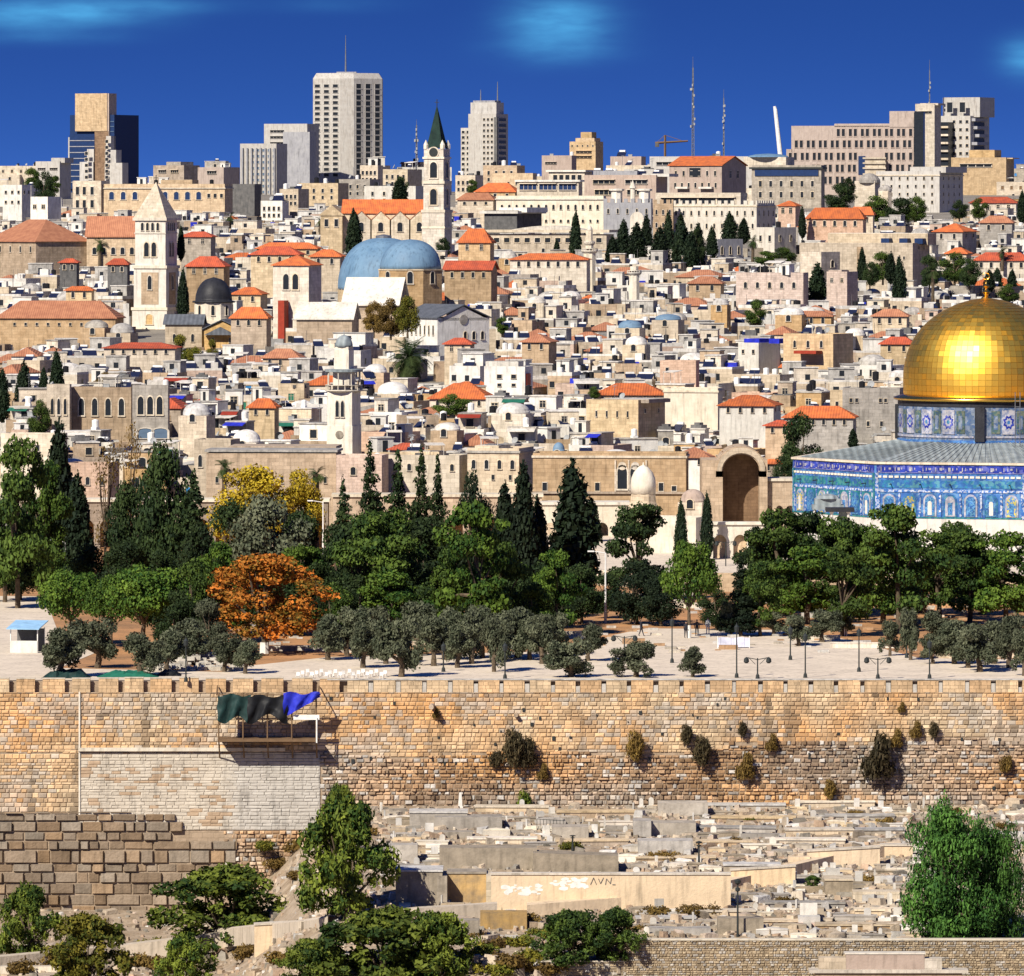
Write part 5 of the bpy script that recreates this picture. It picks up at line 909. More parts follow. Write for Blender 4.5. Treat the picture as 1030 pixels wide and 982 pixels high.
# wall bays
for k in range(8):
    p0, p1 = Vector(cor(RO, TH[k])+(0,)), Vector(cor(RO, TH[(k+1) % 8])+(0,)); L_ = (p1-p0).length; d = (p1-p0)/L_; ang = math.atan2(d.y, d.x)
    teal = k == 6
    loc = tuple(p0); rz = ang
    def fp(name, mat, f): m = MB(); f(m); return m.build(name, mat, dome, loc=loc, rz=rz)
    fp('frieze', 'tile_navy', lambda m: m.box(.2, L_-.2, -.06, 0, dz(11.6), dz(12.55)))
    fp('inscription_band', 'tile_light', lambda m: [m.box(.25, L_-.25, -.065, -.06, dz(11.66), dz(11.7))]+[m.box(x_, x_+w_, -.10, -.06, dz(11.75)+q, dz(11.75)+q+h_) for x_, w_, q, h_ in [(.4+i*.42+.1*math.sin(i*5), .10+.2*((i*7) % 3 == 0), .1*((i*5) % 4), .12+.12*((i*3) % 4)) for i in range(int((L_-1)/.42))]])
    fp('dentil_band', 'bright_stone', lambda m: [m.box(.3+i*.72, .3+i*.72+.5, -.09, 0, dz(11.05), dz(11.3)) for i in range(int((L_-.6)/.72))])
    fp('turquoise_band', 'tile_teal' if teal else 'tile_turq', lambda m: m.box(.2, L_-.2, -.05, 0, dz(9.85), dz(10.75)))
    fp('check_band', 'tile_check', lambda m: m.box(.4, L_-.4, -.08, 0, dz(9.3), dz(9.6)))
    for e in (0.05, L_-.45): fp('corner_strip', 'tile_teal' if teal else 'tile_check', lambda m: m.box(e, e+.4, -.09, 0, dz(6.1), dz(11.6)))
    fp('base_band', 'tile_teal', lambda m: m.box(.4, L_-.4, -.05, 0, dz(6.1), dz(6.3)))
    if teal: fp('teal_field', 'tile_teal', lambda m: m.box(.45, L_-.45, -.03, 0, dz(8.2), dz(9.3)))
    bay = (L_-1.0)/7
    if k in (6, 7, 0):
        for i in range(8): fp('pilaster', 'tile_check', lambda m: m.box(.5+i*bay-.13, .5+i*bay+.13, -.12, 0, dz(6.3), dz(9.2)))
        for i in range(7):
            c = .5+bay*(i+.5)
            fp('arch_frame', 'tile_turq' if i % 2 else 'tile_light', lambda m: m.prism([(c+x, z+dz(6.35)) for x, z in arch_pts(1.62, 2.75)], -.10, 0))
            o = fp('window', ('grille_blue', 'grille_yellow', 'grille_blue', 'tile_light', 'grille_blue', 'grille_blue', 'grille_yellow')[(i+k) % 7], lambda m: m.prism([(c+x, z+dz(6.4)) for x, z in arch_pts(1.2, 2.45)], -.14, -.10))
            m = MB(); m.prism([(c+x, z+dz(6.55)) for x, z in ([(-.28, 0), (.28, 0), (.28, 1.5), (-.28, 1.5)] if (i+k) % 3 else arch_pts(.5, 1.7))], -.17, -.14); m.build('grille', 'marble' if (i+k) % 3 == 0 else 'grille_blue', o)
        for i in range(5): fp('rain_spout', 'dark_metal', lambda m: m.tube((2+i*(L_-4)/4, 0, dz(10.3)), (2+i*(L_-4)/4, -.7, dz(10.25)), .07))
# drum
RD = 10.95
m = MB(); m.lathe([(RD, dz(14.2)), (RD, dz(20.0))], 48); m.build('drum', 'tile_drum', dome)
m = MB(); m.lathe([(RD+.05, dz(19.35)), (RD+.12, dz(19.4)), (RD+.12, dz(20.0)), (RD+.02, dz(20.0))], 48); m.build('drum_frieze', 'lead_dark', dome)
m = MB(); m.lathe([(RD+.25, dz(14.2)), (RD+.25, dz(15.1)), (RD+.02, dz(15.25))], 48); m.build('drum_base', 'tile_blue', dome)
def ring_plate(name, mat, a0, a1, z0, z1, off, par=None):
    m = MB(); n = max(2, int((a1-a0)/R(4))); v = []; f = []
    for j in range(n+1):
        a = a0+(a1-a0)*j/n; c = cor(RD+off, a); e = cor(RD, a); v += [c+(z0,), c+(z1,), e+(z1,), e+(z0,)]
    for j in range(n): q = 4*j; f += [(q, q+4, q+5, q+1), (q+1, q+5, q+6, q+2), (q+3, q+7, q+4, q)]
    f += [(0, 1, 2, 3), (4*n+3, 4*n+2, 4*n+1, 4*n)]; m.add(v, f); return m.build(name, mat, par or dome)
for q in range(4):
    a = R(-8+90*q); ring_plate('pier', 'lead_dark', a-R(3), a+R(3), dz(15.1), dz(19.4), .45)
    for i in range(9):
        c = a+R(8.2)+R(8.4)*i+R(2); narrow = i % 2 == 0
        if i % 2: 
            o = ring_plate('tile_panel', 'tile_light', c-R(4.3), c+R(4.3), dz(16.0), dz(19.0), .10); th0 = c; m = MB()
            for s_, mt in ((1.0, 'tile_navy'), (.62, 'tile_light'), (.3, 'tile_turq')):
                m = MB(); cc = Vector(cor(RD+.12+.02*(1-s_), c)+(dz(17.5),)); t_ = Vector((math.cos(c), math.sin(c), 0)); P = []
                for j in range(16): aa = j*math.pi/8; rr2 = s_*(.72 if j % 2 else .52)*1.05; P.append(tuple(cc+t_*rr2*math.cos(aa)+Vector((0, 0, rr2*1.25*math.sin(aa)))))
                P2 = [tuple(Vector(p)-Vector((math.sin(c), -math.cos(c), 0))*.12) for p in P]; m.add(P+P2, [tuple(range(16))]+[((j+1) % 16, j, 16+j, 16+(j+1) % 16) for j in range(16)]); m.build('rosette', mt, o)
        else:
            o = ring_plate('drum_window', 'tile_green', c-R(2.8), c+R(2.8), dz(16.1), dz(18.9), .07); o2 = ring_plate('grille', 'tile_drum', c-R(1.3), c+R(1.3), dz(16.6), dz(18.3), .11, o)
    ring_plate('tile_band', 'tile_light', a+R(4), a+R(86), dz(15.55), dz(15.8), .12)
# golden cap: separate gilded plates over a darker seam shell
prof_px = [(404, 10.15), (396, 10.32), (385, 10.4), (375, 10.36), (366, 10.22), (359, 10.02), (352, 9.75), (345.5, 9.40), (339, 8.95), (332, 8.33), (325, 7.5), (318, 6.45), (311.5, 5.15), (306, 3.7), (302.5, 2.3), (300, .6)]
P_ = [(r, 45-(py-201)*870/F) for py, r in prof_px]
zz_ = [p[1] for p in P_]; 
# resample by arc length
pts = [Vector((r, z)) for r, z in P_]; ds = [0]
for a, b_ in zip(pts, pts[1:]): ds.append(ds[-1]+(b_-a).length)
rows = 25; RS = []
for i in range(rows+1): s_ = ds[-1]*i/rows; RS.append((float(np.interp(s_, ds, [p.x for p in pts])), float(np.interp(s_, ds, [p.y for p in pts]))))
m = MB(); m.lathe([(r-.025, dz(z)) for r, z in RS]+[(.02, dz(RS[-1][1]))], 64); m.build('seam_shell', 'gold_seam', dome, smooth_=True)
m = MB(); rg = random.Random(9)
for i in range(rows):
    (r0, z0), (r1, z1) = RS[i], RS[i+1]; n = max(8, int(2*math.pi*r0/.86)); n = 80 if r0 > 8.0 else (56 if r0 > 5 else (36 if r0 > 3 else 20)); off = .5*(i % 2)*0
    for j in range(n):
        a0 = 2*math.pi*(j+off)/n; a1 = a0+2*math.pi/n; g = .022; ga = g/max(r0, 1.2); v = []; tl = rg.gauss(0, .007); tv = rg.gauss(0, .007)
        for (r_, z_, a, sa, sz) in ((r0, z0+g, a0+ga, -1, -1), (r0, z0+g, a1-ga, 1, -1), (r1, z1-g*.6, a1-ga, 1, 1), (r1, z1-g*.6, a0+ga, -1, 1)):
            q = r_+tl*sa+tv*sz; v.append((q*math.cos(a), q*math.sin(a), dz(z_)+tv*sz*.5))
        m.add(v, [(0, 1, 2, 3)], 0, min(1, max(0, rg.gauss(.6, .2))))
m.build('gilded_plates', 'gold', dome)
m = MB(); m.lathe([(RD+.1, dz(19.95)), (11.55, dz(20.1)), (11.6, dz(20.35)), (10.3, dz(20.75)), (10.1, dz(20.75))], 64); m.build('gilded_rim', 'gold_trim', dome, smooth_=True)
m = MB(); zt_ = P_[-1][1]; m.lathe([(.75, dz(zt_-.15)), (.6, dz(zt_+.1)), (.25, dz(zt_+.3)), (.28, dz(zt_+.5)), (.55, dz(zt_+.75)), (.25, dz(zt_+1.05)), (.16, dz(zt_+1.2)), (.42, dz(zt_+1.5)), (.15, dz(zt_+1.8)), (.07, dz(zt_+2.0)), (.04, dz(zt_+2.6))], 14)
for j in range(16):
    a0 = 2*math.pi*j/16; a1 = 2*math.pi*(j+1)/16; m.tube((.42*math.sin(a0), 0, dz(zt_+2.75)-.42*math.cos(a0)), (.42*math.sin(a1), 0, dz(zt_+2.75)-.42*math.cos(a1)), .06, .06, 6)
m.build('finial', 'gold_trim', dome)
# scaffold pole standing against the drum
m = MB(); x_ = WX(1022, 855)-DX
for q in (0, .6): m.tube((x_+q, -13.5, dz(14.3)), (x_+q, -13.5, dz(21.3)), .05)
for i in range(9): m.tube((x_, -13.5, dz(14.6+.7*i)), (x_+.6, -13.5, dz(14.6+.7*i)), .03)
o = m.mesh('ladder', 'steel'); thing('ladder', 'thin steel ladder standing on the lead roof against the drum of the golden dome', 'ladder', (DX, DY, DZ), 0, None, o, auto=False, at=(1022, 430))
# small pillared kiosk in front of the octagon
Y = 838; r = thing('pillared_kiosk', 'small marble kiosk with columns and a flat lead roof before the blue octagon', 'kiosk', (WX(845, Y), Y, PZ), auto=False, at=(845, 525)); k = Y/F; z = lambda py: WZ(py, Y)-PZ
for a in (-1, 1):
    for b_ in (0, 1): m = MB(); m.lathe([(.22, 0), (.18, .2), (.16, z(517)), (.28, z(515))], 10, a*1.0, b_*1.6); m.build('column', 'marble', r)
MB().box(-1.7, 1.7, -.5, 2.2, z(515), z(511)).build('roof', 'lead_dark', r); MB().box(-.1, 1.2, 1.2, 1.7, 0, z(515)).build('rear_panel', 'lead_roof', r)
Y = 846; r = thing('porch', 'green roofed porch against the teal side of the octagon', 'porch', (WX(833, Y), Y, PZ), auto=False, at=(833, 505)); z = lambda py: WZ(py, Y)-PZ
m = MB(); m.box(-1.9, 1.9, 0, 2.5, z(513), z(508)); m.box(-1.6, 1.6, .2, 2.3, z(508), z(502)); m.lathe([(1.5, z(502)), (1.2, z(499)), (.1, z(497))], 12, 0, 1.2); m.build('roof', 'lead_roof', r)
for a in (-1.6, 1.6): m = MB(); m.tube((a, .3, 0), (a, .3, z(508)), .2, .2, 8); m.build('column', 'marble', r)
# ---------------------------------------------------------------- foliage
def leaves(rr, n, lobes, size, up=0.0, elong=1.0, droop=False, flat=0.0):
    "n small faces spread through the outer volume of the lobes (cx,cy,cz,rx,ry,rz,tone)"
    m = MB(); wts = [l[3]*l[4]+l[3]*l[5] for l in lobes]; tot = sum(wts)
    for l, wt in zip(lobes, wts):
        k = int(n*1.9*wt/tot)
        for _ in range(k):
            while True:
                d = Vector((rr.uniform(-1, 1), rr.uniform(-1, 1), rr.uniform(-1, 1))); q = d.length
                if .05 < q < 1: break
            d /= q; r = (.5+.62*rr.random()**.8)
            bump = 1+.22*mnoise.noise(Vector((d.x*2.3+l[0]*3, d.y*2.3+l[1]*3, d.z*2.3+l[2]*3)))
            p = Vector((l[0]+d.x*l[3]*r*bump, l[1]+d.y*l[4]*r*bump, l[2]+d.z*l[5]*r*bump))
            nn = (d+Vector((rr.gauss(0, .75), rr.gauss(0, .75), rr.gauss(0, .75)+flat))).normalized()
            t = nn.cross(Vector((0, 0, 1)) if abs(nn.z) < .9 else Vector((1, 0, 0))).normalized(); b = nn.cross(t)
            if not up:
                a = rr.uniform(0, 6.28); t, b = t*math.cos(a)+b*math.sin(a), b*math.cos(a)-t*math.sin(a)
            s_ = size*.74*rr.uniform(.5, 1.4); e = s_*elong*rr.uniform(.8, 1.3)
            tone = min(1, max(0, l[6]+rr.gauss(0, .22)+.28*mnoise.noise(p*.9)))
            m.add([tuple(p-t*s_*.5-b*e*.35), tuple(p+t*s_*.5-b*e*.25), tuple(p+t*s_*.28+b*e*.55), tuple(p-t*s_*.32+b*e*.45)], [(0, 1, 2, 3)], 0, tone)
    return m
def limbs(rr, h, base, pts, r, crook=.3):
    m = MB(); p = Vector((0, 0, -.5)); q = Vector((rr.uniform(-.2, .2), rr.uniform(-.2, .2), h*.5)); e = Vector((rr.uniform(-crook, crook), rr.uniform(-crook, crook), h))
    m.tube(p, q, r*1.25, r, 8); m.tube(q, e, r, r*.75, 8)
    for t in pts: 
        md = e.lerp(Vector(t), .5)+Vector((rr.uniform(-.2, .2), rr.uniform(-.2, .2), .1)); m.tube(e, md, r*.6, r*.38, 6); m.tube(md, t, r*.38, r*.12, 5)
    return m
def proto(kind, seed):
    rr = random.Random(seed); u = rr.uniform
    if kind == 'cypress':      # nominal 12 high, 3 wide
        L = []
        for i in range(16):
            z = .9+i*.68; t = i/15; rad = 1.5*(min(1, (t+.12)*4))*(1-t**2.2)**.75+.12
            L.append((u(-.12, .12), u(-.12, .12), z, rad, rad, .95, u(.2, .7)))
            if rad > .6: a = u(0, 6.28); L.append((math.cos(a)*rad*.55, math.sin(a)*rad*.55, z+.3, rad*.5, rad*.5, 1.0, u(.2, .9)))
        c = leaves(rr, 3200, L, .34, up=1, elong=1.9); t = limbs(rr, 1.6, 0, [(0, 0, 9)], .2)
    elif kind == 'conifer':    # open dark conifer with tiers, 14 high, 6 wide
        L = []; pts = []
        for i in range(13):
            z = 1.6+i*.98; t = i/12; rad = 2.7*(1-t)**.75+.45
            L.append((0, 0, z+.3, rad*.5+.14, rad*.5+.14, 1.0, u(.1, .6)))
            for k in range(max(2, int(6*(1-t)+1))):
                a = u(0, 6.28); q = rad*u(.4, .85); L.append((math.cos(a)*q, math.sin(a)*q, z+u(-.4, .4), rad*.38+.1, rad*.38+.1, .34+.2*(1-t), u(.1, .8))); pts.append(L[-1][:3])
        L.append((0, 0, 14.2, .25, .25, .9, .4))
        c = leaves(rr, 4200, L, .36, elong=1.3); t = limbs(rr, 5, 0, pts[:14], .28)
    elif kind == 'pine':       # aleppo pine, 9 high, 9 wide, clumps in layers
        L = []; pts = []
        for i in range(34):
            a = u(0, 6.28); z = u(1.7, 8.7); rad = 3.9*(1-((z-4.6)/5.0)**2)**.5 if abs(z-4.6) < 4.9 else .5; q = rad*u(.2, 1.0)
            s_ = u(.7, 1.5); L.append((math.cos(a)*q, math.sin(a)*q, z, s_, s_, s_*u(.42, .62), u(.15, .85)))
            if i < 9: pts.append(L[-1][:3])
        c = leaves(rr, 5200, L, .30, elong=1.2, flat=.35); t = limbs(rr, 3.2, 0, pts, .27, .5)
    elif kind == 'umbrella':   # dense rounded stone pine, 8 high, 9 wide
        L = [(0, 0, 4.9, 3.3, 3.2, 2.1, .35)]; pts = []
        for i in range(20):
            a = u(0, 6.28); b = u(-.35, 1.3); q = 3.1*math.cos(b); L.append((math.cos(a)*q, math.sin(a)*q, 4.7+2.2*math.sin(b), u(.9, 1.4), u(.9, 1.4), u(.6, .9), u(.2, .85)))
            if i < 7: pts.append(L[-1][:3])
        c = leaves(rr, 6000, L, .26, elong=1.2, flat=.3); t = limbs(rr, 2.4, 0, pts, .25, .3)
    elif kind == 'olive':      # 5 high, 6 wide
        L = []; pts = []
        for i in range(20):
            a = u(0, 6.28); q = u(.2, 2.2); L.append((math.cos(a)*q, math.sin(a)*q, u(1.5, 4.3)-q*.25, u(.5, 1.05), u(.5, 1.05), u(.4, .8), u(.2, .8)))
            if i < 7: pts.append(L[-1][:3])
        c = leaves(rr, 3400, L, .20, elong=1.6); t = limbs(rr, 1.3, 0, pts, .30, .35)
    elif kind == 'broad':      # broad evergreen, 9 high, 9 wide
        L = []; pts = []
        for i in range(30):
            a = u(0, 6.28); b = u(-1.0, 1.35); q = 3.3*math.cos(b)*u(.5, 1); L.append((math.cos(a)*q, math.sin(a)*q, 4.6+3.5*math.sin(b), u(1.0, 1.7), u(1.0, 1.7), u(.8, 1.25), u(.15, .85)))
            if i < 8: pts.append(L[-1][:3])
        c = leaves(rr, 5600, L, .29, elong=1.2); t = limbs(rr, 2.6, 0, pts, .28, .3)
    elif kind == 'autumn':     # spreading, thin crown, limbs showing; 9 high, 11 wide
        L = []; pts = []
        for i in range(56):
            a = u(0, 6.28); b = u(-.6, 1.35); q = 4.5*math.cos(b)*u(.3, 1); L.append((math.cos(a)*q, math.sin(a)*q, 4.4+4.0*math.sin(b), u(.6, 1.2), u(.6, 1.2), u(.4, .9), u(.1, .95)))
            if i < 14: pts.append(L[-1][:3])
        c = leaves(rr, 5200, L, .25, elong=1.2, flat=.3); t = limbs(rr, 2.2, 0, pts, .24, .3)
    elif kind == 'shrub':      # low leafy tree with arching feathery sprays, 5 high, 7 wide
        L = []; pts = []
        for i in range(85):
            a = u(0, 6.28); b = u(-.8, 1.3); q = 2.9*math.cos(b)*u(.3, 1); L.append((math.cos(a)*q, math.sin(a)*q, 2.2+2.2*math.sin(b), u(.28, .75), u(.28, .75), u(.2, .55), u(.05, .95)))
            if i < 10: pts.append(L[-1][:3])
        c = leaves(rr, 6000, L, .165, elong=2.0, flat=.25); t = limbs(rr, .8, 0, pts, .15, .3)
    elif kind == 'willow':     # pepper tree, drooping fine strands, 11 high, 8 wide
        L = [(0, 0, 3.2, 3.0, 3.0, 2.8, .3), (0, 0, 6.6, 2.9, 2.9, 3.2, .35)]; pts = []
        for i in range(120):
            a = u(0, 6.28); z = u(.8, 10.4); rad = 3.6*(1-((z-4.6)/6.3)**4)**.5 if z > 4.6 else 3.6; q = rad*u(.1, .98)
            L.append((math.cos(a)*q, math.sin(a)*q, z, u(.5, .95), u(.5, .95), u(.8, 1.5), u(.1, .9)))
            if i < 10: pts.append(L[-1][:3])
        c = leaves(rr, 12000, L, .17, up=1, elong=2.4); t = limbs(rr, 2.5, 0, pts, .3, .3)
    elif kind == 'bare':       # leafless branching crown
        L = [(u(-1.2, 1.2), u(-1.2, 1.2), u(3, 8.5), .9, .9, .9, u(.2, .8)) for _ in range(9)]
        c = leaves(rr, 500, L, .14, elong=2); t = limbs(rr, 3, 0, [l[:3] for l in L]+[(l[0]*1.4, l[1]*1.4, l[2]+1) for l in L], .16)
    elif kind == 'tuft':       # ragged tuft hanging on masonry, 2 wide
        L = [(u(-.4, .5), -.4-u(0, .4), u(-.8, .5), .38, .38, .45, u(.1, .9)) for _ in range(9)]
        c = leaves(rr, 900, L, .10, up=1, elong=3); t = limbs(rr, .1, 0, [(.1, -.5, -.3), (-.2, -.4, .2)], .05); t = MB().tube((0, .3, 0), (0, -.6, -.1), .06, .03)
    elif kind == 'cap':        # low cushion plant on the ground, 2 wide, .7 high
        L = [(u(-.9, .9), u(-.6, .6), u(.05, .35), .45, .45, .3, u(.1, .9)) for _ in range(8)]
        c = leaves(rr, 700, L, .11, elong=2); t = MB().tube((0, 0, -.3), (0, 0, .3), .05, .03)
    return c, t
CROWN = {}
LEAF = dict(cypress='leaf_cypress', conifer='leaf_dark', pine='leaf_pine', umbrella='leaf_bright', olive='leaf_olive', broad='leaf_dark', autumn='leaf_orange', shrub='leaf_shrub', willow='leaf_willow', bare='leaf_dry', tuft='leaf_caper', cap='leaf_mixed')
NOM = dict(cypress=(3.2, 12), conifer=(6.2, 15), pine=(9.6, 9.6), umbrella=(9, 8), olive=(5.8, 5), broad=(8.8, 9.4), autumn=(11, 9), shrub=(7, 5), willow=(8, 11.5), bare=(4.5, 9.5), tuft=(1.6, 1.6), cap=(2.4, .75))
def tree_mesh(kind, var):
    key = (kind, var)
    if key not in CROWN:
        if (kind, var) not in PROTO: PROTO[(kind, var)] = proto(kind, hash_(kind)+var*17)
        c, t = PROTO[(kind, var)]
        CROWN[key] = (c.mesh('crown', LEAF[kind]), t.mesh('trunk', 'bark'))
    return CROWN[key]
PROTO = {}
def hash_(s): return sum(ord(ch)*(i+3) for i, ch in enumerate(s))
trr = random.Random(77)
def tree(kind, px, py0, py1, wpx, Y=None, z=None, leaf=None, base=None, name=None, cat='tree', group=None, var=None, white=False):
    "tree whose crown tops at row py0, foot at row py1, crown wpx wide"
    if Y is None: Y = max(656.0, YE(py1))
    x = WX(px, Y); z = WZ(py1, Y) if z is None else z
    w_, h_ = NOM[kind]; hh = (WZ(py0, Y)-z); ww = wpx*Y/F
    var = trr.randrange(3) if var is None else var
    c, t = tree_mesh(kind, var)
    nm_ = name or dict(cypress='cypress_tree', conifer='conifer_tree', pine='pine_tree', umbrella='stone_pine', olive='olive_tree', broad='broadleaf_tree', autumn='autumn_tree', shrub='leafy_shrub', willow='pepper_tree', bare='bare_tree', tuft='caper_bush', cap='cushion_plant')[kind]
    s_ = ww/w_
    r = thing(nm_, base or 'dark green tree', cat, (x, Y, z), trr.uniform(-3.1, 3.1) if kind not in ('tuft',) else 0, group, sc=(s_, s_, hh/h_), at=(px, (py0+py1)/2))
    cr_ = link('crown', c, r)
    if leaf: cr_.material_slots[0].link = 'OBJECT'; cr_.material_slots[0].material = MATS[leaf]
    link('trunk' if kind not in ('tuft', 'cap') else 'stem', t, r)
    if white: m = MB(); m.lathe([(.31, 0), (.28, 1.0)], 8); m.build('whitewash_band', 'whitewash', r)
    return r
B = dict(cyp='slender dark green cypress', con='tall dark feathery conifer', pin='layered green pine', umb='rounded bright green stone pine', olv='grey-green olive tree', brd='dense dark evergreen tree')
def T(k, *a, **kw):
    kinds = dict(cyp='cypress', con='conifer', pin='pine', umb='umbrella', olv='olive', brd='broad'); kw.setdefault('base', B[k]); kw.setdefault('group', {'cyp': 'cypresses', 'con': 'dark conifers', 'pin': 'pines on the esplanade', 'umb': 'stone pines', 'olv': 'olive trees above the wall', 'brd': 'dark evergreens'}[k]+('' if (kw.get('Y') or 0) < 950 else ' in the old city')); return tree(kinds[k], *a, **kw)
# left group on the esplanade
T('pin', 18, 432, 612, 92); T('pin', 45, 455, 596, 60, leaf='leaf_bright'); T('pin', 5, 500, 606, 70, leaf='leaf_dark')
T('cyp', 60, 415, 585, 34); T('cyp', 78, 470, 590, 30); T('cyp', 36, 510, 588, 40)
T('brd', 168, 437, 610, 74, leaf='leaf_dark', base='tall bushy dark evergreen tree'); T('brd', 132, 478, 606, 60); T('con', 195, 470, 612, 60); T('brd', 200, 520, 628, 60)
tree('bare', 105, 440, 590, 44, base='thin bare grey tree', name='bare_tree'); tree('bare', 130, 418, 590, 32, Y=880, base='tall bare dead tree'); 
T('umb', 70, 566, 650, 74); T('umb', 145, 561, 655, 100); T('umb', 112, 575, 652, 60)
T('brd', 272, 492, 618, 100, leaf='leaf_olive', base='broad dull grey-green tree'); T('brd', 235, 500, 615, 70); T('pin', 222, 540, 640, 66, leaf='leaf_bright'); T('pin', 300, 545, 640, 70, leaf='leaf_bright')
T('brd', 305, 510, 612, 70); T('brd', 340, 520, 630, 66)
tree('broad', 252, 464, 588, 96, Y=884, z=0, leaf='leaf_yellow', base='broad bright yellow autumn tree'); tree('broad', 300, 468, 588, 60, Y=886, z=0, leaf='leaf_yellow', base='yellow-green autumn tree')
tree('autumn', 266, 556, 688, 172, Y=690, z=0, leaf='leaf_orange', base='spreading orange-leaved autumn tree', white=True, var=1)
tree('autumn', 222, 572, 672, 60, Y=705, z=0, leaf='leaf_orange', base='smaller rusty-leaved autumn tree')
# centre
T('con', 372, 442, 618, 54, var=0); T('con', 345, 478, 615, 46, var=2); T('con', 400, 450, 612, 50, var=1); T('con', 424, 446, 606, 44, var=2); T('con', 440, 455, 600, 36)
T('pin', 385, 505, 640, 104, leaf='leaf_pine'); T('pin', 360, 520, 636, 80, leaf='leaf_dark'); T('brd', 430, 520, 628, 90, leaf='leaf_dark'); T('pin', 395, 570, 648, 90, leaf='leaf_bright')
T('brd', 475, 468, 600, 46, leaf='leaf_cypress'); T('pin', 478, 498, 650, 104, leaf='leaf_bright', var=1); T('pin', 505, 540, 645, 70); T('pin', 452, 545, 640, 60)
T('cyp', 527, 458, 612, 32); T('cyp', 541, 495, 610, 26); T('cyp', 508, 480, 602, 30); T('cyp', 577, 458, 606, 52, var=1); T('cyp', 596, 500, 604, 20, Y=880, z=0)
T('pin', 560, 548, 640, 62, leaf='leaf_bright'); T('brd', 585, 565, 628, 50); T('brd', 548, 560, 622, 60)
T('pin', 640, 502, 606, 80, leaf='leaf_dark', var=2); T('brd', 640, 560, 628, 66, leaf='leaf_cypress'); T('brd', 665, 575, 630, 50, leaf='leaf_cypress')
T('umb', 693, 538, 642, 66, leaf='leaf_bright', white=True, base='round yellowish-green pine with whitewashed trunk')
T('cyp', 685, 500, 585, 13, Y=835, z=PZ); T('cyp', 711, 492, 585, 13, Y=835, z=PZ); T('con', 745, 560, 640, 44, leaf='leaf_cypress'); T('brd', 720, 590, 634, 40)
# right group
T('pin', 782, 506, 622, 96, leaf='leaf_pine'); T('pin', 812, 508, 620, 76, leaf='leaf_dark'); T('pin', 842, 514, 622, 76, leaf='leaf_pine'); T('pin', 868, 522, 620, 66, leaf='leaf_bright'); T('pin', 960, 520, 612, 66); T('pin', 765, 560, 640, 60, leaf='leaf_pine'); T('pin', 765, 525, 618, 60, leaf='leaf_dark'); T('pin', 812, 545, 628, 100, leaf='leaf_bright'); T('pin', 850, 548, 640, 80, white=True)
T('pin', 903, 500, 634, 104, leaf='leaf_pine', var=0); T('pin', 888, 535, 628, 90, leaf='leaf_bright'); T('pin', 945, 530, 622, 84); T('pin', 975, 528, 626, 84, leaf='leaf_pine'); T('pin', 1012, 530, 628, 90, leaf='leaf_bright'); T('pin', 1045, 525, 628, 80); T('pin', 930, 560, 618, 66, leaf='leaf_dark')
T('pin', 990, 550, 618, 60)
# understorey filling the gaps of the grove
for i, (a, b, c, d, lf) in enumerate(((20, 540, 604, 60, 'leaf_dark'), (50, 548, 600, 50, 'leaf_pine'), (90, 545, 606, 56, 'leaf_dark'), (125, 540, 612, 60, 'leaf_dark'), (160, 548, 640, 70, 'leaf_dark'), (195, 560, 650, 60, 'leaf_pine'), (178, 590, 660, 56, 'leaf_dark'), (210, 600, 662, 44, 'leaf_olive'), (318, 560, 640, 60, 'leaf_dark'), (335, 585, 650, 54, 'leaf_pine'), (360, 575, 642, 60, 'leaf_dark'), (412, 555, 640, 66, 'leaf_dark'), (436, 570, 640, 56, 'leaf_pine'), (465, 580, 640, 50, 'leaf_dark'), (520, 565, 640, 60, 'leaf_dark'), (538, 585, 645, 50, 'leaf_pine'), (565, 575, 632, 50, 'leaf_dark'), (610, 575, 622, 44, 'leaf_dark'), (250, 560, 640, 70, 'leaf_dark'), (290, 565, 640, 60, 'leaf_dark'))):
    T('brd', a, b, c, d, leaf=lf, base=('low dark evergreen' if lf == 'leaf_dark' else ('low grey-green tree' if lf == 'leaf_olive' else 'low green tree'))+' in the grove', group='low evergreens in the grove')
# olives
for (a, b, c, d) in ((60, 624, 683, 66), (97, 616, 672, 62), (141, 634, 680, 54), (192, 620, 668, 58), (226, 632, 676, 44), (350, 606, 660, 52), (378, 604, 655, 46), (402, 612, 686, 60), (422, 602, 660, 62), (448, 606, 664, 50), (474, 612, 668, 50), (497, 616, 676, 40), (520, 608, 662, 58), (545, 612, 668, 46), (572, 638, 688, 62), (592, 624, 665, 44), (640, 643, 684, 58), (566, 590, 628, 36), (330, 612, 664, 50), (365, 618, 672, 50), (388, 622, 668, 48), (436, 616, 670, 52), (460, 622, 672, 46), (485, 606, 662, 50), (508, 612, 664, 50), (533, 618, 664, 46), (556, 612, 660, 44), (168, 628, 676, 50), (247, 640, 678, 40), (895, 622, 660, 30), (975, 630, 672, 46), (1000, 622, 668, 44),
                 (803, 615, 650, 40), (828, 610, 646, 44), (846, 606, 640, 34), (777, 612, 640, 40), (916, 606, 664, 32), (938, 634, 668, 36), (960, 618, 668, 52), (985, 622, 676, 58), (1015, 612, 672, 50), (1030, 630, 680, 40), (940, 612, 655, 44), (735, 600, 640, 24)):
    T('olv', a, b, c, d)
tree('olive', 697, 646, 684, 38, base='small crooked olive with an open leaning crown', name='olive_tree', var=1)
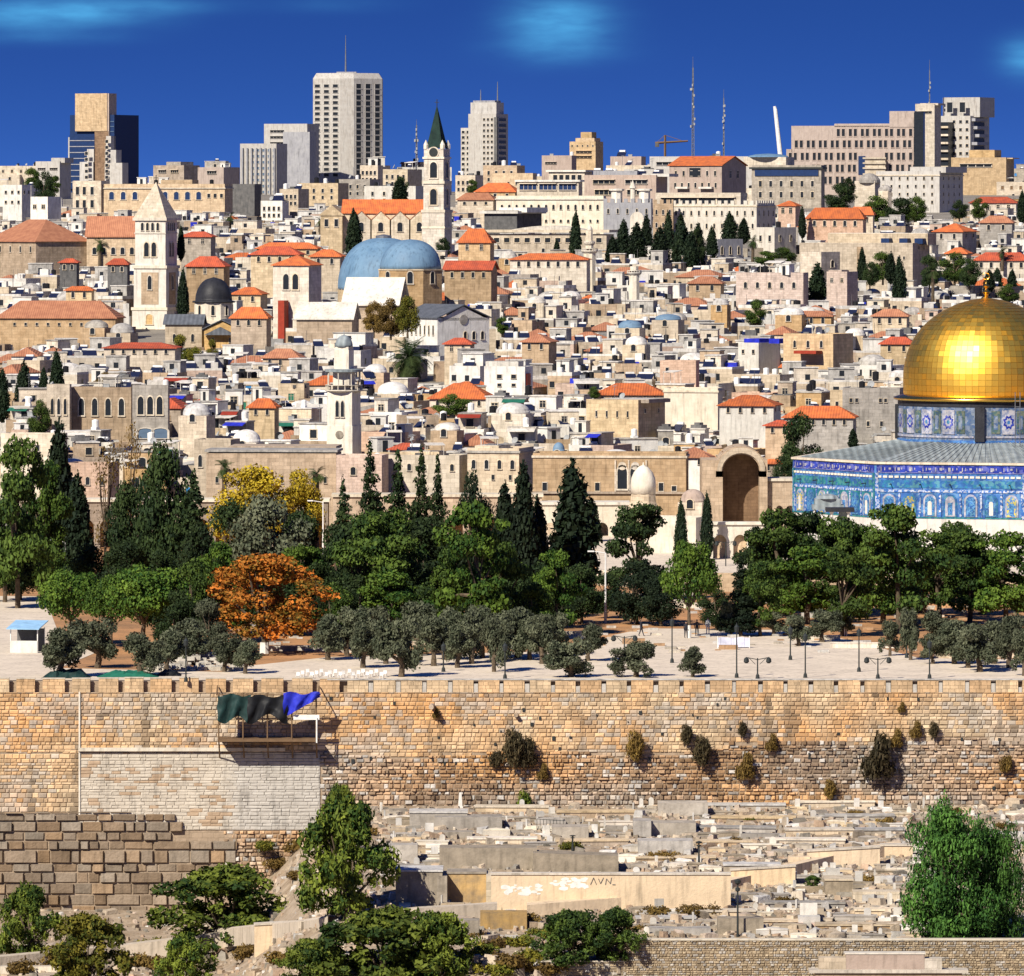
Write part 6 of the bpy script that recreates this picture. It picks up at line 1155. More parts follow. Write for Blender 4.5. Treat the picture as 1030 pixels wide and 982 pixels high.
# palms
def palm(px, py0, py1, wpx, Y, base, fan=False, z=None):
    rr = random.Random(int(px)); x = WX(px, Y); z = WZ(py1, Y) if z is None else z; H = WZ(py0, Y)-z; W_ = wpx*Y/F
    r = thing('palm_tree', base, 'palm', (x, Y, z), 0, 'palms', at=(px, (py0+py1)/2))
    m = MB(); ch = H-W_*.45
    m.tube((0, 0, -1), (0.1, 0, ch), .38, .30, 9); m.lathe([(.3, ch-1.0), (.5, ch-.5), (.42, ch)], 9); m.build('trunk', 'bark', r)
    m = MB(); nf = 85 if not fan else 30
    for i in range(nf):
        a = rr.uniform(0, 6.28); el = rr.uniform(-.9, 1.35); Lf = W_*.5*rr.uniform(.85, 1.12); p = Vector((.1, 0, ch)); d = Vector((math.cos(a)*math.cos(el), math.sin(a)*math.cos(el), math.sin(el))); side = d.cross(Vector((0, 0, 1))).normalized(); tn = rr.random(); st = 9
        q0 = p
        for k in range(st):
            d = (d+Vector((0, 0, -.16))).normalized(); q1 = q0+d*Lf/st; nn = side.cross(d)
            wd = Lf*(.27 if not fan else .34)*math.sin(math.pi*(k+1.2)/(st+1.6))
            for sgn in (-1, 1):
                for e in range(2):
                    b0 = q0.lerp(q1, e*.5); m.add([tuple(b0), tuple(b0+d*Lf/st*.35), tuple(b0+side*sgn*wd+d*wd*.8-nn*wd*.35*rr.uniform(.3, 1.3))], [(0, 1, 2)], 0, tn)
            q0 = q1
    m.build('crown', 'leaf_palm', r)
    if not fan:
        m = MB()
        for i in range(8): a = rr.uniform(0, 6.28); m.lathe([(.05, ch-.2), (.3, ch-.5), (.22, ch-.9), (.02, ch-1.1)], 6, math.cos(a)*.5, math.sin(a)*.5)
        m.build('fruit_cluster', 'leaf_dry', r)
KEEP.append((388, 434, 340, 386, 1195)); palm(411, 337, 405, 50, 1195, 'big date palm with arching fronds', z=TZ(0, 1195)+.0)
palm(225, 459, 520, 26, 892, 'fan palm above the yellow tree', True, z=0); palm(318, 466, 560, 25, 890, 'fan palm at the end of the yellow trees', True, z=0)
palm(100, 238, 262, 17, 1440, 'small palm before the arched orange-roofed building', True, z=TZ(0, 1440)); palm(231, 212, 240, 15, 1620, 'small grey palm below the skyline hotels', True); palm(322, 216, 245, 14, 1600, 'thin palm left of the gabled church', True)
palm(938, 262, 300, 22, 1330, 'pale fan palm beside the long cream building', True, z=TZ(0, 1330)); palm(757, 236, 262, 16, 1500, 'small palm in front of the pale stone house', True); palm(1008, 246, 268, 16, 1400, 'small palm at the far right among houses', True)
# cypresses and trees inside the city
for (a, b, c, d, Y) in ((24, 360, 430, 20, 1090), (57, 350, 395, 14, 1120), (44, 368, 400, 10, 1110), (2, 368, 425, 16, 1080), (79, 234, 262, 14, 1450), (356, 208, 262, 17, 1420), (184, 268, 322, 12, 1290), (182, 225, 262, 8, 1340), (402, 178, 205, 15, 1750),
                       (579, 210, 262, 12, 1510), (560, 240, 264, 8, 1500), (655-28, 218, 268, 16, 1490), (641, 222, 268, 20, 1480), (664, 226, 272, 20, 1470), (685, 212, 270, 18, 1480), (702, 222, 268, 14, 1490), (650, 214, 262, 14, 1520), (672, 210, 262, 12, 1530), (616, 236, 268, 14, 1470), (695, 230, 274, 16, 1450),
                       (734, 212, 245, 16, 1620), (748, 218, 245, 13, 1610), (822, 262, 312, 20, 1340), (905, 256, 308, 15, 1330), (867, 248, 285, 10, 1380), (896, 252, 285, 12, 1370), (716, 226, 262, 12, 1500), (1003, 268, 292, 11, 1360), (1018, 270, 292, 10, 1360), (995, 270, 294, 12, 1350), (807, 206, 240, 8, 1560), (1028, 190, 225, 10, 1650), (858, 430, 452, 10, 985)):
    T('cyp', a, b, c, d, Y=Y, var=trr.randrange(3))
for (a, b, c, d, Y, lf) in ((805, 412, 500, 48, 960, 'leaf_dark'), (788, 455, 500, 30, 930, 'leaf_dark'), (845, 183, 215, 34, 1750, 'leaf_dark'), (880, 195, 225, 36, 1700, 'leaf_pine'), (905, 198, 226, 36, 1690, 'leaf_dark'), (920, 196, 226, 26, 1690, 'leaf_pine'), (965, 200, 222, 20, 1700, 'leaf_dark'), (985, 198, 222, 20, 1680, 'leaf_pine'), (888, 252, 285, 28, 1380, 'leaf_pine'), (875, 262, 290, 20, 1370, 'leaf_dark'),
                          (935, 255, 292, 26, 1350, 'leaf_dark'), (960, 252, 286, 34, 1360, 'leaf_pine'), (975, 258, 290, 26, 1350, 'leaf_dark'), (787, 248, 268, 30, 1440, 'leaf_pine'), (770, 252, 268, 26, 1440, 'leaf_bright'), (393, 298, 340, 32, 1212, 'leaf_dry'), (376, 302, 338, 26, 1214, 'leaf_dry'), (410, 296, 338, 30, 1210, 'leaf_mixed'), (338, 326, 348, 24, 1235, 'leaf_bright'), (196, 348, 380, 22, 1180, 'leaf_mixed'), (182, 335, 372, 24, 1190, 'leaf_mixed'), (214, 340, 368, 14, 1190, 'leaf_mixed'),
                          (404, 176, 205, 18, 1760, 'leaf_dark'), (445, 238, 262, 18, 1460, 'leaf_dark'), (45, 170, 212, 24, 1950, 'leaf_dark'), (32, 168, 195, 22, 2100, 'leaf_pine'), (55, 176, 196, 14, 2050, 'leaf_pine'), (48, 190, 215, 20, 1900, 'leaf_dark'), (475, 180, 196, 14, 1900, 'leaf_pine'), (852, 178, 200, 18, 1800, 'leaf_dark'), (598, 388, 402, 14, 1060, 'leaf_pine'), (455, 395, 420, 40, 1080, 'leaf_pine'), (690, 365, 385, 40, 1150, 'leaf_pine'), (105, 372, 410, 22, 1110, 'leaf_dry'), (765, 345, 362, 18, 1180, 'leaf_pine'), (40, 400, 440, 26, 1000, 'leaf_pine'), (505, 318, 338, 16, 1260, 'leaf_bright'), (760, 300, 330, 24, 1270, 'leaf_pine'), (1015, 285, 305, 26, 1300, 'leaf_pine'), (700, 228, 268, 20, 1480, 'leaf_dark')):
    T('brd', a, b, c, d, Y=Y, leaf=lf, base={'leaf_dark': 'bushy dark tree', 'leaf_pine': 'rounded green tree', 'leaf_bright': 'bright green bushy tree', 'leaf_dry': 'brownish half-bare tree', 'leaf_mixed': 'yellow-green airy tree'}[lf]+' among houses')
# foreground trees below the wall
def FT(kind, px, py0, py1, w_, base, leaf, Y=None, **k):
    Y = YG(px, py1, 440); return tree(kind, px, py0, py1, w_*(1.22 if kind == 'shrub' else 1.05), Y=Y, z=TZ(WX(px, Y), Y)-.2, leaf=leaf, base=base, group='leafy trees below the wall', **k)
FT('shrub', 28, 884, 966, 66, 'dark green feathery shrub at the far left below the big stone blocks', 'leaf_shrub', Y=600)
FT('shrub', 90, 914, 1000, 90, 'yellowing leafy shrub near the bottom left corner', 'leaf_mixed', Y=585)
FT('shrub', 222, 866, 956, 140, 'wide green feathery tree in front of the big stone blocks', 'leaf_shrub', Y=605); FT('shrub', 186, 935, 1000, 60, 'small leafy shrub at the foot of the wide feathery tree', 'leaf_shrub', Y=585)
FT('shrub', 346, 796, 925, 100, 'tall narrow feathery tree rising against the wall', 'leaf_shrub', Y=608, var=0); FT('shrub', 342, 784, 870, 40, 'slim upright treetop above the tall feathery tree', 'leaf_shrub', Y=612, var=1)
FT('shrub', 380, 908, 1015, 150, 'big leafy shrub in the shade at the bottom centre left', 'leaf_shrub', Y=575, var=2); FT('shrub', 440, 912, 1000, 80, 'dark leafy shrub on the right of the bottom clump', 'leaf_shrub', Y=578); FT('shrub', 318, 940, 1010, 80, 'low leafy shrub on the left of the bottom clump', 'leaf_shrub', Y=570)
FT('shrub', 575, 912, 972, 76, 'dark green bush left of the pair by the rubble wall', 'leaf_dark_shrub' if 'leaf_dark_shrub' in MATS else 'leaf_pine', Y=572); FT('shrub', 618, 910, 968, 62, 'dark green bush on the right of the pair by the rubble wall', 'leaf_pine', Y=573)
FT('willow', 955, 800, 950, 100, 'large drooping pepper tree', 'leaf_willow', Y=582, var=0); FT('willow', 1002, 822, 947, 66, 'smaller drooping pepper tree beside the large one', 'leaf_willow', Y=586, var=1)
tree('shrub', 818, 880, 893, 22, Y=600, leaf='leaf_pine', base='round dark bush on the path wall of the cemetery', group=None)
# caper bushes hanging on the wall
for (a, b, s_, lf, d) in ((512, 736, 30, 'leaf_caper', 'big round grey-brown'), (528, 742, 22, 'leaf_caper', 'hanging dark'), (702, 742, 24, 'leaf_caper', 'hanging brownish'), (688, 730, 16, 'leaf_caper', 'small dark round'), (635, 737, 24, 'leaf_dry', 'rusty ragged'), (748, 757, 20, 'leaf_dry', 'thin brown'), (775, 738, 13, 'leaf_dry', 'tiny rusty'), (880, 738, 34, 'leaf_caper', 'largest dark green'), (900, 733, 14, 'leaf_dry', 'tiny brown'), (545, 768, 12, 'leaf_dry', 'dry brown'), (438, 712, 8, 'leaf_dry', 'tiny withered'), (920, 725, 13, 'leaf_dry', 'small rusty'), (937, 727, 13, 'leaf_caper', 'small green'), (524, 797, 20, 'leaf_shrub', 'upright green'), (745, 727, 12, 'leaf_caper', 'tiny green'), (497, 755, 14, 'leaf_caper', 'small drooping'), (832, 785, 16, 'leaf_dry', 'thin dry'), (1010, 760, 14, 'leaf_dry', 'wide withered'), (906, 706, 8, 'leaf_dry', 'tiny dry')):
    tree('tuft', a, b-s_*.6, b+s_*.5, s_*1.05, Y=WY-.1, leaf=lf, base=d+' caper bush on the wall face', cat='bush', group='caper bushes on the wall')
for (a, b, s_) in ((668, 862, 40), (700, 917, 44), (660, 918, 40), (575, 850, 26), (520, 925, 44), (545, 940, 40), (890, 826, 26), (860, 818, 20), (870, 884, 24), (265, 850, 30), (298, 880, 26), (370, 835, 30), (960, 815, 20), (755, 824, 14), (500, 950, 40), (155, 950, 40), (60, 965, 40), (790, 905, 22), (1010, 830, 20), (485, 958, 50), (510, 968, 54), (535, 962, 44), (495, 975, 50), (470, 940, 36), (525, 948, 40), (140, 968, 50), (20, 975, 50), (110, 940, 36), (250, 958, 44), (290, 965, 50), (170, 975, 50), (300, 850, 34), (325, 845, 30), (280, 868, 30), (690, 884, 30), (640, 935, 30), (740, 846, 22), (550, 975, 46)):
    tree('cap', a, b-s_*.22, b+4, s_, Y=YG(a, b+4), leaf='leaf_mixed' if (a % 2) else 'leaf_dry', base='low ragged cushion of yellowed weeds', cat='plant', group='weeds on the slope')
# ---------------------------------------------------------------- the packed houses of the old city
hr = random.Random(2024)
WALLW = [('cream', 30, 'cream'), ('sandy', 17, 'sandy'), ('tan', 12, 'tan'), ('grey', 13, 'grey'), ('white', 14, 'white'), ('pale', 16, 'pale'), ('pink', 6, 'pinkish'), ('ochre', 4, 'ochre')]
def pickw(L): 
    t = hr.uniform(0, sum(x[1] for x in L))
    for x in L:
        t -= x[1]
        if t <= 0: return x
    return L[-1]
def blocked(px0, px1, pt, Y):
    for (a, b_, t, bt, Yk) in KEEP:
        if Y < Yk+2 and px0 < b_-1 and px1 > a+1 and pt < bt-1: return True
    return False
def foot(x, y, r):
    for (a, b_, q) in FOOT:
        if (a-x)**2+(b_-y)**2 < (q+r)**2*.8: return True
    return False
HT = []
def house(px, Y, w_, d, h, rz, far=False):
    x = WX(px, Y); z = TZ(x, Y); wm, _, wname = pickw(WALLW); two = hr.random() < .5; annex = hr.random() < .35; style = hr.random()
    kind = 'hip' if style < (.07 if not far else .04) else ('dome' if style < .13 and not far else ('vault' if style < .17 else 'flat'))
    if kind != 'flat': two = False
    root = thing('stone_house' if not far else 'apartment_building', '', 'house' if not far else 'apartment building', (x, Y, z), rz, 'flat roofed stone houses of the old city' if not far else 'far pale blocks of flats', at=(px, PY(z+h*.8, Y)))
    ents = THINGS[-1]; m = MB(); hw = w_/2; m.box(-hw, hw, 0, d, -4, h)
    if kind == 'flat':
        p = .25; pz = hr.choice((.35, .6, .8))
        for q in ((-hw, hw, 0, p), (-hw, hw, d-p, d), (-hw, -hw+p, p, d-p), (hw-p, hw, p, d-p)): m.box(*q, h, h+pz)
    ax0 = hr.uniform(-hw, 0); ax1 = ax0+hw*hr.uniform(.8, 1.1); ad = hr.uniform(1.5, 3)
    if annex: m.box(ax0, ax1, -ad, -.0, -4, h-hr.uniform(2.3, 3))
    m.build('wall', wm, root)
    r = MB(); rm = hr.choices(('cement', 'lime_roof', 'darkcem', 'sheet_white'), (50, 38, 8, 6))[0]; feat = []
    if kind == 'flat': r.box(-hw+.25, hw-.25, .25, d-.25, h, h+.05); r.build('roof', rm, root)
    elif kind == 'hip': rm = hr.choice(('tile_orange', 'tile_old', 'tile_old', 'tile_red')); r.hip(-hw, hw, 0, d, h, 1.5, ov=.3); r.build('roof', rm, root); feat.append({'tile_orange': 'orange tiled hip roof', 'tile_old': 'faded tiled hip roof', 'tile_red': 'red tiled hip roof'}[rm])
    elif kind == 'dome': R_ = min(hw, d/2)*.85; r.box(-hw+.02, hw-.02, .02, d-.02, h, h+.12); r.lathe([(R_, h+.12), (R_, h+.4)]+[(R_*math.cos(t), h+.4+R_*.62*math.sin(t)) for t in np.linspace(0, 1.5, 8)], 18, 0, d/2); r.build('dome_roof', 'lime_roof', root, smooth_=True); feat.append('low whitewashed dome')
    else: r.prism([(-hw*math.cos(t)*1.04, h+hw*.35*math.sin(t)) for t in np.linspace(0, math.pi, 11)][::-1], -.2, d+.2); r.build('vaulted_roof', rm, root); feat.append('curved sheet roof')
    wk = hr.choice(('rect', 'rect', 'shut', 'arch')); n = max(1, int(w_/2.6)-(hr.random() < .4)); wsz = hr.uniform(.75, 1.1)
    n = min(n, 4)
    winrow(root, wk, -hw+.5, hw-.5, h-1.9, n, wsz, wsz*1.25, fixed=0.0, frame=hr.choice(('pale', wm, 'cream')), pane=hr.choice(('glass', 'glass', 'glass', 'wood', 'green_paint', 'blue_paint')))
    if h > 5.5: winrow(root, wk, -hw+.5, hw-.5, h-4.6, max(1, n-1), wsz, wsz*1.3, fixed=0.0)
    if rz < -.1: winrow(root, 'rect', .8, d-.8, h-1.9, hr.choice((1, 2)), .8, 1.0, face='R', fixed=hw)
    if annex and hr.random() < .6: window(root, 'rect', (ax0+ax1)/2, -ad, h-4.4, .8, 1.0)
    if two:
        ux0 = hr.choice((-hw, hr.uniform(-hw, 0))); ux1 = min(hw, ux0+w_*hr.uniform(.4, .75)); uy0 = d*hr.uniform(.25, .55); uh = hr.uniform(2.2, 3.0)
        m = MB(); um = hr.choice((wm, wm, 'white', 'cement', 'pale')); m.box(ux0+.02, ux1-.02, uy0, d-.3, h+.05, h+uh); o = m.build('upper_room', um, root)
        m = MB(); m.box(ux0-.12, ux1+.12, uy0-.15, d-.2, h+uh, h+uh+.18); m.build('flat_roof', hr.choice(('lime_roof', 'cement', 'cement')), o); window(root, wk, (ux0+ux1)/2, uy0, h+.9, wsz, wsz*1.1)
        if hr.random() < .25: mt, cn = hr.choice((('blue_tarp', 'blue'), ('green_paint', 'green'), ('red_paint', 'red'), ('sheet_white', 'white'))); m = MB(); m.add([(ux0, uy0-1.6, h+uh-.5), (ux1, uy0-1.6, h+uh-.5), (ux1, uy0-.16, h+uh-.1), (ux0, uy0-.16, h+uh-.1), (ux0, uy0-1.6, h+uh-.42), (ux1, uy0-1.6, h+uh-.42), (ux1, uy0-.16, h+uh-.02), (ux0, uy0-.16, h+uh-.02)], [(3,2,1,0),(4,5,6,7),(0,1,5,4),(1,2,6,5),(2,3,7,6),(3,0,4,7)]); m.build('awning', mt, root); feat.append(cn+' awning')
        if hr.random() < .7: clut(root, (ux0+ux1)/2+hr.uniform(-.8, .8), (uy0+d)/2, h+uh+.18, hr, .9)
    if kind == 'flat':
        k = hr.choice((2, 3, 4, 5)); seen = set()
        for i in range(k):
            q = hr.uniform(-hw+.8, hw-.8); y = hr.uniform(.8, d*.5 if two else d-1)
            kk = hr.choice((0, 1, 1, 2, 2, 2, 3, 3, 3, 4, 5, 6, 7, 7, 8)); nn, me = clut_mesh(kk); s_ = hr.uniform(.75, 1.1); link(nn, me, root, (q, y, h+.05), hr.uniform(-.6, .6), (s_, s_, s_)); seen.add(kk)
        for kk, ph in ((6, 'roof canopy'), (5, 'stair hut'), (2, 'solar heater'), (1, 'black water tank'), (3, 'satellite dish'), (0, 'white water tank'), (4, 'aerial')):
            if kk in seen and len(feat) < 2: feat.append(ph)
    size = 'small' if w_ < 5.8 else ('wide' if w_ > 8.6 else '')
    ents[1] = ' '.join(x for x in (size, wname, ('two level house' if two else 'house') if not far else 'block of flats', 'with' if feat else '', ' and '.join(feat[:2])) if x)
    FOOT.append((x, Y+d/2, max(w_, d)*.42)); return root
rowY = []; Y = 960.0
while Y < 1820: rowY.append(Y); Y += 12.5*Y/1300
cnt = 0; cand = []
for i, Y in enumerate(rowY):
    px = -12+hr.uniform(0, 30)
    while px < 1042:
        w_ = hr.choice((hr.uniform(3.8, 6), hr.uniform(5, 9.5))); wpx = w_*F/Y; cand.append((px+wpx/2, Y+hr.uniform(-5, 5), w_)); px += wpx*hr.uniform(.95, 1.3)
cand.sort(key=lambda c: c[1])
HM = ['cream', 'sandy', 'tan', 'grey', 'white', 'pale', 'pink', 'cement', 'lime_roof', 'darkcem', 'glass', 'white_paint', 'solar', 'tile_orange', 'tile_old', 'blue_tarp', 'black_plastic']
rest = MB(); nrest = 0
def small_house(px, Y, w_, d, h, rz):
    "one of the many farther houses beyond the three hundred nearest"
    global nrest
    t = MB(); hw = w_/2; wm = hr.choices(range(7), (30, 14, 10, 12, 18, 20, 6))[0]; x = WX(px, Y); z = TZ(x, Y); t.box(-hw, hw, 0, d, -4, h, wm)
    def pane(a, b_, y, face='F'):
        s_ = hr.uniform(.7, 1.0)
        if face == 'F': t.box(a-s_/2-.1, a+s_/2+.1, y-.1, y, b_-.12, b_, 5); t.box(a-s_/2, a+s_/2, y-.03, y, b_, b_+s_*1.2, 10)
        else: t.box(hw, hw+.03, a, a+.8, b_, b_+1, 10)
    for i in range(max(1, int(w_/2.8))): pane(-hw+.9+i*2.3+hr.uniform(-.2, .2), h-1.9, 0); (pane(-hw+1.2+i*2.4, h-4.4, 0) if h > 5 else None)
    if rz < -.1: pane(d*.4, h-1.8, 0, 'R')
    q = hr.random()
    if q < .09: t.hip(-hw, hw, 0, d, h, 1.4, hr.choice((13, 14, 14)), ov=.3)
    elif q < .15: R_ = min(hw, d/2)*.8; t.lathe([(R_, h), (R_, h+.3)]+[(R_*math.cos(a), h+.3+R_*.6*math.sin(a)) for a in np.linspace(0, 1.5, 6)], 12, 0, d/2, hr.choice((7, 8)))
    else:
        rm = hr.choice((7, 8, 8, 7, 9)); t.box(-hw+.2, hw-.2, .2, d-.2, h, h+.04, rm); pz = hr.choice((.35, .6)); pm = hr.choice((wm, wm, 4, 8))
        t.box(-hw, hw, 0, .2, h+.002, h+pz, pm); t.box(-hw, -hw+.2, .2, d, h+.002, h+pz, pm); t.box(hw-.2, hw, .2, d, h+.002, h+pz, pm)
        if hr.random() < .5: a = hr.uniform(-hw, 0); b_ = min(hw, a+w_*hr.uniform(.4, .7)); u = hr.uniform(2, 2.9); t.box(a+.02, b_-.02, d*.4, d-.3, h+.05, h+u, hr.choice((wm, 4, 5, 7))); t.box(a-.1, b_+.1, d*.4-.15, d-.2, h+u, h+u+.15, hr.choice((7, 8))); t.box((a+b_)/2-.4, (a+b_)/2+.4, d*.4-.03, d*.4, h+.9, h+1.8, 10)
        for i in range(hr.choice((2, 3, 4, 5))):
            a = hr.uniform(-hw+.7, hw-.7); b_ = hr.uniform(.6, d*.8); k = hr.random()
            if k < .25: t.lathe([(.5, h+.05), (.5, h+1.3), (.1, h+1.4)], 8, a, b_, hr.choice((11, 16)))
            elif k < .5: t.add([(a-.9, b_-.5, h+.3), (a+.9, b_-.5, h+.3), (a+.9, b_+.6, h+1.2), (a-.9, b_+.6, h+1.2)], [(0, 1, 2, 3)], 12); t.box(a-.7, a+.7, b_+.6, b_+1, h+1, h+1.5, 11)
            elif k < .8: t.box(a-hr.uniform(.3, 1.2), a+hr.uniform(.3, 1.2), b_-.5, b_+.5, h+.05, h+hr.uniform(.4, 1.5), hr.choice((4, 5, 7, 9, 8, 15) if hr.random() < .3 else (4, 5, 7, 8)))
            else: t.tube((a, b_, h), (a, b_, h+2.5), .04, .04, 4, 9)
    c, s_ = math.cos(rz), math.sin(rz); rest.add([(x+p*c-q_*s_, Y+p*s_+q_*c, z+r_) for p, q_, r_ in t.v], [], 0); o = len(rest.v)-len(t.v)
    for f, mi in zip(t.f, t.m): rest.f.append([o+i for i in f]); rest.m.append(mi); rest.t.append(None)
    FOOT.append((x, Y+d/2, max(w_, d)*.42)); nrest += 1
for (px, Y, w_) in cand:
    h = hr.uniform(2.8, 5.6)*(1.15 if hr.random() < .2 else 1); d = hr.uniform(5.0, 8.0); x = WX(px, Y); z = TZ(x, Y); wpx = w_*F/Y; ok = False
    for k in range(4):
        if not blocked(px-wpx/2-2, px+wpx/2+3, PY(z+h+1.5, Y)-2, Y): ok = True; break
        h *= .78
    if not ok or h < 1.7 or foot(x, Y+d/2, w_*.36): continue
    rz = R(hr.choice((-18, -22, -14, -8, -26, 0, 6, 12)))
    if cnt < 300: house(px, Y, w_, d, h, rz); cnt += 1
    else: small_house(px, Y, w_, d, h, rz)
o = rest.build('farther_houses', HM); o['kind'] = 'stuff'; o['label'] = 'countless small cream houses packed up the far side of the old city hill'; o['category'] = 'houses'
print('houses', cnt, nrest, 'of', len(cand))
# far blocks of flats beyond the old city
far = 0
for (pbase, Y0, n) in ((0, 1850, 10), (0, 2000, 13), (0, 2150, 15), (0, 2300, 16), (0, 2480, 18)):
    for i in range(n):
        px = (i+hr.uniform(.1, .9))*1040/n-5; Y = Y0+hr.uniform(-40, 40); w_ = hr.uniform(10, 19); h = hr.uniform(4, 9.5); wpx = w_*F/Y; z = TZ(WX(px, Y), Y)
        if 540 < px < 780 and Y0 > 2100: h *= .6
        for k in range(4):
            if not blocked(px-wpx/2-1, px+wpx/2+2, PY(z+h+2, Y), Y): break
            h *= .75
        else: continue
        if h < 3 or foot(WX(px, Y), Y+5, w_*.4): continue
        house(px, Y, w_, 10, h, R(hr.choice((-18, -12, -25, 5))), far=True); far += 1
print('far', far)
# loose cover of distant shrubs and far-off masonry between the houses
m = MB(); sr = random.Random(8)
for i in range(9000):
    Y = sr.uniform(940, 1850); px = sr.uniform(-10, 1045); x = WX(px, Y); z = TZ(x, Y)
    s_ = sr.uniform(.6, 2.2); hh = sr.uniform(.5, 3.6)
    if any((a-x)**2+(b_-Y)**2 < (q+s_)**2*.6 for (a, b_, q) in FOOT[:0]): continue
    if blocked(px-3, px+3, PY(z+hh, Y), Y) : continue
    c = sr.choice(((.50, .44, .35), (.60, .57, .50), (.34, .29, .23), (.20, .18, .16), (.66, .63, .58), (.45, .33, .22), (.30, .30, .30))); f = sr.uniform(.7, 1.15)
    a = sr.uniform(-.5, .3); ca, sa = math.cos(a), math.sin(a); dx, dy = s_, s_*sr.uniform(.5, 1); v = [(x+p*ca-q*sa, Y+p*sa+q*ca, zz) for zz in (z-1.5, z+hh) for p, q in ((-dx, -dy), (dx, -dy), (dx, dy), (-dx, dy))]
    m.add(v, [(0,1,5,4),(1,2,6,5),(2,3,7,6),(3,0,4,7),(4,5,6,7)], 0, [q*f for q in c])
o = m.build('courtyard_clutter', 'wallstone'); o['kind'] = 'stuff'; o['label'] = 'packed courtyard walls, sheds and steps filling the lanes between the houses'; o['category'] = 'clutter'
# ---------------------------------------------------------------- esplanade furniture
def lamp(px, pt, pb, kind, base, z=0, Y=None):
    Y = Y or YE2(pb, z); H = WZ(pt, Y)-z; r = thing('street_lamp', base, 'lamp', (WX(px, Y), Y, z), 0, 'street lamps on the esplanade', at=(px, (pt+pb)/2))
    if kind == 'tall':
        MB().lathe([(.16, 0), (.10, H*.5), (.07, H)], 8).build('pole', 'white_paint', r); m = MB(); m.tube((0, 0, H-.05), (-1.3, 0, H+.15), .05); m.box(-1.9, -1.2, -.15, .15, H+.08, H+.22); m.build('lamp_head', 'white_paint', r)
    else:
        m = MB(); m.lathe([(.20, 0), (.16, .35), (.07, .5), (.055, H)], 8); m.build('pole', 'dark_metal', r)
        if kind == 'double':
            for s_ in (-1, 1):
                m = MB(); m.tube((0, 0, H-.15), (s_*1.0, 0, H+.05), .04); m.tube((s_*.2, 0, H-.6), (s_*.8, 0, H), .03); m.lathe([(.02, H+.1), (.22, H-.05), (.26, H-.35), (.12, H-.5)], 8, s_*1.05, 0); m.build('lantern', 'dark_metal', r)
        else: m = MB(); m.lathe([(.06, H-.05), (.2, H+.05), (.24, H+.5), (.05, H+.72), (.02, H+.9)], 8); m.build('lantern', 'dark_metal', r)
for a in ((54, 524, 583, 'tall', 'tall white curved street lamp'), (325, 505, 575, 'tall', 'tall white street lamp'), (609, 556, 627, 'tall', 'tall plain white pole lamp'), (66, 545, 590, 'tall', 'shorter grey street lamp'),
          (741, 636, 682, 'single', 'dark lamp post'), (762, 662, 683, 'double', 'short double-armed dark lamp'), (810, 645, 682, 'single', 'dark lamp post'), (883, 662, 683, 'double', 'short double-armed dark lamp'), (864, 640, 676, 'single', 'dark lamp post'), (676, 630, 667, 'single', 'dark lamp post'), (628, 640, 664, 'double', 'double-armed dark lamp'), (795, 638, 664, 'single', 'dark lamp post'), (935, 652, 683, 'single', 'dark lamp post'), (912, 625, 662, 'single', 'dark lamp post'), (508, 655, 683, 'single', 'dark lamp post'), (680, 575, 592, 'tall', 'thin white pole'), (730, 545, 585, 'double', 'double-armed dark lamp'), (446, 655, 676, 'single', 'dark lamp post'), (845, 610, 636, 'single', 'dark lamp post'), (187, 650, 686, 'single', 'dark lamp post')):
    lamp(*a[:5])
def person(px, pb, label, h=1.7, cloth='dark_cloth', stride=.25, z=0.012, Y=None, rz=0.0):
    Y = Y or YE2(pb, z); k = h/1.75
    V = [(0, 0, .95), (0, 0, 1.2), (0, 0, 1.42), (0, -.01, 1.52), (0, -.02, 1.64), (.10, 0, .90), (.12+.0, -stride*.4, .50), (.12, -stride, .06), (.12, -stride-.16, .03), (-.10, 0, .90), (-.12, stride*.3, .50), (-.12, stride, .10), (-.12, stride-.14, .03), (.20, 0, 1.40), (.25, .05, 1.12), (.24, -.08, .88), (.24, -.12, .80), (-.20, 0, 1.40), (-.25, -.05, 1.12), (-.24, -.12, .90), (-.24, -.16, .82)]
    Rr = [.14, .145, .12, .055, .095, .10, .07, .045, .04, .10, .07, .045, .04, .06, .048, .035, .03, .06, .048, .035, .03]
    E = [(0, 1), (1, 2), (2, 3), (3, 4), (0, 5), (5, 6), (6, 7), (7, 8), (0, 9), (9, 10), (10, 11), (11, 12), (2, 13), (13, 14), (14, 15), (15, 16), (2, 17), (17, 18), (18, 19), (19, 20)]
    me = bpy.data.meshes.new('person'); me.from_pydata([(x*k, y*k, q*k) for x, y, q in V], E, []); me.materials.append(MATS[cloth])
    o = thing('person', label, 'person', (WX(px, Y), Y, z), rz, None, me, auto=False, at=(px, pb-8)); md = o.modifiers.new('skin', 'SKIN'); sv = me.skin_vertices[0] if me.skin_vertices else None
    if sv is None: 
        return o
    for i, r_ in enumerate(Rr): sv.data[i].radius = (r_*k, r_*k)
    sv.data[0].use_root = True; sb = o.modifiers.new('sub', 'SUBSURF'); sb.levels = 1; sb.render_levels = 2
    m = MB(); m.lathe([(.09*k, 1.62*k), (.10*k, 1.70*k), (.06*k, 1.76*k), (.01, 1.775*k)], 10, 0, .01); m.build('hair', 'dark_metal', o); m = MB(); m.lathe([(.04*k, 1.53*k), (.075*k, 1.58*k), (.088*k, 1.65*k), (.05*k, 1.71*k)], 10, 0, -.035*k); m.build('face', 'skin', o)
    return o
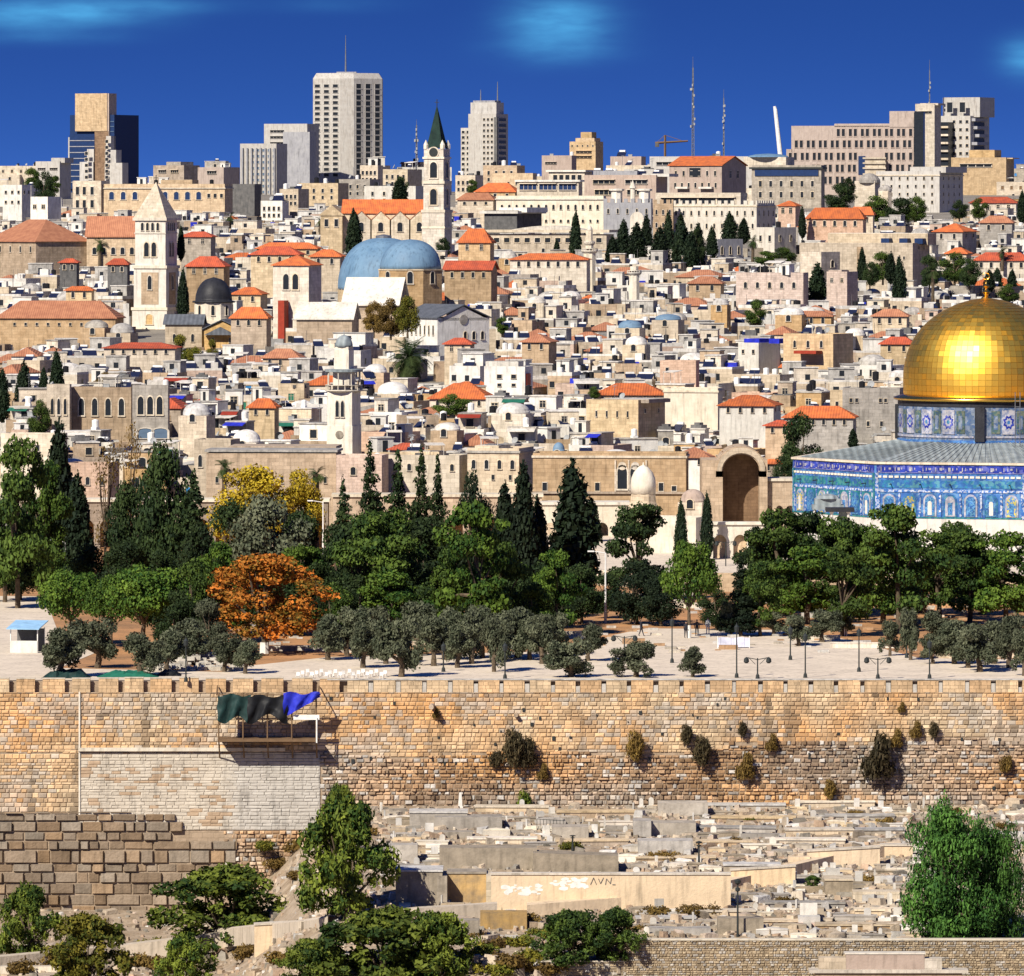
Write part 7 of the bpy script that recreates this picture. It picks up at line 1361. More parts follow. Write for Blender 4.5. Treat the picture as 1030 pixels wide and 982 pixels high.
person(645, 640, 'person in dark clothes walking across the paving near the path', rz=1.2); person(690, 642, 'person in dark clothes standing by the trees left of the white banner', stride=.05, rz=.3); person(712, 638, 'person in light shirt standing under the trees', cloth='white_cloth', stride=.08); person(701, 640, 'person in dark clothes beside the one in a light shirt', stride=.05); person(640, 628, 'person in a light top near the tall plain pole', cloth='white_cloth', rz=-1)
# white banner on posts
Y = YE2(652, 0); r = thing('banner', 'pale lilac-white cloth banner stretched low on the paving beside a lamp', 'banner', (WX(738, Y), Y, .012), auto=False, at=(738, 647))
tiles('banner_cloth', [(.62, .64, .78), (.66, .67, .80)], .5); m = MB(); w_ = 16*Y/F
n = 12
for i in range(n): m.box(-w_+2*w_*i/n, -w_+2*w_*(i+1)/n, .04*math.sin(i*1.3)-.03, .04*math.sin(i*1.3)+.0, .1, 1.05+.03*math.sin(i))
m.build('cloth', 'banner_cloth', r)
for s_ in (-1, 1): MB().tube((s_*w_, 0, 0), (s_*w_, 0, 1.2), .05).build('post', 'white_paint', r)
# white stacking chairs along the parapet
cm_ = MB(); cm_.box(-.22, .22, -.22, .22, .42, .46); cm_.box(-.20, .20, .2, .24, .46, .86)
for a in (-.2, .2):
    for b_ in (-.2, .2): cm_.tube((a, b_, 0), (a, b_, .42), .03, .03, 4)
cme = cm_.mesh('plastic_chair', 'white_paint'); cr = random.Random(4)
for i in range(20):
    px = 300+i*4.6+cr.uniform(-.8, .8); Y = 653.8+2.0*(i % 3)+cr.uniform(-.4, .4)
    thing('plastic_chair', 'white plastic chair standing in the rows behind the parapet', 'chair', (WX(px, Y), Y, .014), cr.uniform(-.5, .5), 'white plastic chairs behind the parapet', cme, auto=False, sc=(.8, .8, .72), at=(px, 680))
# blue roofed hut at the left
Y = YE(657); r = thing('market_hut', 'small open white hut with a pale blue sheet roof at the left of the paving', 'hut', (WX(24, Y), Y, .014), R(-12), auto=False, at=(24, 638)); k = Y/F; w_ = 14*k
MB().box(-w_, w_, 0, .15, 0, 1.2).build('counter', 'white', r)
for a in (-w_, w_):
    for b_ in (.1, 2.6): MB().tube((a, b_, 0), (a, b_, 2.4), .06).build('post', 'white_paint', r)
plain('blue_sheet', (.28, .48, .68), .5); m = MB(); m.add([(-w_-.3, -.5, 2.35), (w_+.3, -.5, 2.35), (w_+.3, 3, 3.0), (-w_-.3, 3, 3.0), (-w_-.3, -.5, 2.43), (w_+.3, -.5, 2.43), (w_+.3, 3, 3.08), (-w_-.3, 3, 3.08)], [(3,2,1,0),(4,5,6,7),(0,1,5,4),(1,2,6,5),(2,3,7,6),(3,0,4,7)]); m.build('roof', 'blue_sheet', r); MB().box(-w_, w_, 2.4, 2.6, 0, 2.3).build('rear_wall', 'darkcem', r)
# heaps behind the left parapet: tarpaulins and building stone
def tarp(px, py, wpx, d, mat, label, Y=None, hgt=.5):
    Y = Y or YE(py); w_ = wpx*Y/F; rr = random.Random(int(px)); m = MB(); nx_, ny_ = 14, 6
    for j in range(ny_+1):
        for i in range(nx_+1): e = min(i, nx_-i)/(nx_/2); f = min(j, ny_-j)/(ny_/2); m.v.append((-w_/2+w_*i/nx_+rr.uniform(-.1, .1), d*j/ny_+rr.uniform(-.1, .1), hgt*min(1, 2.2*e)*min(1, 2.2*f)*rr.uniform(.6, 1.2)+.02))
    for j in range(ny_):
        for i in range(nx_): q = j*(nx_+1)+i; m.f.append([q, q+1, q+nx_+2, q+nx_+1]); m.m.append(0); m.t.append(None)
    thing('tarpaulin', label, 'tarpaulin', (WX(px, Y), Y, .014), 0, None, m.mesh('tarpaulin', mat), auto=False, at=(px, py))
tarp(66, 690, 48, 3.0, 'dark_tarp', 'dark green tarpaulin over a low heap below the leftmost olive tree', Y=654, hgt=.7); tarp(128, 686, 62, 3.6, 'green_paint', 'long faded green tarpaulin lying behind the parapet', Y=655.5, hgt=.45); tarp(170, 682, 24, 2, 'black_tarp', 'small black tarpaulin right of the long green one', Y=657)
m = MB(); sr = random.Random(31)
for i in range(240):
    px = sr.uniform(150, 245); Y = sr.uniform(664, 684); s_ = sr.uniform(.12, .5); x = WX(px, Y); z = sr.uniform(0, .9)*max(0, 1-abs(Y-674)/10); t = sr.uniform(.75, 1.1)
    m.box(x-s_, x+s_, Y-s_*.7, Y+s_*.7, z-.1, z+s_*.7, 0, (.62*t, .58*t, .5*t))
o = m.build('stone_heap', 'wallstone'); o['kind'] = 'stuff'; o['label'] = 'heap of pale loose building stones behind the left parapet'; o['category'] = 'rubble'
m = MB(); sr = random.Random(32)
for i in range(420):
    px = sr.uniform(240, 1035); Y = sr.uniform(690, 800); s_ = sr.uniform(.12, .4)*(2 if sr.random() < .08 else 1); x = WX(px, Y); t = sr.uniform(.6, 1.05)
    m.box(x-s_*1.5, x+s_*1.5, Y-s_*.7, Y+s_*.7, -.1, s_*.7, 0, sr.choice(((.60*t, .54*t, .45*t), (.55*t, .35*t, .2*t), (.66*t, .64*t, .6*t))))
o = m.build('scattered_stone', 'wallstone'); o['kind'] = 'stuff'; o['label'] = 'scattered stones and kerbs on the orange soil under the trees'; o['category'] = 'rubble'
for i, (px, py, w_, h) in enumerate(((352, 628, 14, .7), (520, 600, 60, .5), (870, 652, 70, .45), (820, 644, 50, .4), (690, 612, 60, .5), (560, 640, 60, .4), (985, 662, 90, .4), (740, 622, 50, .5), (450, 650, 70, .4), (300, 655, 60, .4))):
    Y = YE(py); k = Y/F; m = MB(); m.box(-w_*k/2, w_*k/2, 0, .5, -.2, h); m.box(-w_*k/2-.05, w_*k/2+.05, -.05, .55, h, h+.1); thing('low_wall', 'low pale stone kerb wall among the trees', 'wall', (WX(px, Y), Y, 0), R(rnd.uniform(-6, 6)), 'low kerb walls on the esplanade', m.mesh('low_wall', 'pale'), at=(px, py))
# hanging platform with tarpaulins on the wall
Y0 = WY; r = thing('wall_scaffold', 'timber lookout platform jutting from the parapet, shading the wall', 'scaffold', (PXx(270), WY-.1, PZz(742)), auto=False, at=(270, 720)); L_ = PXx(322)-PXx(220)
x0 = -L_/2; z = lambda py: PZz(py)-PZz(742)
MB().box(x0+.2, -x0, -2.6, 0, z(744), z(741.5)).build('deck', 'wood', r)
m = MB()
for i in range(5): q = x0+.2+i*(L_-.4)/4; m.tube((q, -2.5, z(742)), (q, -2.5, z(695)), .07); m.tube((q, -2.5, z(742)), (q, 0, z(762)), .07)
m.tube((x0, -2.5, z(697)), (-x0, -2.5, z(697)), .07); m.tube((x0, -.1, z(690)), (x0, -2.5, z(697)), .07); m.tube((-x0, -.1, z(690)), (-x0, -2.5, z(697)), .07); m.build('frame', 'wood', r)
m = MB(); m.box(PXx(296)-PXx(270), PXx(322)-PXx(270), -2.62, -2.56, z(722), z(717)); m.build('white_rail', 'white_paint', r); MB().tube((PXx(319.5)-PXx(270), -2.7, z(745)), (PXx(319.5)-PXx(270), -2.7, z(720)), .08).build('white_post', 'white_paint', r)
def hang(pxa, pxb, pt, pbf, mat, label, y, seed):
    rr = random.Random(seed); m = MB(); nx_, nz_ = 22, 10; xa, xb = PXx(pxa)-PXx(270), PXx(pxb)-PXx(270)
    for s_ in (0, .05):
        for j in range(nz_+1):
            for i in range(nx_+1):
                t = i/nx_; zt = z(pt+1.5*math.sin(t*9+seed)); zb = z(pbf(t)); m.v.append((xa+(xb-xa)*t+.05*math.sin(j+i), y+s_+.16*math.sin(t*15+seed+j*.35)*(.4+j/nz_)+.05*rr.uniform(-1, 1), zt+(zb-zt)*j/nz_))
    nn = (nx_+1)*(nz_+1)
    for j in range(nz_):
        for i in range(nx_):
            q = j*(nx_+1)+i; 
            for o_, fl in ((0, 1), (nn, 0)): f = [q+o_, q+1+o_, q+nx_+2+o_, q+nx_+1+o_]; m.f.append(f if not fl else f[::-1]); m.m.append(0); m.t.append(None)
    thing('tarpaulin', label, 'tarpaulin', (PXx(270), WY-.1, PZz(742)), 0, None, m.mesh('tarpaulin', mat, True), auto=False, at=((pxa+pxb)/2, 710))
hang(220, 254, 697, lambda t: 722+4*math.sin(t*8), 'dark_tarp', 'dark green tarpaulin hanging at the left end of the lookout platform', -2.75, 1)
hang(250, 290, 698, lambda t: 721+5*math.sin(t*7+1), 'black_tarp', 'black tarpaulin hanging in the middle of the lookout platform', -2.82, 2)
hang(286, 323, 695, lambda t: 720-21*t, 'blue_tarp', 'bright royal blue tarpaulin hanging at the right end of the lookout platform', -2.9, 3)
# ---------------------------------------------------------------- the cemetery
FT_ = []
def gpos(px, py): Y = YG(px, py); x = WX(px, Y); return x, Y, TZ(x, Y)
def block(name, label, cat, px0, px1, pt, pb, mat, depth=1.5, a=0, pt1=None, cop=None, group=None, Y=None):
    "wall or terrace edge; pb = row of its foot at the front"
    pxm = (px0+px1)/2; Y = Y or YG(pxm, pb); k = Y/F; x = WX(pxm, Y); z = WZ(pb, Y); hw = (px1-px0)*k/2/math.cos(R(a)); h0 = (pb-pt)*k; h1 = (pb-(pt1 or pt))*k
    r = thing(name, label, cat, (x, Y, z), R(a), group, auto=False, at=(pxm, (pt+pb)/2)); m = MB(); m.prism([(-hw, -2.5), (hw, -2.5), (hw, h1), (-hw, h0)], 0, depth); m.build('wall_face', mat, r)
    if cop: m = MB(); m.prism([(-hw-.05, h0+.004), (hw+.05, h1+.004), (hw+.05, h1+.16), (-hw-.05, h0+.16)], -.1, depth+.05); m.build('coping', cop, r)
    FT_.append((px0, px1, pt, pb)); return r, hw, h0
stone('plaster', (.72, .56, .37), (.62, .48, .32), tint=.03); stone('old_cement', (.40, .33, .24), (.24, .20, .145), scale=.9, tint=.1); stone('grey_cement', (.46, .41, .34), (.29, .255, .21), scale=.8, tint=.15); stone('stain_orange', (.50, .32, .12), (.26, .19, .11), scale=.7)
block('terrace_wall', 'long weathered brown cement terrace wall in the middle of the cemetery', 'wall', 442, 540, 853, 876, 'old_cement', 3.0, 0); block('terrace_wall', 'right half of the brown cement terrace, with a rounded end', 'wall', 536, 622, 858, 879, 'old_cement', 3.0, 0, pt1=861)
block('burial_vault', 'grey cement box vault at the left of the cemetery', 'tomb', 398, 445, 877, 911, 'old_cement', 4, 0, cop='cement')
r, hw, h0 = block('burial_vault', 'open cement recess with an orange stained back right of the grey vault', 'tomb', 450, 489, 879, 907, 'stain_orange', 3.0, 0, cop='old_cement'); MB().box(-hw-.9, -hw-.004, -2.0, 3, -1, h0).build('side_wall', 'old_cement', r); MB().box(hw+.004, hw+.5, -1.6, 3, -1, h0).build('side_wall', 'pale', r)
r, hw, h0 = block('plastered_wall', 'long cream plastered wall with white paint patches and a dark scrawl', 'wall', 494, 735, 880, 914, 'plaster', .8, 0, pt1=880, cop='pale', Y=590)
k = 590/F
def daub(px0, px1, py0, py1, mat, n, seed, par, Y, cx_):
    rr = random.Random(seed); m = MB()
    for i in range(n):
        a = rr.uniform(px0, px1); b_ = rr.uniform(py0, py1); s_ = rr.uniform(.9, 3.2)*Y/F; x = (a-cx_)*Y/F; zz = WZ(b_, Y)-par.location.z; P = [(x+s_*1.6*math.cos(t)*rr.uniform(.7, 1.2), zz+s_*.7*math.sin(t)*rr.uniform(.7, 1.2)) for t in np.linspace(0, 2*math.pi, 10)[:-1]]; m.prism(P, -.008-.0004*i, .0)
    m.build('paint_patch', mat, par)
daub(505, 543, 889, 900, 'whitewash', 30, 1, r, 590, 614.5); daub(555, 590, 884, 894, 'whitewash', 34, 2, r, 590, 614.5)
m = MB(); 
for i, (a, b_, c, d) in enumerate(((594, 890, 597, 883), (597, 883, 600, 890), (602, 884, 604, 889), (604, 889, 607, 883), (609, 890, 610, 884), (610, 884, 614, 889), (614, 889, 615, 883), (616, 890, 619, 890))): m.tube(((a-614.5)*k, -.02, WZ(b_, 590)-r.location.z), ((c-614.5)*k, -.02, WZ(d, 590)-r.location.z), .035, .03, 5)
m.build('scrawl', 'darkcem', r)
block('plastered_wall', 'right stretch of cream plastered wall behind the sloping path', 'wall', 735, 800, 876, 893, 'plaster', .8, 0, pt1=872, cop='pale')
block('plastered_wall', 'cream plastered wall rising to the big pepper tree', 'wall', 812, 885, 857, 873, 'plaster', 1.0, 0, pt1=853, cop='pale'); block('plastered_wall', 'short cream wall piece ending at the big pepper tree', 'wall', 886, 918, 851, 863, 'plaster', 1.0, 0, cop='pale'); block('plastered_wall', 'small cream wall left of the rising plastered wall', 'wall', 793, 815, 862, 875, 'plaster', 1.0, 0)
block('terrace_wall', 'dark weathered low wall between plastered walls', 'wall', 728, 785, 871, 883, 'old_cement', 2, 0, cop='cement'); block('terrace_wall', 'brown low wall at the right beside the stone steps', 'wall', 830, 858, 886, 903, 'old_cement', 3, 0, cop='pale')
block('terrace_wall', 'grey low wall below the long city wall, left end of the cemetery', 'wall', 412, 470, 818, 833, 'grey_cement', 3, 0, cop='cement'); block('terrace_wall', 'grey cement terrace in the upper left of the cemetery', 'wall', 437, 505, 822, 836, 'grey_cement', 3, 0); block('terrace_wall', 'long grey terrace edge under the obelisk', 'wall', 436, 475, 837, 845, 'grey_cement', 2, 0)
block('terrace_wall', 'grey terrace block in the centre of the cemetery top', 'wall', 555, 592, 832, 846, 'grey_cement', 3, 0); block('terrace_wall', 'grey block with a shaded right end in the upper cemetery', 'wall', 637, 655, 826, 844, 'grey_cement', 3, 0); block('terrace_wall', 'grey terrace right of the shaded block', 'wall', 655, 700, 828, 842, 'grey_cement', 3, 0); block('terrace_wall', 'grey terrace at the middle right of the cemetery', 'wall', 642, 697, 846, 860, 'grey_cement', 3, 0); block('terrace_wall', 'pale terrace under the city wall at the centre right', 'wall', 662, 712, 808, 822, 'grey_cement', 3, 0)
block('terrace_wall', 'low wall by the dark lamp post at the bottom', 'wall', 722, 768, 924, 942, 'old_cement', 2, 0); block('terrace_wall', 'green-grey low wall along the bottom path', 'wall', 652, 715, 934, 943, 'grey_cement', 2, 0); block('terrace_wall', 'pale bench-like wall at the right of the bottom slope', 'wall', 858, 905, 897, 907, 'pale', 2, 0)
block('terrace_wall', 'stacked grey steps below the left vault', 'wall', 448, 482, 926, 945, 'grey_cement', 2, 0); block('terrace_wall', 'ochre stained low block right of the stacked steps', 'wall', 483, 530, 918, 934, 'stain_orange', 2, 0); block('terrace_wall', 'pale long kerb at the left below the feathery trees', 'wall', 256, 312, 931, 941, 'plaster', 1.0, 3, pt1=928, cop='pale'); block('terrace_wall', 'low kerb at the bottom left corner', 'wall', 0, 90, 972, 979, 'pale', .8, 0)
block('terrace_wall', 'grey slanting slab wall at the left of the vaults', 'wall', 385, 420, 850, 868, 'grey_cement', 2, 0)
def flight(px, py0, py1, wpx, n, label):
    r = None; x, Y, z = gpos(px, py1); r = thing('stone_steps', label, 'steps', (x, Y, z), 0, auto=False, at=(px, (py0+py1)/2)); Yt = YG(px, py0); xt = WX(px, Yt); zt = TZ(xt, Yt)
    for i in range(n): t = i/n; m = MB(); h = z+(zt-z)*(t+1/n)-z; y = (Yt-Y)*t; dx = (xt-x)*t; w_ = wpx*Y/F/2; m.box(dx-w_, dx+w_, y, y+(Yt-Y)/n+.02, -1, h+.15+.03*i); m.build('step', 'bright_stone', r)
flight(436, 852, 868, 16, 8, 'pale stone steps left of the brown terrace wall'); flight(407, 895, 917, 12, 9, 'narrow pale steps beside the grey vault'); flight(800, 893, 905, 20, 7, 'pale steps climbing beside the round dark bush')
# sloping path
def ribbon(name, P, w_, mat):
    m = MB(); pts = []
    for px, py in P:
        Y = YG(px, py); x = WX(px, Y); pts.append((x, Y, TZ(x, Y)+1.0))
    for i, (x, y, z) in enumerate(pts): m.v += [(x, y-w_/2, z), (x, y+w_/2, z+.02), (x, y-w_/2, z-1.6), (x, y+w_/2, z-1.6)]
    for i in range(len(pts)-1): q = 4*i; m.f += [[q, q+4, q+5, q+1], [q+2, q+6, q+4, q], [q+1, q+5, q+7, q+3]]; m.m += [0, 0, 0]; m.t += [None]*3
    struct(m.build(name, mat))
ribbon('path', [(530, 921), (640, 912), (730, 897), (800, 880), (850, 868), (905, 858)], 2.4, 'plaster'); ribbon('path', [(-20, 975), (120, 962), (250, 946), (330, 934)], 1.5, 'path_stone'); ribbon('path', [(200, 948), (300, 938), (420, 925), (500, 920)], 1.2, 'path_stone')
for i, (pa, pb_, pf) in enumerate(((478, 552, 817), (560, 640, 822), (702, 790, 815), (800, 880, 812), (716, 800, 828), (820, 900, 826), (470, 540, 849), (560, 632, 851), (704, 780, 838), (790, 860, 840), (700, 760, 852), (860, 910, 840), (770, 850, 850), (640, 720, 868), (770, 850, 914), (690, 760, 922), (820, 900, 936), (640, 700, 929), (860, 905, 921), (745, 812, 932))):
    block('terrace_wall', ['long cream kerb of a grave terrace', 'low tan terrace edge', 'flat grey-brown slab edge'][i % 3], 'wall', pa, pb_, pf-4.5, pf, ['cream', 'tan', 'grey_cement'][i % 3], 1.6, (-3, 2, 0, 4)[i % 4], cop=['pale', 'cream', 'cement'][i % 3], group='low terrace edges among the graves'); THINGS[-1][4] = True
# tombs
TM = {}
def tomb_mesh(k, mt):
    if (k, mt) in TM: return TM[(k, mt)]
    m = MB(); hs = MB()
    if k == 0: m.box(-1.0, 1.0, -.45, .45, -.6, .28); m.box(-1.08, 1.08, -.5, .5, .28, .36); hs.prism([(x+.6, z+.36) for x, z in arch_pts(.35, .5)], .1, .2)
    if k == 1: m.box(-1.1, 1.1, -.5, .5, -.6, .2); m.box(-.95, .95, -.38, .38, .2, .42); hs.box(-1.0, -.88, -.2, .2, .1, 1.0)
    if k == 2: m.box(-1.2, 1.2, -.7, .7, -.6, .25); m.box(-1.0, -.8, -.5, .5, .25, .4); m.box(.8, 1.0, -.5, .5, .25, .4); m.box(-1.0, 1.0, .4, .5, .25, .4); hs.box(-.25, .25, .5, .62, .2, 1.1)
    if k == 3: m.box(-.9, .9, -.4, .4, -.5, .45); hs.prism([(-.9, .45), (.9, .45), (.9, .5), (0, .62), (-.9, .5)], -.42, .42)
    TM[(k, mt)] = (m.mesh('slab', mt), hs.mesh('headstone', 'white_marble' if k != 3 else mt)); return TM[(k, mt)]
stone('white_marble', (.66, .63, .57), (.48, .45, .40), tint=.15)
tr = random.Random(52); occ = []
nT = 0
def rowof(py): return py
for i in range(9000):
    if nT >= 175: break
    px = tr.uniform(395, 1040); py = tr.uniform(815, 945) if px > 640 or tr.random() < .3 else tr.uniform(815, 875)
    if px < 640 and py > 915: continue
    if any(a-4 < px < b_+4 and c-3 < py < d+4 for a, b_, c, d in FT_): continue
    if any(abs(px-a) < 18 and abs(py-b_) < 5 for a, b_ in occ): continue
    if 495 < px < 890 and abs(py-(915-(px-540)*.17)) < 7: continue
    if px > 905 and py > 830 and px < 1010 and py < 950 and tr.random() < .7: continue
    occ.append((px, py)); x, Y, z = gpos(px, py); k = tr.choice((0, 0, 1, 1, 2, 3)); mt = tr.choice(('pale', 'grey_cement', 'cream', 'grey', 'old_cement', 'cream', 'grey', 'old_cement', 'bright_stone', 'lime_roof')); a, b_ = tomb_mesh(k, mt); s_ = tr.uniform(.75, 1.25); sx_ = s_*tr.uniform(.9, 1.5)
    nm_ = {'pale': 'pale', 'grey_cement': 'grey', 'bright_stone': 'bright', 'grey': 'dull grey', 'old_cement': 'brown weathered', 'cream': 'cream', 'lime_roof': 'whitish'}[mt]; kn = ['slab tomb with rounded headstone', 'stepped tomb with an end stone', 'low kerbed grave with an upright stone', 'chest tomb with a pitched lid'][k]
    o = thing('tomb', ('long ' if sx_ > 1.45 else ('small ' if sx_ < .95 else ''))+nm_+' '+kn, 'tomb', (x, Y, z), tr.gauss(0, .14), 'tombs on the cemetery slope', sc=(sx_, s_, s_), at=(px, py)); link('slab', a, o); link('headstone' if k < 3 else 'lid', b_, o); nT += 1
def stele(px, pb, hpx, wpx, label, obel=False):
    x, Y, z = gpos(px, pb); k = Y/F; h = hpx*k; w_ = wpx*k/2; m = MB()
    if obel: m.lathe([(w_*1.3, -.5), (w_*1.3, h*.12), (w_, h*.14), (w_*.6, h*.9), (.02, h)], 4, a0=.78)
    else: m.box(-w_*1.8, w_*1.8, -.25, .25, -.5, h*.18); m.prism([(x_, z_+h*.18) for x_, z_ in arch_pts(w_*2, h*.82)], -.1, .1)
    thing('grave_marker', label, 'gravestone', (x, Y, z), 0, 'upright gravestones', m.mesh('grave_marker', 'white_marble'), auto=False, at=(px, pb-hpx/2))
stele(463, 813, 16, 6, 'small white obelisk standing before the city wall', True)
for i, (px, pb, h, w_) in enumerate(((525, 813, 9, 5), (545, 812, 7, 5), (568, 877, 7, 5), (582, 877, 7, 5), (598, 877, 7, 5), (895, 912, 14, 5), (715, 846, 7, 5), (655, 812, 10, 5), (645, 810, 9, 4), (420, 908, 9, 5), (408, 907, 8, 4), (640, 880, 8, 7), (812, 935, 10, 8), (940, 950-12, 10, 8), (1018, 915, 12, 8), (600, 845, 7, 4), (510, 838, 6, 4), (870, 860, 8, 5), (1000, 935, 12, 8), (760, 916, 8, 5), (560, 862-12, 8, 5))):
    stele(px, pb, h, w_, ['white upright gravestone', 'thin white gravestone', 'square topped pale gravestone'][i % 3]+' '+['left of', 'right of', 'above', 'below', 'beside', 'in front of', 'behind'][0]*0+'standing on the slope', False); THINGS[-1][4] = True; THINGS[-1][1] = ['white upright gravestone', 'thin white gravestone', 'pale rounded gravestone'][i % 3]
r, hw, h0 = block('white_tomb', 'large white stepped marble tomb at the right of the path wall', 'tomb', 828, 848, 879, 887, 'white_marble', 1.5, 0); MB().box(-hw*.7, hw*.7, .2, 1.2, h0+.002, h0+.45).build('upper_slab', 'white_marble', r); MB().box(-.25, .25, .5, .8, h0+.46, h0+.9).build('headstone', 'white_marble', r)
r, hw, h0 = block('white_tomb', 'large white tomb with a tall headstone near the bottom wall', 'tomb', 803, 825, 922, 932, 'white_marble', 1.5, 0); MB().box(-hw*.8, hw*.8, 1.3, 1.5, h0+.002, h0+1.0).build('headstone', 'white_marble', r); MB().box(-hw*1.1, hw*1.1, -.9, 0-.01, -.5, h0*.4).build('plinth', 'pink', r)
r, hw, h0 = block('monument_tomb', 'long pale stone monument on a stepped base in front of the bottom retaining wall', 'tomb', 851, 930, 960, 974, 'rosy', 1.2, 0, Y=562); MB().box(-hw-2.2, -hw-.01, 0, 1.2, -1, h0*.75).build('end_block', 'cream', r); MB().box(hw+.01, hw+1.4, 0, 1.2, -1, h0*.7).build('end_block', 'pale', r); MB().box(-hw-3, hw+3.5, -.5, 1.3, -.35, -.1).build('base', 'pale', r); MB().box(-hw-2.5, hw+3, -.3, 1.3, -7, -.36).build('footing', 'tan', r); MB().box(-hw-.1, hw+.1, -.06, 1.25, h0, h0+.12).build('cornice', 'bright_stone', r)
# rubble over the slope
m = MB(); sr = random.Random(66)
for i in range(26000):
    px = sr.uniform(-10, 1040)
    if px < 200 and sr.random() < .6: continue
    Y = YG_(px, py) if False else None
    # distribute by ground position
    Y = sr.uniform(545 if px < 640 else 566.9, 649); x = WX(px, Y); z = TZ(x, Y); pyy = PY(z, Y)
    dens = (.35 if px > 300 else .15)+.8*nz3(x*.07, Y*.12, 60)+(.35 if px > 600 else 0)+(.5 if pyy < 835 and px > 850 else 0)
    if sr.random() > dens+.25: continue
    s_ = sr.uniform(.06, .26)*(2.1 if sr.random() < .12 else 1); t = sr.uniform(.6, 1.12); a = sr.uniform(0, 3); ca, sa = math.cos(a), math.sin(a); c = sr.choice(((.58, .48, .36), (.52, .40, .28), (.60, .52, .41), (.55, .45, .33), (.68, .65, .60), (.36, .30, .23), (.50, .36, .25), (.58, .47, .37), (.30, .27, .22)))
    dx, dy, hh = s_*sr.uniform(.8, 1.9), s_*sr.uniform(.6, 1), s_*sr.uniform(.5, 1.4); z += .3*nz3(x*.12, Y*.12); sh = sr.uniform(.6, 1)
    v = [(x+(p*ca-q*sa)*f, Y+(p*sa+q*ca)*f, zz+sr.uniform(-.3, .3)*hh*(zz > z)) for zz, f in ((z-.3, 1), (z+hh, sh)) for p, q in ((-dx, -dy), (dx, -dy), (dx, dy), (-dx, dy))]
    m.add(v, [(0,1,5,4),(1,2,6,5),(2,3,7,6),(3,0,4,7),(4,5,6,7)], 0, [q*t for q in c])
o = m.build('rubble', 'wallstone'); o['kind'] = 'stuff'; o['label'] = 'loose pale rubble covering the cemetery slope'; o['category'] = 'rubble'
# lamp posts in the cemetery
for px, pt, pb, lab in ((742, 884, 944, 'tall black lamp post standing at the bottom retaining wall'), (703, 846, 872, 'thin dark post in the middle of the cemetery'), (576, 840, 856, 'thin dark post left in the cemetery')):
    x, Y, z = gpos(px, pb); k = Y/F; H = (pb-pt)*k; r = thing('lamp_post', lab, 'lamp', (x, Y, z), auto=False, at=(px, (pt+pb)/2)); MB().lathe([(.13, 0), (.09, .6), (.06, H*.95)], 8).build('pole', 'dark_metal', r)
    m = MB(); m.lathe([(.08, H*.9), (.26, H*.93), (.28, H*.97), (.05, H)], 8); m.lathe([(.06, H*.78), (.2, H*.80), (.2, H*.84), (.06, H*.86)], 8); m.build('lantern', 'dark_metal', r)
m = MB(); x, Y, z = gpos(540, 836); k = Y/F
for i in range(9): m.tube((i*.32, 0, 0), (i*.32, 0, 1.1), .025, .025, 4)
m.tube((0, 0, 1.1), (2.6, 0, 1.0), .03); m.tube((0, 0, .2), (2.6, 0, .2), .03); thing('iron_railing', 'rusty iron grave railing near the top of the cemetery', 'railing', (x, Y, z), R(-20), None, m.mesh('iron_railing', 'dark_metal'), auto=False, at=(545, 832))
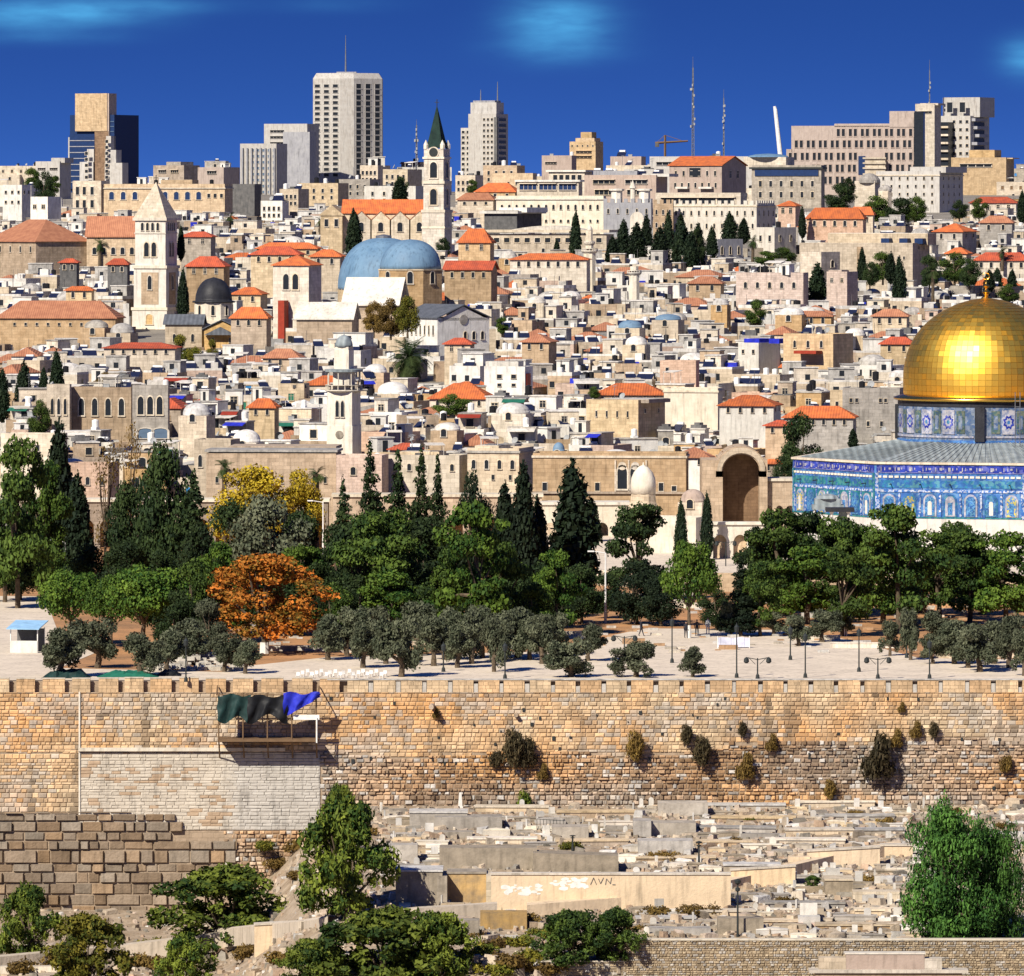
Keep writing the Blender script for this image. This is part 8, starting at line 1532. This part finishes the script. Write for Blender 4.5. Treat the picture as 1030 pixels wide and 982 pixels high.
# ---------------------------------------------------------------- labels that single each thing out
LMK = [('the glass tower', 103, 140), ('the tallest tower', 349, 130), ('the ribbed flats', 262, 175), ('the white hotel tower', 485, 140), ('the green spire', 439, 145), ('the gabled church', 375, 230), ('the big blue dome', 388, 262), ('the square belfry', 299, 285), ('the bell tower', 157, 265), ('the dark dome', 215, 300), ('the yellow school', 150, 200), ('the arched monastery range', 110, 240), ('the wide faded roof', 60, 320), ('the white church', 445, 330), ('the date palm', 411, 370), ('the white minaret', 346, 400), ('the arched hall', 110, 420), ('the orange-leaved tree', 266, 620), ('the yellow trees', 265, 495), ('the slender minaret', 596, 255), ('the short minaret', 638, 282), ('the cypress grove', 665, 245), ('the crenellated monastery', 720, 222), ('the orange-roofed block', 712, 178), ('the tall radio mast', 697, 110), ('the stepped tan tower', 590, 150), ('the grand hotel', 860, 150), ('the rightmost tower', 972, 140), ('the long cream building', 865, 262), ('the pink house', 775, 288), ('the gold finial', 992, 288), ('the golden dome', 960, 360), ('the blue octagon', 900, 500), ('the great arch', 745, 490), ('the domed fountain', 647, 488), ('the tall cypress', 577, 520), ('the centre orange roof', 635, 392), ('the palm-side orange roof', 465, 395), ('the blue-topped house', 764, 352), ('the high cream wall', 695, 405), ('the grey building', 878, 412), ('the white banner', 738, 647), ('the lookout platform', 270, 720), ('the open-crowned olive', 697, 665), ('the blue-roofed hut', 24, 638), ('the big pepper tree', 950, 870), ('the obelisk', 463, 805), ('the brown terrace', 530, 865), ('the plastered wall', 612, 895), ('the cemetery lamp post', 742, 915), ('the path steps', 800, 898), ('the monument tomb', 890, 965), ('the biggest stone blocks', 120, 865), ('the grey vault', 420, 892), ('the central rose block', 682, 377), ('the white cubic house', 510, 382), ('the left picture edge', -10, 300), ('the left picture edge', -10, 450), ('the right picture edge', 1040, 620), ('the right picture edge', 1040, 230), ('the tiled cottage', 265, 412), ('the three-arched wing', 150, 420), ('the twin white domes', 807, 314), ('the cubic dome house', 516, 412)]
ORD = ['leftmost', 'second from left', 'third from left', 'fourth from left', 'fifth from left', 'sixth from left', 'seventh from left', 'eighth from left', 'ninth from left', 'tenth from left']
NUM = {2: 'two', 3: 'three', 4: 'four', 5: 'five', 6: 'six', 7: 'seven', 8: 'eight', 9: 'nine', 10: 'ten'}
def finish():
    by = {}
    for e in THINGS:
        o, base, px, py, auto = e
        if not auto: continue
        best = sorted(LMK, key=lambda l: (l[1]-px)**2+((l[2]-py)*1.3)**2)
        l = best[0]; dx, dy = px-l[1], py-l[2]; dist = math.hypot(dx, dy); hx = 'left' if dx < 0 else 'right'; vy = 'above' if dy < 0 else 'below'
        if 'edge' in l[0]: rel = 'near '+l[0]+(', high up' if py < 330 else (', mid height' if py < 600 else ', low down'))
        elif abs(dx) > 2.2*abs(dy): rel = ('just ' if dist < 24 else '')+hx+' of '+l[0]
        elif abs(dy) > 2.2*abs(dx): rel = ('just ' if dist < 24 else '')+vy+' '+l[0]
        else: rel = vy+' and '+hx+' of '+l[0]
        by.setdefault((base+' '+rel), []).append(e)
    for k_, L in by.items():
        if len(L) == 1: L[0][0]['label'] = k_; continue
        L.sort(key=lambda e: e[2])
        for i, e in enumerate(L):
            s_ = ('left' if i == 0 else 'right')+' one of two' if len(L) == 2 else (ORD[i] if i < 10 else 'far right')+' of '+NUM.get(len(L), 'many')
            e[0]['label'] = k_+', '+s_
    seen = {}
    for e in THINGS: 
        l = e[0]['label']; w_ = l.split()
        if len(w_) > 16: e[0]['label'] = l = ' '.join(w_[:16])
        seen.setdefault(l, []).append(e)
finish()
